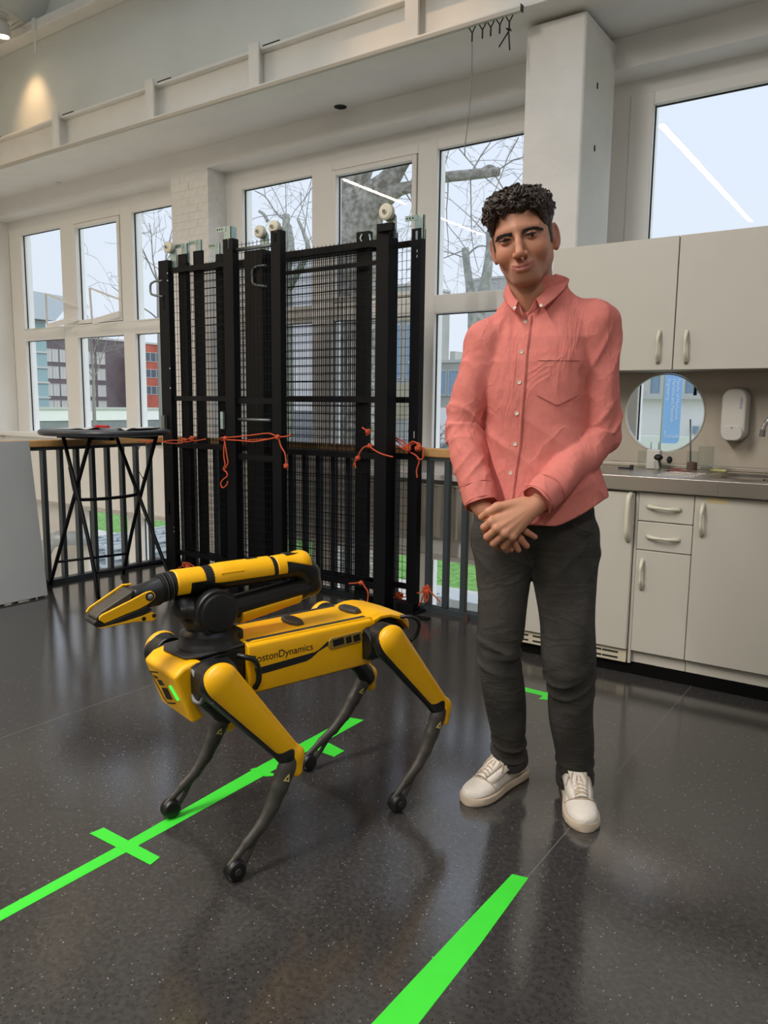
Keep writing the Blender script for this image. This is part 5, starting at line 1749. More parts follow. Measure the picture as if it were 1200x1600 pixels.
for s in (1, -1):
    sp = MB().loft([side_section(s, x) for x in (-0.276, -0.27, -0.1, 0.05, 0.150, 0.158)], flip=(s > 0))
    p = rpart(sp, 'side_panel', 'yellow', bevel=0.003)
    st = [(0.142, -0.002), (-0.059, 0.0065), (-0.075, 0.012), (-0.105, 0.030), (-0.113, 0.034), (-0.113, 0.020), (-0.09, 0.012), (-0.072, 0.006), (-0.045, -0.010), (-0.029, -0.015), (0.136, -0.022)]
    rpart(MB().prism([(x, s*0.1062, z+ZB) for x, z in st], (0, s*0.0016, 0)), 'side_stripe', 'rb_black', p)
    rpart(MB().prism([(x, s*0.1062, z+ZB) for x, z in [(-0.221, 0.030), (-0.275, 0.030), (-0.275, 0.024), (-0.221, 0.022)]], (0, s*0.0014, 0)), 'side_groove', 'rb_black', p)
    # vent with three openings
    fr_ = [(-0.106, 0.030), (-0.114, 0.038), (-0.222, 0.041), (-0.230, 0.033), (-0.230, 0.012), (-0.221, 0.006), (-0.116, 0.003), (-0.106, 0.012)]
    vent = rpart(MB().prism([(x, s*0.106, z+ZB) for x, z in fr_], (0, s*0.006, 0)), 'side_vent', 'rb_tan', p, bevel=0.0015)
    for a, b in ((-0.118, -0.158), (-0.166, -0.186), (-0.194, -0.218)):
        rpart(MB().prism([(x, s*0.1115, z+ZB) for x, z in [(a, 0.031), (b, 0.034), (b-0.004, 0.013), (a-0.004, 0.011)]], (0, s*0.0012, 0)), 'vent_opening', 'rb_gap', vent)
# top lid with its rails and rubber pads
rpart(MB().prism(zb([(-0.285, -0.092, 0.06), (0.158, -0.092, 0.06), (0.158, -0.092, 0.069), (0.14, -0.092, 0.073), (-0.285, -0.092, 0.073)]), (0, 0.184, 0)), 'top_lid', 'yellow', bevel=0.004)
for s in (1, -1):
    r = rpart(MB().box(-0.262, 0.150, s*0.080-0.0075, s*0.080+0.0075, ZB+0.070, ZB+0.0745), 'mounting_rail', 'rb_matte', bevel=0.001)
    for k in range(6):
        rpart(MB().lathe([(0.0005, 0.0008), (0.004, 0.0008), (0.004, 0)], (-0.24+0.074*k, s*0.080, ZB+0.0745), n=8), 'rail_screw', 'rb_black', r)
for x in (-0.05, -0.265):
    rpart(MB().loft([[(x+a*k, b*k2, ZB+z) for a, b in ((-0.022, -0.02), (-0.012, -0.045), (0.012, -0.045), (0.022, -0.02), (0.022, 0.02), (0.012, 0.045), (-0.012, 0.045), (-0.022, 0.02))] for k, k2, z in ((1, 1, 0.072), (1, 1, 0.08), (0.8, 0.9, 0.086))]), 'rubber_pad', 'rb_dark', bevel=0.002)
# rear cover over the hips
rc_ = MB()
secs = []
for x, w, zt, zl in ((-0.280, 0.104, 0.0745, 0.05), (-0.31, 0.104, 0.080, 0.064), (-0.345, 0.108, 0.078, 0.064), (-0.39, 0.108, 0.068, 0.048), (-0.42, 0.102, 0.055, 0.02), (-0.438, 0.09, 0.04, 0.005)):
    secs.append([(x, w*k, ZB+z) for k, z in ((1, zl), (1, (zl+zt)/2), (0.95, zt-0.008), (0.85, zt), (0, zt+0.003), (-0.85, zt), (-0.95, zt-0.008), (-1, (zl+zt)/2), (-1, zl), (-0.9, zl-0.004), (0, zl-0.004), (0.9, zl-0.004))])
rc_.loft(secs)
rpart(rc_, 'rear_cover', 'yellow', smooth='auto')
rpart(MB().box(-0.44, -0.33, -0.07, 0.07, ZB-0.05, ZB+0.045), 'rear_block', 'rb_black', bevel=0.01)
for s in (1, -1):
    rpart(MB().tube(smooth_path([(-0.385, s*0.10, ZB+0.055), (-0.41, s*0.13, ZB+0.058), (-0.44, s*0.135, ZB+0.035), (-0.445, s*0.12, ZB-0.01), (-0.42, s*0.10, ZB-0.04)], 5), 0.006, 8), 'rear_cable', 'rb_black', smooth=True)

# head
hp = [(0.290, 0.048), (0.312, 0.050), (0.345, 0.042), (0.372, 0.020), (0.3265, -0.110), (0.318, -0.118), (0.285, -0.106), (0.300, -0.085), (0.311, -0.05), (0.313, 0.0)]
hd = rpart(MB().prism([(x, -0.098, z+ZB) for x, z in hp], (0, 0.196, 0)), 'head_shell', 'yellow', bevel=0.009, seg=3)
FA, FB = Vector((0.3735, 0, 0.022)), Vector((0.3275, 0, -0.112))
fd = (FB-FA).normalized()
fn_ = Vector((-fd.z, 0, fd.x))
fn_ = fn_ if fn_.x > 0 else -fn_


def face_poly(uv, name, m, th=0.0012, off=-0.0008):
    pts = [FA+fd*v+Vector((0, u, ZB))+fn_*off for u, v in uv]
    return rpart(MB().prism(pts, fn_*th), name, m, hd)


face_poly([(-0.049, 0.054), (-0.016, 0.046), (-0.006, 0.060), (-0.045, 0.071)], 'camera_window', 'rb_gap')
face_poly([(-0.040, 0.078), (0.006, 0.064), (0.014, 0.098), (-0.034, 0.113)], 'camera_window', 'rb_gap')
face_poly([(-0.070, 0.046), (-0.030, 0.041), (-0.060, 0.056)], 'camera_window', 'rb_gap')
for a, b in (((-0.086, 0.040), (-0.054, 0.122)), ((-0.054, 0.122), (-0.036, 0.127)), ((-0.036, 0.127), (0.026, 0.106)), ((-0.086, 0.040), (-0.02, 0.022))):
    d = Vector((b[0]-a[0], b[1]-a[1], 0)).normalized()
    w = Vector((-d.y, d.x, 0))*0.0016
    face_poly([(a[0]+w.x, a[1]+w.y), (b[0]+w.x, b[1]+w.y), (b[0]-w.x, b[1]-w.y), (a[0]-w.x, a[1]-w.y)], 'face_seam', 'rb_gap')
face_poly([(0.037, 0.046), (0.045, 0.043), (0.067, 0.081), (0.059, 0.084)], 'status_light', 'led', th=0.003)
# plate under the turret
rpart(MB().prism(zb([(0.335, -0.05, 0.047), (0.318, -0.085, 0.050), (0.14, -0.085, 0.062), (0.14, 0.085, 0.062), (0.290, 0.085, 0.053), (0.325, 0.062, 0.049)]), (0, 0, 0.007)), 'turret_plate', 'rb_matte', bevel=0.002)
# grey cables at the front hip, black strap loop
for s in (1, -1):
    rpart(MB().tube(smooth_path([(0.318, s*0.095, ZB+0.034), (0.326, s*0.118, ZB+0.028), (0.322, s*0.140, ZB+0.004), (0.316, s*0.144, ZB-0.024), (0.318, s*0.136, ZB-0.046), (0.326, s*0.118, ZB-0.046), (0.322, s*0.100, ZB-0.034)], 6), 0.006, 10), 'hip_cable', 'rb_grey_cable', smooth=True)
    rpart(MB().tube(smooth_path([(0.19, s*0.10, ZB+0.045), (0.178, s*0.122, ZB+0.043), (0.156, s*0.128, ZB+0.032), (0.143, s*0.127, ZB+0.008), (0.139, s*0.124, ZB-0.03), (0.145, s*0.112, ZB-0.055)], 6), 0.008, 8), 'cable_loop', 'rb_black', smooth=True)

# legs
for e, s in ((1, 1), (1, -1), (-1, 1), (-1, -1)):
    H = np.array((0.283 if e > 0 else -0.287, s*0.180, ZB+0.012))
    K = np.array((0.072 if e > 0 else -0.498, s*0.192, ZB-0.242))
    Ft = np.array((0.262 if e > 0 else (-0.303 if s > 0 else -0.240), s*0.2, 0.029))
    hx_ = 0.245 if e > 0 else -0.275
    lg = rpart(MB().lathe([(0.001, -0.055), (0.040, -0.055), (0.052, -0.045), (0.055, 0.0), (0.052, 0.045), (0.045, 0.06), (0.001, 0.062)], (hx_+0.02*e, s*0.105, ZB-0.005), (1, 0, 0), 20), 'hip_motor', 'rb_black', smooth='auto')
    rpart(MB().lathe([(0.001, 0), (0.046, 0), (0.05, 0.006), (0.05, 0.05), (0.001, 0.05)], (H[0], s*0.118, H[2]), (0, s, 0), 20), 'hip_joint', 'rb_black', smooth='auto')
    ax_ = (K-H)/np.linalg.norm(K-H)
    side = np.cross(ax_, (0, 1, 0))
    if side[2] < 0:
        side = -side                      # upper / rear side of the thigh
    lowp = K+ax_*0.016

    def thigh(P, H=H, K=K, side=side, s=s, ax_=ax_, yellow=True):
        a = s_flat(P, H, K, 0.0515, 0.0285, (0, 1, 0), 0.62)
        c = s_flat(P, K+side*0.004+ax_*0.004, K+side*0.000+ax_*0.014+np.array((0, 0, -0.034)), 0.027, 0.019, (0, 1, 0), 0.75)
        return smin(a, c, 0.012)

    def shell(P, H=H, K=K, side=side, s=s, ax_=ax_):
        d = thigh(P, H, K, side, s, ax_)
        q = P-H.astype(np.float32)
        t = np.clip((q@ax_.astype(np.float32))/np.linalg.norm(K-H), -0.3, 1.3)
        # the shell covers the upper side; the underside stays open
        cut = -(q@side.astype(np.float32))-np.interp(t, (-0.3, 0.0, 0.15, 0.5, 0.9, 1.0, 1.3), (0.08, 0.068, 0.054, 0.046, 0.042, 0.05, 0.08))
        return smax(d, cut, 0.006)

    def inner(P, H=H, K=K, side=side, s=s, ax_=ax_):
        o = (side*0.010).astype(np.float32)
        Hs, Ks = H-side*0.009-np.array((0, s*0.006, 0)), K-side*0.009-np.array((0, s*0.006, 0))
        a = s_flat(P, Hs, Ks, 0.049, 0.027, (0, 1, 0), 0.66)
        j = s_flat(P, K+np.array((0.020, 0, 0.014)), K+np.array((0.010, 0, -0.010)), 0.025, 0.023, (0, 1, 0), 0.8)
        return smin(a, j, 0.02)

    lo, hi = chain_bounds([H, K, K+np.array((0, 0, -0.03))], 0.07)
    sdf_obj('thigh_shell', shell, lo, hi, 0.004, M['yellow'], RB)
    sdf_obj('thigh', inner, lo, hi, 0.005, M['rb_black'], RB)
    # shin: bowed strut that forks above the foot
    up = np.array((0, 0, 1.0))
    d = (Ft-K)/np.linalg.norm(Ft-K)
    bow = np.cross(d, (0, 1, 0))
    if bow[0] < 0:
        bow = -bow                        # towards the front of the robot
    L = np.linalg.norm(Ft-K)
    def pt(t, o, yy=0.0):
        return K+(Ft-K)*t+bow*o+np.array((0, yy, 0))
    fs = [pt(-0.02, 0.006), pt(0.12, 0.001), pt(0.28, -0.008), pt(0.45, -0.016), pt(0.62, -0.013), pt(0.78, 0.003), pt(0.90, 0.013), pt(0.985, 0.021)]
    rs = [0.023, 0.026, 0.0245, 0.0205, 0.017, 0.0135, 0.0095, 0.009]
    rear = [pt(0.55, -0.010), pt(0.70, -0.014), pt(0.84, -0.020), pt(0.98, -0.020)]
    rr_ = [0.010, 0.0085, 0.0065, 0.008]

    def shin(P, fs=fs, rs=rs, rear=rear, rr_=rr_):
        a = None
        for i in range(len(fs)-1):
            q = s_flat(P, fs[i], fs[i+1], rs[i], rs[i+1], (0, 1, 0), 0.85)
            a = q if a is None else smin(a, q, 0.006)
        for i in range(3):
            a = smin(a, s_flat(P, rear[i], rear[i+1], rr_[i], rr_[i+1], (0, 1, 0), 0.9), 0.004)
        return a
    lo, hi = chain_bounds([K, Ft], 0.045)
    sh_ = sdf_obj('shin', shin, lo, hi, 0.003, M['rb_dark'], RB)
    edge = [pt(0.03, -0.020), pt(0.2, -0.027), pt(0.4, -0.029), pt(0.6, -0.022), pt(0.72, -0.016)]
    rpart(MB().tube(smooth_path(edge, 4), [0.006]*17, 8), 'shin_edge', 'rb_black', sh_, smooth=True)
    prof = [(0.001, -0.020), (0.018, -0.020), (0.024, -0.0185), (0.0285, -0.012), (0.029, -0.007), (0.0275, -0.006), (0.0275, -0.003), (0.029, -0.002), (0.029, 0.002), (0.0275, 0.003), (0.0275, 0.006), (0.029, 0.007), (0.0285, 0.012), (0.024, 0.0185), (0.018, 0.020), (0.001, 0.020)]
    ft = rpart(MB().lathe(prof, Ft, (0, 1, 0), 28), 'foot', 'rb_black', smooth='auto')
    rpart(MB().lathe([(0.001, 0.0005), (0.009, 0.0005), (0.011, -0.002)], Ft+np.array((0, s*0.0215, 0)), (0, s, 0), 14), 'foot_cap', 'rb_matte', ft, smooth='auto')
    # small warning triangle at the top of the shin
    c = pt(0.17, 0.0)
    yy = s*0.0172
    for sy in (1, -1):
        tri = [c+d*0.014+bow*0.008, c+d*0.010-bow*0.011, c-d*0.010+bow*0.002]
        rpart(MB().prism([(p[0], c[1]+sy*0.0212, p[2]) for p in tri], (0, sy*0.0016, 0)), 'warning_sticker', 'sticker', sh_)
        cen = sum(tri)/3
        rpart(MB().prism([tuple(np.array((cen+(p-cen)*0.42)[[0, 1, 2]])*np.array((1, 0, 1))+np.array((0, c[1]+sy*0.0227, 0))) for p in tri], (0, sy*0.0005, 0)), 'sticker_mark', 'rb_black', sh_)

# arm: turret, shoulder, upper arm, elbow, forearm, wrist, gripper
SC = (0.226, 0.0, ZB+0.160)
rpart(MB().lathe([(0.001, 0.055), (0.086, 0.055), (0.088, 0.060), (0.084, 0.074), (0.080, 0.080), (0.080, 0.096), (0.066, 0.104), (0.058, 0.116), (0.001, 0.118)], (0.222, 0, ZB), n=36), 'turret', 'rb_black', smooth='auto')
rpart(MB().box(0.14, 0.20, -0.05, 0.05, ZB+0.06, ZB+0.10), 'turret_housing', 'rb_black', bevel=0.008)


def yoke(P):
    a = s_cone(P, (0.226, 0, ZB+0.10), (0.228, 0, ZB+0.15), 0.056, 0.050)
    b = s_flat(P, (0.226, -0.045, ZB+0.160), (0.226, 0.045, ZB+0.160), 0.056, 0.056, (0, 1, 0), 0.3)
    c = s_box(P, (0.285, 0, ZB+0.165), (0.035, 0.04, 0.018), 0.012)
    d = s_cone(P, (0.255, 0, ZB+0.13), (0.30, 0, ZB+0.185), 0.035, 0.028)
    return smin(smin(smin(a, b, 0.02), c, 0.02), d, 0.02)


sdf_obj('shoulder', yoke, (0.13, -0.085, ZB+0.05), (0.35, 0.085, ZB+0.25), 0.0045, M['rb_black'], RB)
for s in (1, -1):
    rpart(MB().lathe([(0.062, -0.03), (0.064, -0.022), (0.064, 0.0), (0.060, 0.006), (0.001, 0.008)], (SC[0], s*0.056, SC[2]), (0, s, 0), 36), 'shoulder_disc', 'rb_black', smooth='auto')
    rpart(MB().lathe([(0.056, 0.0005), (0.052, 0.0045), (0.048, 0.0065), (0.001, 0.0075)], (SC[0]-0.004, s*0.0605, SC[2]-0.002), (0, s, 0), 30), 'disc_cap', 'rb_black', smooth='auto')
UA0, UA1 = np.array((0.19, 0, ZB+0.148)), np.array((-0.085, 0, ZB+0.176))
rpart(MB().tube([tuple(UA0), tuple(UA0+(UA1-UA0)*0.05), tuple(UA1)], [0.034, 0.034, 0.031], 24), 'upper_arm', 'rb_black', smooth='auto')


def ustrip(P):
    a = s_flat(P, UA0+np.array((-0.05, 0, -0.012)), UA1+np.array((0.0, 0, -0.012)), 0.036, 0.031, (0, 1, 0), 1.0)
    b = (P[:, 2]-(UA0[2]+(UA1[2]-UA0[2])*(UA0[0]-P[:, 0])/(UA0[0]-UA1[0])))+0.014
    c = smax(P[:, 0]-0.135, -(P[:, 0]+0.068), 0.003)
    return smax(smax(a, b, 0.003), c, 0.003)


sdf_obj('upper_arm_strip', ustrip, (-0.09, -0.05, ZB+0.07), (0.16, 0.05, ZB+0.20), 0.0035, M['yellow'], RB)
FZ = ZB+0.245


def elbow(P):
    pts = [np.array((0.03, 0, FZ)), np.array((-0.075, 0, FZ+0.002)), np.array((-0.105, 0, FZ-0.03)), np.array((-0.118, 0, ZB+0.178)), np.array((-0.080, 0, ZB+0.168))]
    return s_chain(P, pts, [0.036, 0.038, 0.036, 0.030, 0.030], 0.012)


sdf_obj('elbow', elbow, (-0.17, -0.055, ZB+0.12), (0.09, 0.055, ZB+0.30), 0.004, M['rb_black'], RB)


def elbow_cap(P):
    a = elbow(P)-0.0018
    ln = (P[:, 2]-(FZ-0.004))+np.clip((P[:, 0]+0.02)*0.0, -1, 1)
    diag = P[:, 2]-(FZ+0.005)+np.maximum(0, (P[:, 0]+0.005)*0.6)
    cut = np.where(P[:, 0] > -0.015, FZ-0.012-P[:, 2], FZ+0.022-P[:, 2]+0.25*(P[:, 0]+0.015))
    return smax(smax(a, cut, 0.003), smax(P[:, 0]-0.018, -(P[:, 0]+0.098), 0.002), 0.002)


sdf_obj('elbow_cover', elbow_cap, (-0.12, -0.055, ZB+0.18), (0.04, 0.055, ZB+0.30), 0.003, M['yellow'], RB)
rpart(MB().box(-0.085, -0.02, -0.016, 0.016, FZ+0.0375, FZ+0.0412), 'elbow_inlay', 'rb_black', bevel=0.001)
fx = [(0.245, 0.035), (0.20, 0.037), (0.03, 0.037)]
rpart(MB().tube([(x, 0, FZ) for x, r in fx], [r for x, r in fx], 28), 'forearm', 'rb_black', smooth='auto')


def fshell(P):
    r = np.sqrt(P[:, 1]**2+(P[:, 2]-FZ)**2)
    a = r-(0.0395-np.clip((P[:, 0]-0.19)*0.12, 0, 0.01))
    cut = (FZ-0.010)-P[:, 2]
    ends = smax(P[:, 0]-0.236, 0.032-P[:, 0], 0.002)
    return smax(smax(a, cut, 0.003), ends, 0.002)


sdf_obj('forearm_shell', fshell, (0.02, -0.05, FZ-0.04), (0.26, 0.05, FZ+0.05), 0.003, M['yellow'], RB)
rpart(MB().box(0.07, 0.105, -0.006, 0.006, FZ+0.0375, FZ+0.0402), 'forearm_slot', 'rb_gap')
rpart(MB().box(0.13, 0.20, 0.0335, 0.0375, FZ+0.006, FZ+0.018), 'forearm_recess', 'yellow', bevel=0.001)
# wrist
WZ = FZ-0.003
rpart(MB().lathe([(0.030, 0.236), (0.033, 0.25), (0.035, 0.29), (0.036, 0.33), (0.033, 0.345)], (0, 0, WZ), (1, 0, 0), 28), 'wrist', 'rb_black', smooth='auto')
for k in range(7):
    rpart(MB().lathe([(0.0355, -0.002), (0.037, -0.001), (0.037, 0.001), (0.0355, 0.002)], (0.252+k*0.0055, 0, WZ), (1, 0, 0), 24), 'cooling_rib', 'rb_black', smooth='auto')


def wshell(P):
    r = np.sqrt(P[:, 1]**2+(P[:, 2]-WZ)**2)
    a = r-0.0385
    low = np.where(P[:, 0] > 0.288, WZ-0.026, WZ+0.004)
    ends = smax(P[:, 0]-0.326, 0.244-P[:, 0], 0.002)
    return smax(smax(a, low-P[:, 2], 0.003), ends, 0.002)


sdf_obj('wrist_shell', wshell, (0.23, -0.05, WZ-0.045), (0.34, 0.05, WZ+0.05), 0.003, M['yellow'], RB)
for k in range(5):
    rpart(MB().lathe([(0.034, -0.003), (0.0385, -0.002), (0.0385, 0.002), (0.034, 0.003)], (0.331+k*0.0075, 0, WZ-0.002-k*0.001), (1, 0, -0.1), 28), 'wrist_ring', 'rb_matte' if k % 2 else 'rb_black', smooth='auto')
# gripper
GW = 0.034


def gbody(P):
    a = s_cone(P, (0.36, 0, ZB+0.232), (0.42, 0, ZB+0.220), 0.035, 0.031)
    b = s_box(P, (0.405, 0, ZB+0.222), (0.04, 0.031, 0.026), 0.012)
    return smin(a, b, 0.01)


sdf_obj('gripper_body', gbody, (0.31, -0.06, ZB+0.16), (0.48, 0.06, ZB+0.29), 0.004, M['rb_black'], RB)
np_ = [(0.388, 0.226), (0.392, 0.236), (0.400, 0.2415), (0.415, 0.240), (0.455, 0.225), (0.528, 0.200), (0.5345, 0.195), (0.535, 0.187), (0.522, 0.176), (0.470, 0.190), (0.432, 0.199), (0.410, 0.207), (0.394, 0.217)]
for s in (1, -1):
    y = 0.036 if s > 0 else -0.036
    p = rpart(MB().prism([(x, y, z+ZB) for x, z in np_], (0, -s*0.006, 0)), 'jaw_plate', 'yellow', bevel=0.002)
    rpart(MB().lathe([(0.0075, -0.001), (0.0075, 0.002), (0.001, 0.003)], (0.404, y+s*0.0005, ZB+0.2275), (0, s, 0), 18), 'pivot_screw', 'chrome', p, smooth='auto')
    rpart(MB().lathe([(0.0115, -0.001), (0.0115, 0.0008), (0.0076, 0.0008)], (0.404, y+s*0.0002, ZB+0.2275), (0, s, 0), 18), 'pivot_ring', 'rb_black', p, smooth='auto')
# upper jaw front: a dark cover between the plates, with a yellow rim
rpart(MB().prism([(x, -0.030, z+ZB) for x, z in [(0.445, 0.248), (0.528, 0.206), (0.542, 0.192), (0.538, 0.182), (0.520, 0.180), (0.455, 0.205)]], (0, 0.060, 0)), 'jaw_cover', 'rb_dark', bevel=0.003)
rpart(MB().prism([(x, -0.034, z+ZB) for x, z in [(0.425, 0.2525), (0.45, 0.2535), (0.536, 0.207), (0.545, 0.196), (0.541, 0.192), (0.530, 0.203), (0.448, 0.248), (0.427, 0.248)]], (0, 0.006, 0)), 'jaw_rim', 'yellow', bevel=0.001)
rpart(MB().prism([(x, -0.026, z+ZB) for x, z in [(0.425, 0.236), (0.447, 0.249), (0.452, 0.236), (0.44, 0.225)]], (0, 0.052, 0)), 'jaw_link', 'rb_black', bevel=0.002)
rpart(MB().prism([(x, -0.033, z+ZB) for x, z in [(0.541, 0.188), (0.548, 0.180), (0.546, 0.172), (0.532, 0.166), (0.47, 0.172), (0.42, 0.180), (0.395, 0.19), (0.41, 0.204), (0.47, 0.188), (0.520, 0.174)]], (0, 0.066, 0)), 'finger_pad', 'rb_black', bevel=0.003)
rpart(MB().prism([(x, -0.030, z+ZB) for x, z in [(0.40, 0.184), (0.385, 0.178), (0.386, 0.166), (0.398, 0.160), (0.44, 0.166), (0.53, 0.1635), (0.538, 0.1675), (0.47, 0.172), (0.43, 0.178)]], (0, 0.063, 0)), 'lower_jaw', 'yellow', bevel=0.002)
for x, z in ((0.393, 0.175), (0.421, 0.171)):
    rpart(MB().lathe([(0.0055, 0), (0.0055, 0.002), (0.001, 0.0022)], (x, 0.0330, ZB+z), (0, 1, 0), 12), 'jaw_screw', 'rb_black', smooth='auto')
rpart(MB().box(0.395, 0.425, -0.012, 0.012, ZB+0.180, ZB+0.205), 'gripper_link', 'rb_black')
# lettering on the near side
o = text_obj('BostonDynamics', 0.030, M['rb_black'], RB, Matrix.Identity(4), extrude=0.0004)
sx = 0.182/7.7/0.030
o.matrix_local = Matrix(((-1, 0, 0, 0.152), (0, 0, 1, 0.1073), (0, 1, 0, ZB+0.0155), (0, 0, 0, 1)))
LOGO = o
# ================================================================== the man in the pink shirt
PX, PY, PR = -0.92, 2.17, math.atan2(0.39029, 0.92069)
MAN = thing('person', 'dark curly haired man in a pink button-down shirt, hands clasped, standing by the kitchen', 'person', (PX, PY, 0), PR)


def tint_mat(name, rough=0.55, bump=0.0, bscale=200, sss=0.0, spec=0.4):
    m = mat(name, (200, 150, 125), rough, bump=bump, bscale=bscale, spec=spec)
    nt = m.node_tree
    at = nt.nodes.new('ShaderNodeAttribute')
    at.attribute_name = 'tint'
    nt.links.new(at.outputs['Color'], nt.nodes['Principled BSDF'].inputs['Base Color'])
    if sss:
        b = nt.nodes['Principled BSDF']
        b.inputs['Subsurface Weight'].default_value = sss
        b.inputs['Subsurface Radius'].default_value = (0.01, 0.004, 0.002)
        b.inputs['Subsurface Scale'].default_value = 0.6
    return m


M['skin'] = tint_mat('skin', 0.5, bump=0.06, bscale=350, sss=0.12)
M['shirt'] = mat('pink_cotton', (211, 124, 114), 0.85, var=0.05, scale=60, bump=0.12, bscale=420, spec=0.2)
M['denim'] = mat('charcoal_denim', (66, 63, 60), 0.9, var=0.32, scale=9, bump=0.2, bscale=500, spec=0.2)
M['seam'] = mat('pink_seam_thread', (176, 92, 84), 0.9)
M['hair'] = mat('dark_brown_hair', (54, 41, 34), 0.5, var=0.35, scale=70, spec=0.5)
M['brow'] = mat('eyebrow_hair', (38, 28, 25), 0.8)
M['eye_white'] = mat('eye_white', (140, 130, 126), 0.35)
M['iris'] = mat('dark_iris', (26, 17, 13), 0.2)
M['button'] = mat('pearl_button', (226, 214, 200), 0.3)
M['button_hole'] = mat('button_hole', (120, 96, 88), 0.6)
M['leather'] = mat('white_leather', (228, 218, 206), 0.55, var=0.06, scale=18, bump=0.15, bscale=160)
M['sole'] = mat('white_rubber_sole', (204, 186, 164), 0.65, var=0.12, scale=25)
M['lace'] = mat('white_lace', (196, 174, 148), 0.8, bump=0.4, bscale=600)
M['sock'] = mat('dark_sock', (30, 30, 32), 0.9)



def add_wrinkles(m, scale, strength, dist, stretch=(1, 1, 1), rot=(0, 0, 0)):
    """fine cloth creases: warped ridged noise into the bump"""
    nt = m.node_tree
    b = nt.nodes['Principled BSDF']
    tc = nt.nodes.new('ShaderNodeTexCoord')
    mp = nt.nodes.new('ShaderNodeMapping')
    mp.inputs['Scale'].default_value = stretch
    mp.inputs['Rotation'].default_value = rot
    nt.links.new(tc.outputs['Object'], mp.inputs['Vector'])
    n = nt.nodes.new('ShaderNodeTexNoise')
    n.inputs['Scale'].default_value = scale
    n.inputs['Detail'].default_value = 2.5
    n.inputs['Distortion'].default_value = 1.2
    nt.links.new(mp.outputs[0], n.inputs['Vector'])
    s1 = nt.nodes.new('ShaderNodeMath')
    s1.operation = 'SUBTRACT'
    s1.inputs[1].default_value = 0.5
    nt.links.new(n.outputs['Fac'], s1.inputs[0])
    a1 = nt.nodes.new('ShaderNodeMath')
    a1.operation = 'ABSOLUTE'
    nt.links.new(s1.outputs[0], a1.inputs[0])
    p1 = nt.nodes.new('ShaderNodeMath')
    p1.operation = 'POWER'
    p1.inputs[1].default_value = 0.6
    nt.links.new(a1.outputs[0], p1.inputs[0])
    bp = nt.nodes.new('ShaderNodeBump')
    bp.invert = True
    bp.inputs['Strength'].default_value = strength
    bp.inputs['Distance'].default_value = dist
    nt.links.new(p1.outputs[0], bp.inputs['Height'])
    old = b.inputs['Normal'].links
    if old:
        nt.links.new(old[0].from_socket, bp.inputs['Normal'])
    nt.links.new(bp.outputs[0], b.inputs['Normal'])


add_wrinkles(M['shirt'], 7.0, 0.55, 0.012, (1.5, 1.5, 0.8), (0, 0.6, 0.3))
add_wrinkles(M['denim'], 9.0, 0.5, 0.010, (0.7, 0.7, 1.5), (0, 0.2, 0))
_rs = np.random.RandomState(7)
_W = [(_rs.randn(3), _rs.rand()*6.28) for _ in range(10)]


def wob(P, f):
    """smooth wobble in -1..1 with feature size about 1/f metres"""
    out = 0
    for d, ph in _W[:7]:
        out = out+np.sin((P@(d*f*2.2).astype(np.float32))+ph)
    return out/3.2


# ---------------------------------------------------------------- head
HS = 1.10
HR_ = rotm('Y', -11) @ rotm('Z', -7) @ rotm('X', 7)
HCn = np.array((-0.088, -0.012, 1.728), np.float32)


def to_head(P):
    return ((P-HCn) @ HR_)/HS


def from_head(p):
    return HR_ @ (np.asarray(p, np.float32)*HS)+HCn


EYE_X, EYE_Y, EYE_Z = 0.0325, -0.0765, 0.0


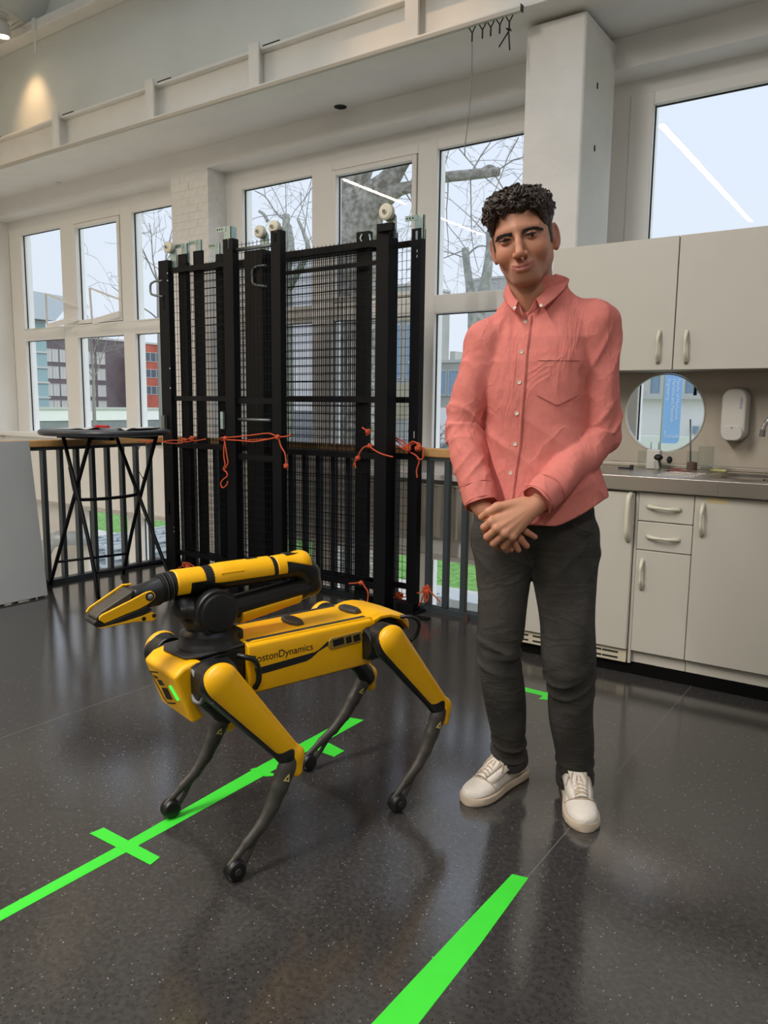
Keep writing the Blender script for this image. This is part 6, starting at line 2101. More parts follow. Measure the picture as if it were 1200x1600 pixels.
def head_base(q):
    m = q.copy()
    m[:, 0] = np.abs(m[:, 0])
    d = s_ell(q, (0, 0.012, 0.040), (0.0745, 0.095, 0.080))
    d = smin(d, s_ell(q, (0, 0.012, -0.012), (0.0715, 0.055, 0.055)), 0.02)
    d = smin(d, s_ell(q, (0, -0.026, -0.022), (0.063, 0.063, 0.084)), 0.03)
    d = smin(d, s_cone(m, (0.046, 0.004, -0.055), (0.021, -0.062, -0.098), 0.023, 0.0185), 0.022)
    d = smin(d, s_ell(q, (0, -0.071, -0.100), (0.029, 0.018, 0.0175)), 0.016)
    d = smin(d, s_ell(m, (0.040, -0.058, -0.034), (0.026, 0.026, 0.026)), 0.022)
    d = smin(d, s_cone(m, (0.0, -0.0825, 0.022), (0.046, -0.066, 0.019), 0.013, 0.012), 0.015)
    # eye sockets
    d = smax(d, -s_ell(m, (EYE_X, -0.1025, -0.001), (0.022, 0.020, 0.013)), 0.012)
    # nose
    d = smin(d, s_chain(q, [(0, -0.086, 0.012), (0, -0.101, -0.016), (0, -0.114, -0.040)], [0.0080, 0.0085, 0.0112], 0.006), 0.009)
    d = smin(d, s_ell(m, (0.0125, -0.100, -0.043), (0.0082, 0.0125, 0.0085)), 0.006)
    # muzzle and lips, slight smile
    d = smin(d, s_ell(q, (0, -0.074, -0.074), (0.034, 0.024, 0.024)), 0.016)
    up = s_chain(m, [(0, -0.0975, -0.0685), (0.012, -0.0955, -0.0685), (0.0305, -0.0825, -0.0640)], [0.0038, 0.0042, 0.0022], 0.003)
    lo = s_chain(m, [(0, -0.0965, -0.0790), (0.012, -0.0945, -0.0775), (0.0300, -0.0825, -0.0655)], [0.0054, 0.0048, 0.0020], 0.003)
    d = smin(d, up, 0.005)
    d = smin(d, lo, 0.005)
    d = smax(d, -s_chain(m, [(0, -0.1025, -0.0735), (0.014, -0.100, -0.0720), (0.034, -0.085, -0.0640)], [0.0016, 0.0016, 0.0013], 0.002), 0.003)
    d = smax(d, -s_cone(m, (0.0365, -0.0855, -0.058), (0.040, -0.078, -0.074), 0.002, 0.0025), 0.007)
    d = smax(d, -s_cone(m, (0.022, -0.0985, -0.042), (0.036, -0.088, -0.062), 0.0015, 0.001), 0.008)
    # eyelids: a ball with a narrow opening
    lid = s_ell(m, (EYE_X, EYE_Y, EYE_Z), (0.0150, 0.0150, 0.0140))
    zz = m[:, 2]-EYE_Z
    xx = (m[:, 0]-EYE_X)/0.0135
    openup = 0.0021*np.sqrt(np.maximum(0, 1-xx*xx))
    opendn = -0.0028*np.sqrt(np.maximum(0, 1-xx*xx))
    slab = np.maximum(zz-openup, opendn-zz)
    slab = np.where(np.abs(xx) > 1, 0.003, slab)
    front = m[:, 1]-EYE_Y
    lid = np.maximum(lid, -np.maximum(slab, front))
    d = smin(d, lid, 0.0025)
    # ears
    e = m.copy()
    e[:, 0] -= 0.0775
    e[:, 1] -= 0.018
    e[:, 2] += 0.008
    a = math.radians(24)
    ex = e[:, 0]*math.cos(a)-e[:, 1]*math.sin(a)
    ey = e[:, 0]*math.sin(a)+e[:, 1]*math.cos(a)
    E_ = np.stack([ex, ey, e[:, 2]], 1)
    ear = s_ell(E_, (0.004, 0.004, 0), (0.0075, 0.0185, 0.0325))
    ear = smax(ear, -s_ell(E_, (0.0105, 0.000, 0.004), (0.0075, 0.011, 0.021)), 0.003)
    ear = smin(ear, s_ell(E_, (-0.004, 0.000, 0.0), (0.010, 0.012, 0.022)), 0.006)
    ear = smin(ear, s_ell(E_, (0.003, -0.002, -0.028), (0.0065, 0.009, 0.010)), 0.004)
    d = smin(d, ear, 0.006)
    return d


NB = np.array((-0.055, 0.030, 1.545), np.float32)


def head_fn(P):
    q = to_head(P)
    d = head_base(q)*HS
    neck_t = from_head((0, 0.022, -0.060))
    nk = s_cone(P, neck_t, NB, 0.066, 0.068)
    nk = smin(nk, s_ell(P, from_head((0, -0.044, -0.105))+np.array((0.012, 0.02, -0.03)), (0.022, 0.02, 0.03)), 0.03)
    d = smin(d, nk, 0.018)
    d = smin(d, s_flat(P, NB+np.array((-0.05, 0.01, -0.05)), NB+np.array((0.06, 0.01, -0.04)), 0.036, 0.036, (0, 1, 0), 0.9), 0.03)
    return d


SK = np.array(lin((190, 134, 106))[:3])
SK_LIP = np.array(lin((160, 90, 84))[:3])
SK_BEARD = np.array(lin((146, 106, 90))[:3])
SK_DARK = np.array(lin((84, 50, 40))[:3])
SK_RED = np.array(lin((192, 120, 94))[:3])
SK_NECK = np.array(lin((174, 120, 94))[:3])


def head_color(V):
    q = to_head(V.astype(np.float32))
    m = np.abs(q[:, 0])
    c = np.tile(SK, (len(V), 1))

    def mixin(w, col):
        w = np.clip(w, 0, 1)[:, None]
        return c*(1-w)+col*w
    c = mixin(np.exp(-((m-0.043)/0.02)**2-((q[:, 2]+0.035)/0.022)**2)*(q[:, 1] < -0.03)*0.55, SK_RED)
    c = mixin(np.exp(-(q[:, 0]/0.014)**2-((q[:, 2]+0.040)/0.018)**2)*(q[:, 1] < -0.09)*0.5, SK_RED)
    beard = np.clip((-0.050-q[:, 2])/0.02, 0, 1)*np.clip((0.03-q[:, 1])/0.03, 0, 1)*np.clip((q[:, 2]+0.14)/0.02, 0, 1)
    c = mixin(beard*0.45, SK_BEARD)
    lip = np.exp(-((q[:, 2]+0.0740-7.5*m*m)/0.0078)**4)*np.clip((0.030-m)/0.004, 0, 1)*(q[:, 1] < -0.078)
    c = mixin(lip*0.9, SK_LIP)
    c = mixin(np.clip((m-0.075)/0.006, 0, 1)*np.clip((0.05-np.abs(q[:, 2]))/0.01, 0, 1)*0.45, SK_LIP)
    c = mixin(np.clip((-0.115-q[:, 2])/0.02, 0, 1), SK_NECK)
    nost = np.exp(-((m-0.0075)/0.0038)**2-((q[:, 2]+0.0535)/0.0028)**2)*(q[:, 1] < -0.09)
    c = mixin(nost*0.35, SK_DARK)
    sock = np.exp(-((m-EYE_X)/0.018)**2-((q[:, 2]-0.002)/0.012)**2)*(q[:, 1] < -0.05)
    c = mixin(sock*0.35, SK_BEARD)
    return c


head_me = sdf_mesh(head_fn, (-0.235, -0.175, 1.50), (0.06, 0.135, 1.88), 0.0026, 'body')

# ---------------------------------------------------------------- hands
HNDS = []
# his left hand lies on top, the right hand is held below it
Wl = np.array([(-0.006, -0.16, 0.991)][0])
Kl = np.array([(-0.139, -0.222, 0.935), (-0.123, -0.23, 0.917), (-0.102, -0.228, 0.904), (-0.081, -0.218, 0.895)])
Pl = np.array([(-0.159, -0.214, 0.917), (-0.149, -0.218, 0.891), (-0.132, -0.216, 0.873), (-0.104, -0.205, 0.863)])
Dl = np.array([(-0.156, -0.187, 0.898), (-0.143, -0.189, 0.873), (-0.125, -0.186, 0.857), (-0.096, -0.18, 0.848)])
Wr = np.array([(-0.175, -0.135, 0.962)][0])
Kr = np.array([(-0.074, -0.178, 0.922), (-0.079, -0.178, 0.906), (-0.087, -0.176, 0.89), (-0.101, -0.174, 0.88)])
Tr = np.array([(-0.02, -0.172, 0.889), (-0.042, -0.176, 0.863), (-0.064, -0.178, 0.851), (-0.084, -0.178, 0.851)])


def left_hand(P):
    d = s_cone(P, Wl+(Wl-Kl[1])*0.55, Wl, 0.029, 0.027)
    for i in range(4):
        c0 = Wl+(Kl[i]-Wl)*0.12+np.array((0.0, -0.006, 0.0))
        d = smin(d, s_cone(P, c0, Kl[i], 0.0185, 0.0112), 0.016)
        d = smin(d, s_ell(P, Kl[i]+np.array((0, -0.003, 0)), (0.0115, 0.0105, 0.0115)), 0.006)
    f = None
    for i in range(4):
        r = (0.0108, 0.0112, 0.0106, 0.0094)[i]
        c = s_chain(P, [Kl[i], Pl[i], Dl[i]], [r*1.03, r*1.0, r*0.86], 0.003)
        f = c if f is None else np.minimum(f, c)
    d = smin(d, f, 0.004)
    th = s_chain(P, [Wl+(Kl[0]-Wl)*0.35+np.array((0, 0.004, 0.012)), np.array([(-0.125, -0.205, 0.973)][0]), np.array([(-0.148, -0.205, 0.959)][0]), np.array([(-0.17, -0.193, 0.942)][0])], [0.020, 0.0135, 0.0118, 0.0088], 0.008)
    d = smin(d, th, 0.010)
    # tendons on the back of the hand
    for i in range(3):
        a = Wl+(Kl[i+1]-Wl)*0.35+np.array((0, -0.019, 0.002))
        b = Wl+(Kl[i+1]-Wl)*0.9+np.array((0, -0.010, 0.001))
        d = smin(d, s_cone(P, a, b, 0.0022, 0.003), 0.006)
    return d


def right_hand(P):
    d = s_cone(P, Wr+np.array((-0.03, 0.03, 0.03)), Wr, 0.029, 0.027)
    for i in range(4):
        c0 = Wr+(Kr[i]-Wr)*0.15
        d = smin(d, s_cone(P, c0, Kr[i], 0.019, 0.0115), 0.014)
    f = None
    for i in range(4):
        r = (0.0092, 0.0104, 0.0100, 0.0092)[i]
        mid = Kr[i]+(Tr[i]-Kr[i])*0.55+np.array((0, -0.004, 0))
        c = s_chain(P, [Kr[i], mid, Tr[i]], [r*1.05, r, r*0.85], 0.003)
        f = c if f is None else np.minimum(f, c)
    d = smin(d, f, 0.003)
    th = s_chain(P, [Wr+(Kr[0]-Wr)*0.3, np.array([(-0.105, -0.15, 0.954)][0]), np.array([(-0.065, -0.15, 0.944)][0])], [0.018, 0.013, 0.011], 0.008)
    return smin(d, th, 0.008)


def hand_fn(P):
    return np.minimum(left_hand(P), right_hand(P))


def hand_color(V):
    P = V.astype(np.float32)
    c = np.tile(np.array(lin((196, 138, 108))[:3]), (len(V), 1))
    red = np.array(lin((176, 106, 88))[:3])
    w = np.zeros(len(V))
    for p in list(Pl)+list(Dl)+list(Tr):
        w = np.maximum(w, np.exp(-(((P-p)**2).sum(1))/(0.014**2)))
    c = c*(1-0.45*w[:, None])+red*0.45*w[:, None]
    rw = (right_hand(P) < left_hand(P))[:, None]*0.25
    return c*(1-rw)+red*rw


hl_, hh_ = chain_bounds([Wl, Wr]+list(Kl)+list(Pl)+list(Dl)+list(Tr), 0.05)
hand_me = sdf_mesh(hand_fn, hl_, hh_, 0.0022, 'hands')

# joints of the figure
SHR, SHL = np.array((-0.178, 0.020, 1.442)), np.array((0.128, 0.022, 1.492))     # his right, his left shoulder
ELR, ELL = np.array((-0.250, -0.005, 1.185)), np.array((0.158, 0.000, 1.165))
CUR, CUL = np.array((-0.180, -0.125, 0.985)), np.array((-0.006, -0.168, 1.004))


def inner_body(P):
    d = s_cone(P, (-0.04, 0.045, 1.44), (-0.03, 0.03, 0.95), 0.07, 0.08)
    for a, b, c, w in ((SHR, ELR, CUR, Wr), (SHL, ELL, CUL, Wl)):
        d = smin(d, s_chain(P, [np.array((-0.04, 0.045, 1.42)), a, b, c, w], [0.05, 0.038, 0.028, 0.022, 0.022], 0.02), 0.02)
    for a, b, c in (((-0.115, 0.03, 0.88), (-0.115, 0.0, 0.50), (-0.075, 0.115, 0.10)), ((0.06, 0.03, 0.88), (0.092, -0.01, 0.47), (0.122, 0.11, 0.09))):
        d = smin(d, s_chain(P, [np.array(v) for v in (a, b, c)], [0.075, 0.045, 0.035], 0.02), 0.02)
    return d


inner_me = sdf_mesh(inner_body, (-0.36, -0.24, 0.04), (0.26, 0.18, 1.58), 0.014, 'inner')


def join_meshes(name, parts):
    """several (mesh, colour function) -> one mesh with a tint attribute"""
    Vs, Fs, Cs, off = [], [], [], 0
    for me, colf in parts:
        v = np.empty(len(me.vertices)*3, np.float32)
        me.vertices.foreach_get('co', v)
        v = v.reshape(-1, 3)
        li = np.empty(len(me.loops), np.int32)
        me.loops.foreach_get('vertex_index', li)
        Vs.append(v)
        Fs.append(li.reshape(-1, 4)+off)
        Cs.append(colf(v))
        off += len(v)
    V, F, Cc = np.concatenate(Vs), np.concatenate(Fs), np.concatenate(Cs)
    me = bpy.data.meshes.new(name)
    me.vertices.add(len(V))
    me.vertices.foreach_set('co', V.ravel())
    me.loops.add(len(F)*4)
    me.loops.foreach_set('vertex_index', F.astype(np.int32).ravel())
    me.polygons.add(len(F))
    me.polygons.foreach_set('loop_start', np.arange(0, len(F)*4, 4, dtype=np.int32))
    me.update(calc_edges=True)
    me.polygons.foreach_set('use_smooth', [True]*len(me.polygons))
    at = me.color_attributes.new('tint', 'FLOAT_COLOR', 'POINT')
    at.data.foreach_set('color', np.concatenate([Cc, np.ones((len(Cc), 1))], 1).astype(np.float32).ravel())
    return me


body_me = join_meshes('body', [(head_me, head_color), (hand_me, hand_color), (inner_me, lambda v: np.tile(SK, (len(v), 1)))])
body_me.materials.append(M['skin'])
BODY = mesh_obj('body', body_me, MAN)

# eyes
for s in (-1, 1):
    c = from_head((s*EYE_X, EYE_Y, EYE_Z))
    ey = MB().sphere(tuple(c), 0.0136*HS, n=20, m=14).build('eye', M['eye_white'], MAN, smooth=True, local=True)
    look = np.array((0.02, -1.0, -0.16))
    look = look/np.linalg.norm(look)
    MB().lathe([(0.0074*HS, 0.0110*HS), (0.0068*HS, 0.0134*HS), (0.003*HS, 0.0145*HS), (0.0005, 0.0147*HS)], tuple(c), tuple(look), 18).build('iris', M['iris'], ey, smooth=True, local=True)
    lash = []
    for k in range(13):
        xx = -1+2*k/12
        zz = 0.0024*math.sqrt(max(0, 1-xx*xx))+0.0003
        px_ = xx*0.0138
        yy = -math.sqrt(max(1e-8, 0.0151**2-px_*px_*1.02-zz*zz))
        lash.append(from_head((s*EYE_X+px_, EYE_Y+yy-0.0002, EYE_Z+zz)))
    MB().tube(lash, [0.0004]+[0.0011]*11+[0.0004], 6).build('eyelash', M['brow'], ey, smooth=True, local=True)
    # eyebrow: thick dark ridge of short hairs
    pts = [(s*0.011, -0.0965, 0.0085), (s*0.022, -0.0970, 0.0108), (s*0.034, -0.0930, 0.0126), (s*0.046, -0.083, 0.0122), (s*0.057, -0.068, 0.0070)]
    br_ = MB()
    rngb = random.Random(31+s)
    base = [Vector(p) for p in pts]
    P_ = smooth_path(base, 10)
    for i in range(210):
        t = rngb.random()
        k = min(int(t*(len(P_)-1)), len(P_)-2)
        p = P_[k].lerp(P_[k+1], rngb.random())
        half = 0.0044*(1-0.5*t)
        p = p+Vector((0, 0.002, rngb.uniform(-half, half)))
        dv = Vector((s*1.0, 0.35*t+0.1, 0.55-0.9*t+rngb.uniform(-0.3, 0.3))).normalized()*rngb.uniform(0.005, 0.008)
        a, b = from_head(p), from_head(p+dv)
        br_.tube([a+HR_ @ np.array((0, -0.0022, 0)), (a+b)/2+HR_ @ np.array((0, -0.0034, 0)), b+HR_ @ np.array((0, -0.0018, 0))], [0.0007, 0.0008, 0.0003], 4, caps=False)
    eb = br_.build('eyebrow', M['brow'], MAN, local=True)
    eb['kind'] = 'stuff'

# hair
def hair_fn(P):
    q = to_head(P)
    m = np.abs(q[:, 0])
    mq = q.copy()
    mq[:, 0] = m
    d = s_ell(q, (0.002, 0.018, 0.050), (0.0795, 0.096, 0.080))
    d = smin(d, s_ell(q, (-0.004, -0.055, 0.090), (0.058, 0.040, 0.032)), 0.03)
    d = smin(d, s_ell(mq, (0.055, -0.018, 0.066), (0.026, 0.058, 0.038)), 0.03)
    d = smin(d, s_ell(mq, (0.0665, -0.004, 0.004), (0.0115, 0.017, 0.044)), 0.012)
    n = (np.sin(q[:, 0]*330+1.3*np.sin(q[:, 2]*240))*np.sin(q[:, 1]*310+1.7*np.sin(q[:, 0]*230))*np.sin(q[:, 2]*320+1.1*np.sin(q[:, 1]*260)))
    n2 = np.sin(q[:, 0]*140+2)*np.sin(q[:, 1]*130)*np.sin(q[:, 2]*150+1)
    top = np.clip((q[:, 2]-0.01)/0.05, 0.25, 1)
    d = d-n*0.0045*top-n2*0.005*top
    # hairline: forehead, temples, sideburns, nape
    line = np.interp(m, (0.0, 0.03, 0.050, 0.0585, 0.066, 0.075, 0.2), (0.063, 0.065, 0.060, 0.042, 0.008, -0.034, -0.034))
    line = line+0.004*np.sin(q[:, 0]*260)
    back = np.interp(q[:, 1], (-0.10, -0.030, -0.012, 0.012, 0.030, 0.05, 0.12), (0.2, 0.2, 0.0, -0.2, -0.2, -0.2, -0.2))
    lim = np.where(q[:, 1] < -0.022, line, np.where(q[:, 1] < 0.010, -0.026, np.where(q[:, 1] < 0.038, 0.028, -0.070)))
    cut = (lim-q[:, 2])
    return smax(d, cut*0.7, 0.006)*HS


hair_o = sdf_obj('hair', hair_fn, (-0.24, -0.20, 1.60), (0.06, 0.16, 1.93), 0.0036, M['hair'], MAN)
rngh = random.Random(12)
cm = MB()
hv = np.empty(len(hair_o.data.vertices)*3, np.float32)
hair_o.data.vertices.foreach_get('co', hv)
hv = hv.reshape(-1, 3)
hn = np.empty(len(hair_o.data.vertices)*3, np.float32)
hair_o.data.vertex_normals.foreach_get('vector', hn)
hn = hn.reshape(-1, 3)
qv = to_head(hv)
cand = np.where((qv[:, 2] > 0.055) & (s_ell(qv, (0.002, 0.018, 0.052), (0.074, 0.090, 0.080)) > 0))[0]
for i in range(560):
    k = cand[rngh.randrange(len(cand))]
    nrm = Vector(hn[k]).normalized()
    u = nrm.orthogonal().normalized()
    w = nrm.cross(u)
    a0 = rngh.uniform(0, 6.28)
    R = rngh.uniform(0.0045, 0.0085)
    c = Vector(hv[k])-nrm*0.002
    dirv = (u*math.cos(a0)+w*math.sin(a0))
    dirw = nrm.cross(dirv)
    pts = []
    for j in range(9):
        t = j/8
        a = t*4.4
        pts.append(c+dirv*(R*math.cos(a))+nrm*(R*math.sin(a)*0.7+0.001)+dirw*(t-0.5)*0.012)
    cm.tube(pts, [0.0018, 0.0024, 0.0026, 0.0026, 0.0026, 0.0025, 0.0022, 0.0018, 0.001], 5, caps=False)
co = cm.build('curls', M['hair'], hair_o, smooth=True, local=True)
co['kind'] = 'stuff'

# ---------------------------------------------------------------- shirt
ZT_ = np.array((0.88, 0.95, 1.02, 1.10, 1.20, 1.30, 1.38, 1.45, 1.50, 1.54))
CX_ = np.array((-0.015, -0.010, -0.012, -0.018, -0.030, -0.038, -0.040, -0.036, -0.032, -0.040))
AX_ = np.array((0.200, 0.197, 0.188, 0.172, 0.160, 0.160, 0.166, 0.164, 0.130, 0.085))
BX_ = np.array((0.140, 0.134, 0.126, 0.119, 0.117, 0.120, 0.119, 0.106, 0.088, 0.070))
CY_ = np.array((0.010, 0.012, 0.014, 0.018, 0.020, 0.022, 0.028, 0.034, 0.040, 0.040))
YAWB = math.radians(-12)


def torso(P, grow=0.0):
    z = P[:, 2]
    cx, ax, bx, cy = (np.interp(z, ZT_, t).astype(np.float32) for t in (CX_, AX_, BX_, CY_))
    x, y = P[:, 0]-cx, P[:, 1]-cy
    c, s = math.cos(YAWB), math.sin(YAWB)
    xr, yr = x*c+y*s, -x*s+y*c
    k = (np.abs(xr/ax)**2.4+np.abs(yr/bx)**2.4)**(1/2.4)
    return (k-1)*np.minimum(ax, bx)*0.9-grow, xr, yr


def arm_info(P, pts):
    """distance along the arm (0..n) and the segment vectors"""
    best, tt = None, None
    for i in range(len(pts)-1):
        t, q = _seg(P, pts[i], pts[i+1])
        d = np.sqrt((q*q).sum(-1))
        if best is None:
            best, tt = d, t
        else:
            m = d < best
            best, tt = np.where(m, d, best), np.where(m, i+t, tt)
    return best, tt


ARMS = ((SHR, ELR, CUR), (SHL, ELL, CUL))


def sleeve(P, A, ph):
    sh, el, cu = A
    d0, t = arm_info(P, A)
    r = np.interp(t, (0, 0.25, 0.6, 1.0, 1.4, 1.8, 1.93, 2.0), (0.070, 0.066, 0.060, 0.057, 0.054, 0.049, 0.047, 0.044))
    d = d0-r
    # folds: rings of cloth gathered at the elbow and above the cuff
    wa = wob(P, 4.2)
    wb = wob(P[:, [1, 2, 0]], 5.5)
    sg = 1 if ph else -1
    m1 = np.exp(-((t-1.02)/0.30)**2)
    m2 = np.exp(-((t-1.66)/0.20)**2)
    m3 = np.exp(-((t-0.22)/0.20)**2)
    sk = (P[:, 0]*30+P[:, 1]*24)*sg
    gate = np.clip(0.55+0.75*wb, 0, 1)
    f = m1*0.0050*crease(t*26+sk*1.9+wa*2.6+ph)*gate
    f = f+m1*0.0034*crease(t*30-sk*2.3+wb*2.4)*np.clip(0.6-0.7*wa, 0, 1)
    f = f+m2*0.0036*crease(t*30-sk*2.2+wa*2.4+ph*2)*np.clip(0.6-0.6*wb, 0, 1)
    f = f+m3*0.0032*crease(t*14+sk*2.6+wa*1.6)
    f = f+0.0034*np.sin(t*5+sk*1.8+wa*2.0+2)
    return d-f


def crease(x):
    """rounded ridge with a sharp valley, -1..1"""
    return 2.0*(1.0-np.abs(np.sin(x*0.5)))**1.6-0.6


def torso_folds(P, xr):
    z = P[:, 2]
    wv = wob(P, 2.6)
    wu = wob(P[:, [2, 0, 1]], 3.4)
    left = np.clip((-0.02-xr)/0.06, 0, 1)
    right = 1-left
    low = np.clip((1.30-z)/0.25, 0, 1)
    g1 = np.clip(0.5+0.9*wu, 0, 1)
    f = left*0.0050*crease(xr*76+z*14+wv*2.8)*(0.15+0.85*low)*g1
    f = f+right*0.0046*crease(xr*46-z*44+wu*3.0)*(0.2+0.8*low)*np.clip(0.5-0.9*wv, 0, 1)
    f = f+0.0042*crease(z*40+xr*44+wv*3.4+wu)*low*np.clip((z-0.93)/0.08, 0, 1)*np.clip(0.3+0.8*wv, 0, 1)
    f = f+0.0036*np.sin(xr*26+z*15+wv*2)*(0.4+0.6*low)
    rx, rz = P[:, 0]+0.115, z-1.535
    f = f+0.0030*np.sin(np.arctan2(rz, rx)*11+wu)*np.exp(-(np.sqrt(rx*rx+rz*rz)/0.15)**2)*np.clip((np.sqrt(rx*rx+rz*rz)-0.025)/0.05, 0, 1)
    rx, rz = P[:, 0]-0.07, z-1.40
    f = f+0.0030*np.sin(rz*60+rx*70+wv*2)*np.exp(-((rx/0.05)**2+(rz/0.09)**2))
    return f


def shirt_fn(P):
    d, xr, yr = torso(P)
    # shoulders
    nb = np.array((-0.050, 0.035, 1.505))
    d = smin(d, s_cone(P, (-0.108, 0.035, 1.518), SHR+np.array((0.008, 0, -0.003)), 0.042, 0.060), 0.03)
    d = smin(d, s_cone(P, (0.010, 0.038, 1.548), SHL+np.array((-0.008, 0, -0.004)), 0.042, 0.064), 0.03)
    d = smin(d, s_cone(P, (-0.110, 0.035, 1.515), (0.010, 0.038, 1.540), 0.045, 0.045), 0.03)
    d = d-torso_folds(P, xr)
    z = P[:, 2]
    # flare of the shirt tail
    # hem: deeper in the middle, short at the side seams
    hem = 0.915+0.075*np.clip((np.abs(xr)-0.075)/0.12, 0, 1)**1.3
    d = smax(d, (hem-z)*0.8, 0.004)
    for i, A in enumerate(ARMS):
        s = sleeve(P, A, i*1.7)
        ax = (A[2]-A[1])/np.linalg.norm(A[2]-A[1])
        s = smax(s, (P-A[2].astype(np.float32))@ax.astype(np.float32)-0.004, 0.002)
        d = smin(d, s, np.clip(0.004+(P[:, 2]-1.33)*0.12, 0.004, 0.016))
    # neck opening
    nk = s_cone(P, from_head((0, 0.018, -0.075)), NB+np.array((0.004, 0.004, 0.035)), 0.069, 0.060)
    d = smax(d, -nk, 0.006)
    v = s_cone(P, np.array((-0.064, -0.045, 1.575)), np.array((-0.070, -0.058, 1.546)), 0.018, 0.003)
    return smax(d, -v, 0.006)


SHIRT = sdf_obj('shirt', shirt_fn, (-0.345, -0.215, 0.885), (0.245, 0.195, 1.62), 0.0044, M['shirt'], MAN)


def on_front(x, z, off=0.0):
    """front surface of the shirt above (x, z)"""
    ys = np.linspace(-0.24, 0.05, 300, dtype=np.float32)
    P = np.stack([np.full_like(ys, x), ys, np.full_like(ys, z)], 1)
    d = torso_only(P)
    k = np.argmax(d < 0)
    y = ys[k]
    return (x, float(y)-off, z)


def torso_only(P):
    d, xr, yr = torso(P)
    d = smin(d, s_cone(P, (-0.108, 0.035, 1.518), SHR+np.array((0.008, 0, -0.003)), 0.042, 0.060), 0.03)
    d = smin(d, s_cone(P, (0.010, 0.038, 1.548), SHL+np.array((-0.008, 0, -0.004)), 0.042, 0.064), 0.03)
    d = smin(d, s_cone(P, (-0.110, 0.035, 1.515), (0.010, 0.038, 1.540), 0.045, 0.045), 0.03)
    return d-torso_folds(P, xr)


def patch(name, grid, m, parent, th=0.002):
    """cloth patch from a grid of points, with thickness"""
    r, c = len(grid), len(grid[0])
    vs = [p for row in grid for p in row]+[(p[0], p[1]+th, p[2]) for row in grid for p in row]
    n = r*c
    fs = []
    for i in range(r-1):
        for j in range(c-1):
            a = i*c+j
            fs.append((a, a+1, a+c+1, a+c))
            fs.append((n+a, n+a+c, n+a+c+1, n+a+1))
    for i in range(r-1):
        a = i*c
        fs.append((a, a+c, n+a+c, n+a))
        a = i*c+c-1
        fs.append((a, n+a, n+a+c, a+c))
    for j in range(c-1):
        fs.append((j, n+j, n+j+1, j+1))
        a = (r-1)*c+j
        fs.append((a, a+1, n+a+1, n+a))
    o = MB().add(vs, fs).build(name, M[m], parent, local=True)
    bm = bmesh.new()
    bm.from_mesh(o.data)
    bmesh.ops.recalc_face_normals(bm, faces=bm.faces)
    bm.to_mesh(o.data)
    bm.free()
    o.data.polygons.foreach_set('use_smooth', [True]*len(o.data.polygons))
    try:
        o.data.set_sharp_from_angle(angle=0.8)
    except Exception:
        pass
    return o


PLZ = np.array((1.515, 1.494, 1.406, 1.320, 1.232, 1.144, 1.061, 0.985, 0.922))
PLX = np.array((-0.070, -0.071, -0.078, -0.081, -0.085, -0.087, -0.097, -0.103, -0.106))
grid = []
for z in np.linspace(1.512, 0.924, 60):
    xc = float(np.interp(z, PLZ[::-1], PLX[::-1]))
    grid.append([on_front(xc+dx, z, 0.0042) for dx in (-0.0175, -0.009, 0, 0.009, 0.0175)])
pk_ = patch('placket', grid, 'shirt', SHIRT, 0.006)
for e in (0, 4):
    MB().tube([(r[e][0]+(0.003 if e == 0 else -0.003), r[e][1]-0.0004, r[e][2]) for r in grid], 0.0008, 4).build('placket_seam', M['seam'], pk_, local=True)
for k, (x, z) in enumerate(((-0.071, 1.494), (-0.078, 1.406), (-0.081, 1.32), (-0.085, 1.232), (-0.087, 1.144), (-0.097, 1.061))):
    p = on_front(x, z, 0.0046)
    b = MB().lathe([(0.0001, 0.001), (0.0030, 0.0012), (0.0038, 0.002), (0.0054, 0.0022), (0.0058, 0.001), (0.0056, 0), (0.0001, 0)], p, (-0.2, -1, 0.05), 16).build('button', M['button'], SHIRT, smooth='auto', local=True)
    for q in (-0.0012, 0.0012):
        MB().lathe([(0.0001, 0.0016), (0.0006, 0.0016), (0.0006, 0.0008)], (p[0]+q, p[1], p[2]+q), (-0.2, -1, 0.05), 6).build('button_eye', M['button_hole'], b, local=True)
# chest pocket with a top hem
grid, hemg = [], []
for i, v in enumerate(np.linspace(0, 1, 14)):
    row = []
    for u in np.linspace(0, 1, 12):
        x0, x1 = -0.031, 0.084
        z0 = 1.285-0.030*(1-abs(2*u-1))
        z = 1.404+(z0-1.404)*v
        row.append(on_front(x0+(x1-x0)*u, z, 0.0044))
    grid.append(row)
patch('chest_pocket', grid, 'shirt', SHIRT, 0.0035)
grid = [[on_front(-0.032+0.117*u, z, 0.0060) for u in np.linspace(0, 1, 12)] for z in np.linspace(1.405, 1.381, 4)]
patch('pocket_hem', grid, 'shirt', SHIRT, 0.003)
# white label at the foot of the placket
patch('side_label', [[on_front(-0.113+0.006*u, z, 0.008) for u in (0, 1)] for z in (0.968, 0.935)], 'button', SHIRT, 0.001)

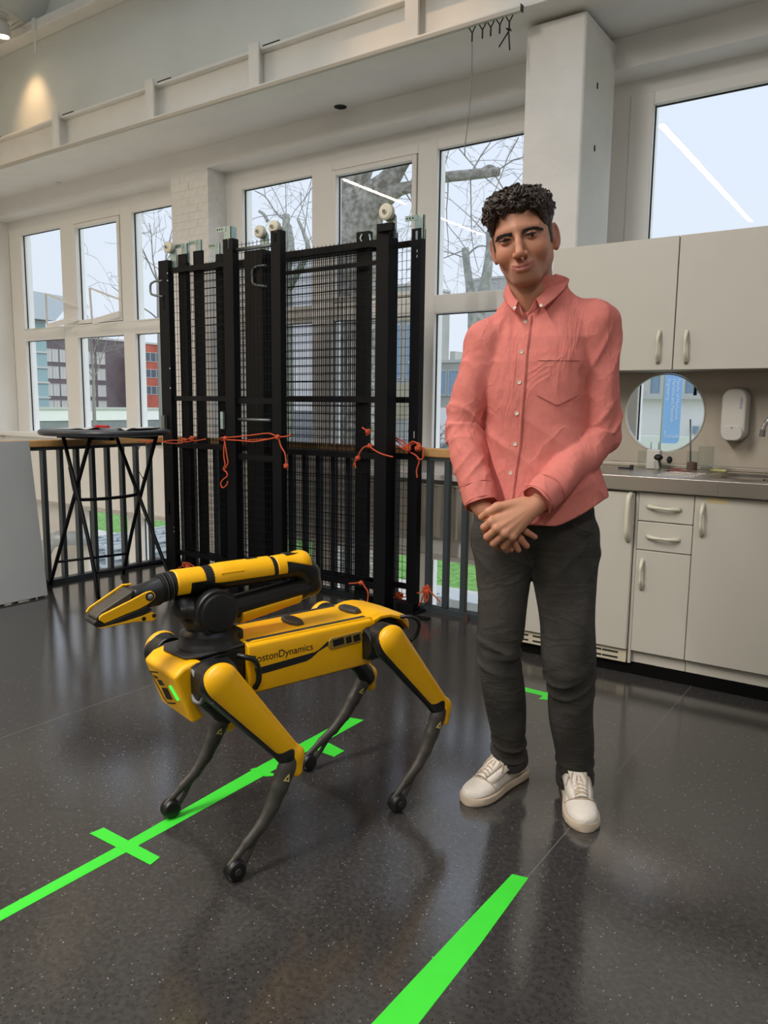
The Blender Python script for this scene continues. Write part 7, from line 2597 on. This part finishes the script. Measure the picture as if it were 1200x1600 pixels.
# collar: stand, fold and leaf, two points with small buttons
UE = [(-0.052, 0.100, 1.628)]
FOLD_R = [(0.008, 0.03, 1.637), (0.005, 0, 1.625), (-0.017, -0.03, 1.587), (-0.043, -0.052, 1.556)]
LEAF_R = [(0.044, 0.05, 1.625), (0.04, 0, 1.597), (0.011, -0.045, 1.558), (-0.029, -0.074, 1.521)]
FOLD_L = [(-0.122, 0.03, 1.618), (-0.122, -0.005, 1.598), (-0.107, -0.034, 1.568), (-0.093, -0.052, 1.55)]
LEAF_L = [(-0.137, 0.05, 1.58), (-0.132, 0, 1.559), (-0.118, -0.045, 1.537), (-0.098, -0.072, 1.515)]
fold = smooth_path(FOLD_L[::-1]+[(-0.085, 0.088, 1.622), (-0.050, 0.100, 1.632), (-0.010, 0.090, 1.640)]+FOLD_R, 6)
leaf = smooth_path(LEAF_L[::-1]+[(-0.105, 0.105, 1.578), (-0.050, 0.124, 1.588), (0.010, 0.112, 1.600)]+LEAF_R, 6)
vb = [(-0.073, -0.06, 1.502)][0]
stand = smooth_path([vb]+[(-0.099, -0.05, 1.521), (-0.107, -0.02, 1.541), (-0.103, 0.02, 1.554)]+[(-0.085, 0.080, 1.575), (-0.050, 0.088, 1.580), (-0.015, 0.080, 1.586)]+[(-0.008, 0.02, 1.578), (-0.018, -0.02, 1.554), (-0.042, -0.048, 1.526)]+[vb], 6)
nn = len(fold)
stand = [Vector(stand[0]).lerp(stand[0], 0) if i == 0 else Vector(stand[min(int(i*(len(stand)-1)/(nn-1)+0.5), len(stand)-1)]) for i in range(nn)]
cen = Vector((-0.052, 0.030, 1.57))
vs, fs = [], []
for i in range(nn):
    f_, l_, s_ = Vector(fold[i]), Vector(leaf[i]), Vector(stand[i])
    out = Vector((f_.x-cen.x, f_.y-cen.y, 0)).normalized()
    vs += [tuple(s_), tuple(s_.lerp(f_, 0.6)), tuple(f_+Vector((0, 0, 0.001))), tuple(f_+out*0.004+Vector((0, 0, -0.002))), tuple(f_.lerp(l_, 0.5)+out*0.006), tuple(l_+out*0.003)]
fs = [(i*6+j, i*6+j+1, (i+1)*6+j+1, (i+1)*6+j) for i in range(nn-1) for j in range(5)]
col_ = MB().add(vs, fs).build('collar', M['shirt'], SHIRT, smooth=True, local=True)
sm = col_.modifiers.new('thickness', 'SOLIDIFY')
sm.thickness = 0.0028
sm.offset = 0
q = col_.modifiers.new('subdivision', 'SUBSURF')
q.levels = 1
q.render_levels = 1
for p in ([(-0.029, -0.08, 1.534)][0], [(-0.102, -0.078, 1.529)][0]):
    MB().lathe([(0.0001, 0.0015), (0.003, 0.0015), (0.0045, 0.0024), (0.005, 0.0012), (0.005, 0)], p, (-0.1, -1, 0.3), 14).build('collar_button', M['button'], SHIRT, smooth='auto', local=True)
# cuffs
for i, A in enumerate(ARMS):
    ax = (A[2]-A[1])/np.linalg.norm(A[2]-A[1])
    c0 = A[2]-ax*0.040
    cf = MB().lathe([(0.0480, 0.0), (0.0515, 0.0015), (0.0508, 0.012), (0.0500, 0.034), (0.0482, 0.058), (0.0466, 0.0600), (0.0448, 0.058), (0.0455, 0.030), (0.046, 0.0)], tuple(c0), tuple(ax), 32)
    rr0 = cf.v
    cf.v = [tuple(np.array(v)+np.array((0, 0.0, 0.0))+0.0016*np.array((math.sin(v[2]*160), math.sin(v[0]*140), math.sin(v[1]*150)))) for v in cf.v]
    cfo = cf.build('cuff', M['shirt'], SHIRT, smooth='auto', local=True)
    for hh, rr_c in ((0.0, 0.0492), (0.006, 0.0516), (0.054, 0.0492)):
        MB().lathe([(rr_c-0.001, -0.0009), (rr_c+0.0006, 0), (rr_c-0.001, 0.0009)], tuple(c0+ax*hh), tuple(ax), 32).build('cuff_seam', M['seam'], cfo, local=True)

# ---------------------------------------------------------------- trousers
AKR, AKL = np.array([(-0.076, 0.115, 0.1)][0]), np.array([(0.134, 0.105, 0.061)][0])
HPR, HPL = np.array((-0.110, 0.030, 0.855)), np.array((0.062, 0.030, 0.865))
KNR, KNL = np.array((-0.116, 0.000, 0.500)), np.array((0.096, -0.010, 0.470))
LEGS = ((HPR, KNR, AKR), (HPL, KNL, AKL))


def leg_cloth(P, A, i):
    d0, t = arm_info(P, A)
    if i == 0:
        r = np.interp(t, (0, 0.35, 0.7, 1.0, 1.3, 1.6, 1.85, 2.0), (0.106, 0.088, 0.072, 0.066, 0.066, 0.062, 0.056, 0.055))
    else:
        r = np.interp(t, (0, 0.35, 0.7, 1.0, 1.15, 1.45, 1.85, 2.0), (0.108, 0.096, 0.084, 0.078, 0.074, 0.068, 0.059, 0.058))
    d = d0-r
    ang = wob(P, 4.0)*1.4
    gt = np.clip(0.5+0.8*wob(P[:, [2, 0, 1]], 5.0), 0, 1)
    sk = P[:, 0]*(34 if i else -34)+P[:, 1]*22
    f = 0.0052*np.exp(-((t-(1.12 if i else 1.02))/0.13)**2)*crease(t*40+sk+ang*1.8)*(0.3+0.7*gt)
    f = f+0.0060*np.exp(-((t-1.93)/0.13)**2)*crease(t*52+sk*1.1+ang*1.8)*(0.35+0.65*gt)
    f = f+0.0030*np.exp(-((t-0.15)/0.22)**2)*crease(t*22+sk*1.3+ang)
    f = f+0.0034*np.sin(t*7+sk*0.9+ang*1.5)
    return d-f, t


def trouser_fn(P):
    d = s_ell(P, (-0.030, 0.035, 0.930), (0.182, 0.128, 0.135))
    for i, A in enumerate(LEGS):
        l, t = leg_cloth(P, A, i)
        ax = (A[2]-A[1])/np.linalg.norm(A[2]-A[1])
        l = smax(l, (P-A[2].astype(np.float32))@ax.astype(np.float32)-0.022, 0.004)
        d = smin(d, l, 0.014) if i == 0 else smin(d, l, 0.010)
    d = smax(d, P[:, 2]-1.0, 0.005)
    # crease in the hip and fly
    d = smax(d, -s_cone(P, (-0.060, -0.118, 0.82), (-0.150, -0.085, 0.875), 0.003, 0.002), 0.012)
    d = smax(d, -s_cone(P, (0.000, -0.118, 0.815), (0.120, -0.085, 0.86), 0.003, 0.002), 0.012)
    return d


TR = sdf_obj('trousers', trouser_fn, (-0.25, -0.13, 0.03), (0.23, 0.20, 1.01), 0.0058, M['denim'], MAN)
# hems, seams and pocket edge
for i, A in enumerate(LEGS):
    ax = (A[2]-A[1])/np.linalg.norm(A[2]-A[1])
    r0 = 0.0555 if i == 0 else 0.0585
    MB().lathe([(r0-0.004, -0.004), (r0+0.002, -0.004), (r0+0.0035, 0.006), (r0+0.0025, 0.022), (r0-0.003, 0.0235), (r0-0.004, 0.02)], tuple(A[2]), tuple(ax), 30).build('trouser_hem', M['denim'], TR, smooth='auto', local=True)
pk = [(0.085, -0.092, 0.918), (0.105, -0.086, 0.905), (0.130, -0.070, 0.895), (0.148, -0.045, 0.892)]
MB().tube(smooth_path(pk, 4), 0.0022, 6).build('pocket_seam', M['denim'], TR, smooth=True, local=True)

# ---------------------------------------------------------------- shoes
def shoe(heel, toe, w, lab):
    heel, toe = Vector((heel[0], heel[1], 0)), Vector((toe[0], toe[1], 0))
    L = (toe-heel).length
    u = (toe-heel).normalized()
    v = Vector((-u.y, u.x, 0))

    def at(a, b, c):
        p = heel+u*(a*L)+v*b
        return (p.x, p.y, c)
    ts = (0.0, 0.015, 0.05, 0.12, 0.22, 0.35, 0.5, 0.62, 0.74, 0.84, 0.92, 0.97, 0.99, 1.0)
    hw = (0.30, 0.46, 0.58, 0.66, 0.68, 0.69, 0.78, 0.92, 1.0, 0.96, 0.80, 0.55, 0.34, 0.12)
    sh = tag(empty('shoe'), None)
    sh.parent = MAN
    sh['label'] = lab

    def outline(g, z):
        left = [at(t, (w/2*k+g), z) for t, k in zip(ts, hw)]
        right = [at(t, -(w/2*k+g), z) for t, k in zip(ts, hw)]
        return left+right[::-1]
    sm_ = MB().loft([outline(-0.004, 0.001), outline(0.000, 0.005), outline(0.0015, 0.014), outline(0.0, 0.025), outline(-0.003, 0.028)], flip=True)
    so = sm_.build('sole', M['sole'], sh, smooth='auto', local=True)
    # foxing line
    # upper
    top = np.interp
    hs = (0.080, 0.088, 0.092, 0.092, 0.094, 0.098, 0.090, 0.078, 0.066, 0.061, 0.056, 0.050, 0.044, 0.036)
    rings = []
    for t, k, h in zip(ts, hw, hs):
        ring = []
        W = w/2*k-0.003
        for j in range(17):
            a = math.pi*j/16
            cx = math.cos(a)
            sz = math.sin(a)
            prof = abs(sz)**0.75
            mid = 1.0
            if t < 0.45:
                cx = math.copysign(abs(cx)**0.8, cx)
            ring.append(at(t, W*cx*(1-0.12*prof*(1 if t < 0.6 else 0.4)), 0.024+(h-0.024)*prof*mid))
        rings.append(ring)
    up_ = MB()
    up_.loft(rings, caps=True, flip=True)
    uo = up_.build('upper', M['leather'], sh, smooth=True, local=True)
    sd_ = uo.modifiers.new('subdivision', 'SUBSURF')
    sd_.levels = 1
    sd_.render_levels = 2

    def topz(t):
        return float(np.interp(t, ts, hs))
    # collar of the shoe, tongue, eyelet stays, laces
    cl_ = [at(t, b, z) for t, b, z in ((0.10, 0, 0.100), (0.12, 0.026, 0.094), (0.22, 0.036, 0.086), (0.34, 0.034, 0.092), (0.42, 0.028, 0.104))]
    cr_ = [at(t, -b, z) for t, b, z in ((0.12, 0.026, 0.094), (0.22, 0.036, 0.086), (0.34, 0.034, 0.092), (0.42, 0.028, 0.104))]
    MB().tube(smooth_path(cr_[::-1]+cl_[0:1]+cl_[1:], 4), 0.0075, 8).build('ankle_collar', M['leather'], sh, smooth=True, local=True)
    tg = []
    for t, b, z in ((0.36, 0.027, 0.132), (0.375, 0.030, 0.126), (0.43, 0.029, 0.112), (0.52, 0.026, 0.0985), (0.62, 0.022, 0.0855), (0.75, 0.016, 0.0705)):
        tg.append([at(t, b, z-0.004), at(t, b*0.5, z), at(t, 0, z+0.001), at(t, -b*0.5, z), at(t, -b, z-0.004)])
    vs = [p for r in tg for p in r]
    fs = [(i*5+j, (i+1)*5+j, (i+1)*5+j+1, i*5+j+1) for i in range(5) for j in range(4)]
    to = MB().add(vs, fs).build('tongue', M['leather'], sh, smooth=True, local=True)
    q = to.modifiers.new('thickness', 'SOLIDIFY')
    q.thickness = 0.006
    for sgn in (1, -1):
        g = []
        for t, b0, b1 in ((0.42, 0.021, 0.044), (0.50, 0.019, 0.044), (0.62, 0.016, 0.043), (0.745, 0.011, 0.036)):
            z = topz(t)
            g.append([at(t, sgn*b0, z+0.0055), at(t, sgn*(b0+b1)/2, z+0.002), at(t, sgn*b1, z-0.013)])
        vs = [p for r in g for p in r]
        fs = [(i*3+j, (i+1)*3+j, (i+1)*3+j+1, i*3+j+1) for i in range(3) for j in range(2)]
        if sgn < 0:
            fs = [f[::-1] for f in fs]
        st_ = MB().add(vs, fs).build('eyelet_stay', M['leather'], sh, smooth=True, local=True)
        q = st_.modifiers.new('thickness', 'SOLIDIFY')
        q.thickness = 0.003
    for i in range(6):
        t = 0.47+i*0.046
        z = topz(t)+0.0085
        MB().tube([at(t, 0.020, z-0.003), at(t+0.012, 0.007, z+0.002), at(t+0.028, -0.007, z+0.002), at(t+0.036, -0.019, z-0.004)], 0.0026, 6).build('lace', M['lace'], sh, smooth=True, local=True)
        MB().tube([at(t, -0.020, z-0.003), at(t+0.012, -0.007, z+0.004), at(t+0.028, 0.007, z+0.003), at(t+0.036, 0.019, z-0.004)], 0.0026, 6).build('lace', M['lace'], sh, smooth=True, local=True)
    for sgn in (1, -1):
        z0 = topz(0.46)+0.012
        MB().tube(smooth_path([at(0.45, 0, z0), at(0.50, sgn*0.016, z0+0.003), at(0.58, sgn*0.022, z0-0.012), at(0.63, sgn*0.014, z0-0.018), at(0.56, sgn*0.006, z0-0.004), at(0.46, 0, z0+0.001)], 4), 0.0027, 6).build('lace_bow', M['lace'], sh, smooth=True, local=True)
        MB().tube(smooth_path([at(0.45, 0, z0+0.002), at(0.50, sgn*0.026, z0-0.002), at(0.57, sgn*0.038, z0-0.028)], 4), 0.0026, 6).build('lace_end', M['lace'], sh, smooth=True, local=True)
    MB().tube(smooth_path([at(0.70, 0.0475, 0.040), at(0.735, 0.036, 0.058), at(0.755, 0.016, 0.0665), at(0.76, 0.0, topz(0.76)+0.0012), at(0.755, -0.016, 0.0665), at(0.735, -0.036, 0.058), at(0.70, -0.0475, 0.040)], 5), 0.0017, 6).build('toe_seam', M['lace'], sh, smooth=True, local=True)
    return sh, at, u, v


s1, at1, u1, v1 = shoe((-0.030, 0.205), (-0.205, -0.055), 0.108, 'white trainer pointing left toward the robot')
s2, at2, u2, v2 = shoe((0.118, 0.195), (0.160, -0.135), 0.108, 'white trainer pointing to the front')
for at_, u_, v_, sh_o in ((at1, u1, v1, s1), (at2, u2, v2, s2)):
    o = text_obj('LACOSTE', 0.011, M['rb_dark'], sh_o, Matrix.Identity(4), align='CENTER', extrude=0.0003)
    p = Vector(at_(0.40, 0, 0.1225))
    nrm = (u_*0.55+Vector((0, 0, 1))).normalized()
    xax = v_
    yax = nrm.cross(xax)
    if yax.z < 0:
        xax, yax = -xax, -yax
    p = p+nrm*0.0035
    o.matrix_local = Matrix(((xax.x, yax.x, nrm.x, p.x), (xax.y, yax.y, nrm.y, p.y), (xax.z, yax.z, nrm.z, p.z), (0, 0, 0, 1)))
for A in LEGS:
    MB().tube([tuple(A[2]+np.array((0, 0.0, 0.02))), (A[2][0], A[2][1]+0.005, 0.06)], 0.044, 16).build('sock', M['sock'], MAN, smooth=True, local=True)
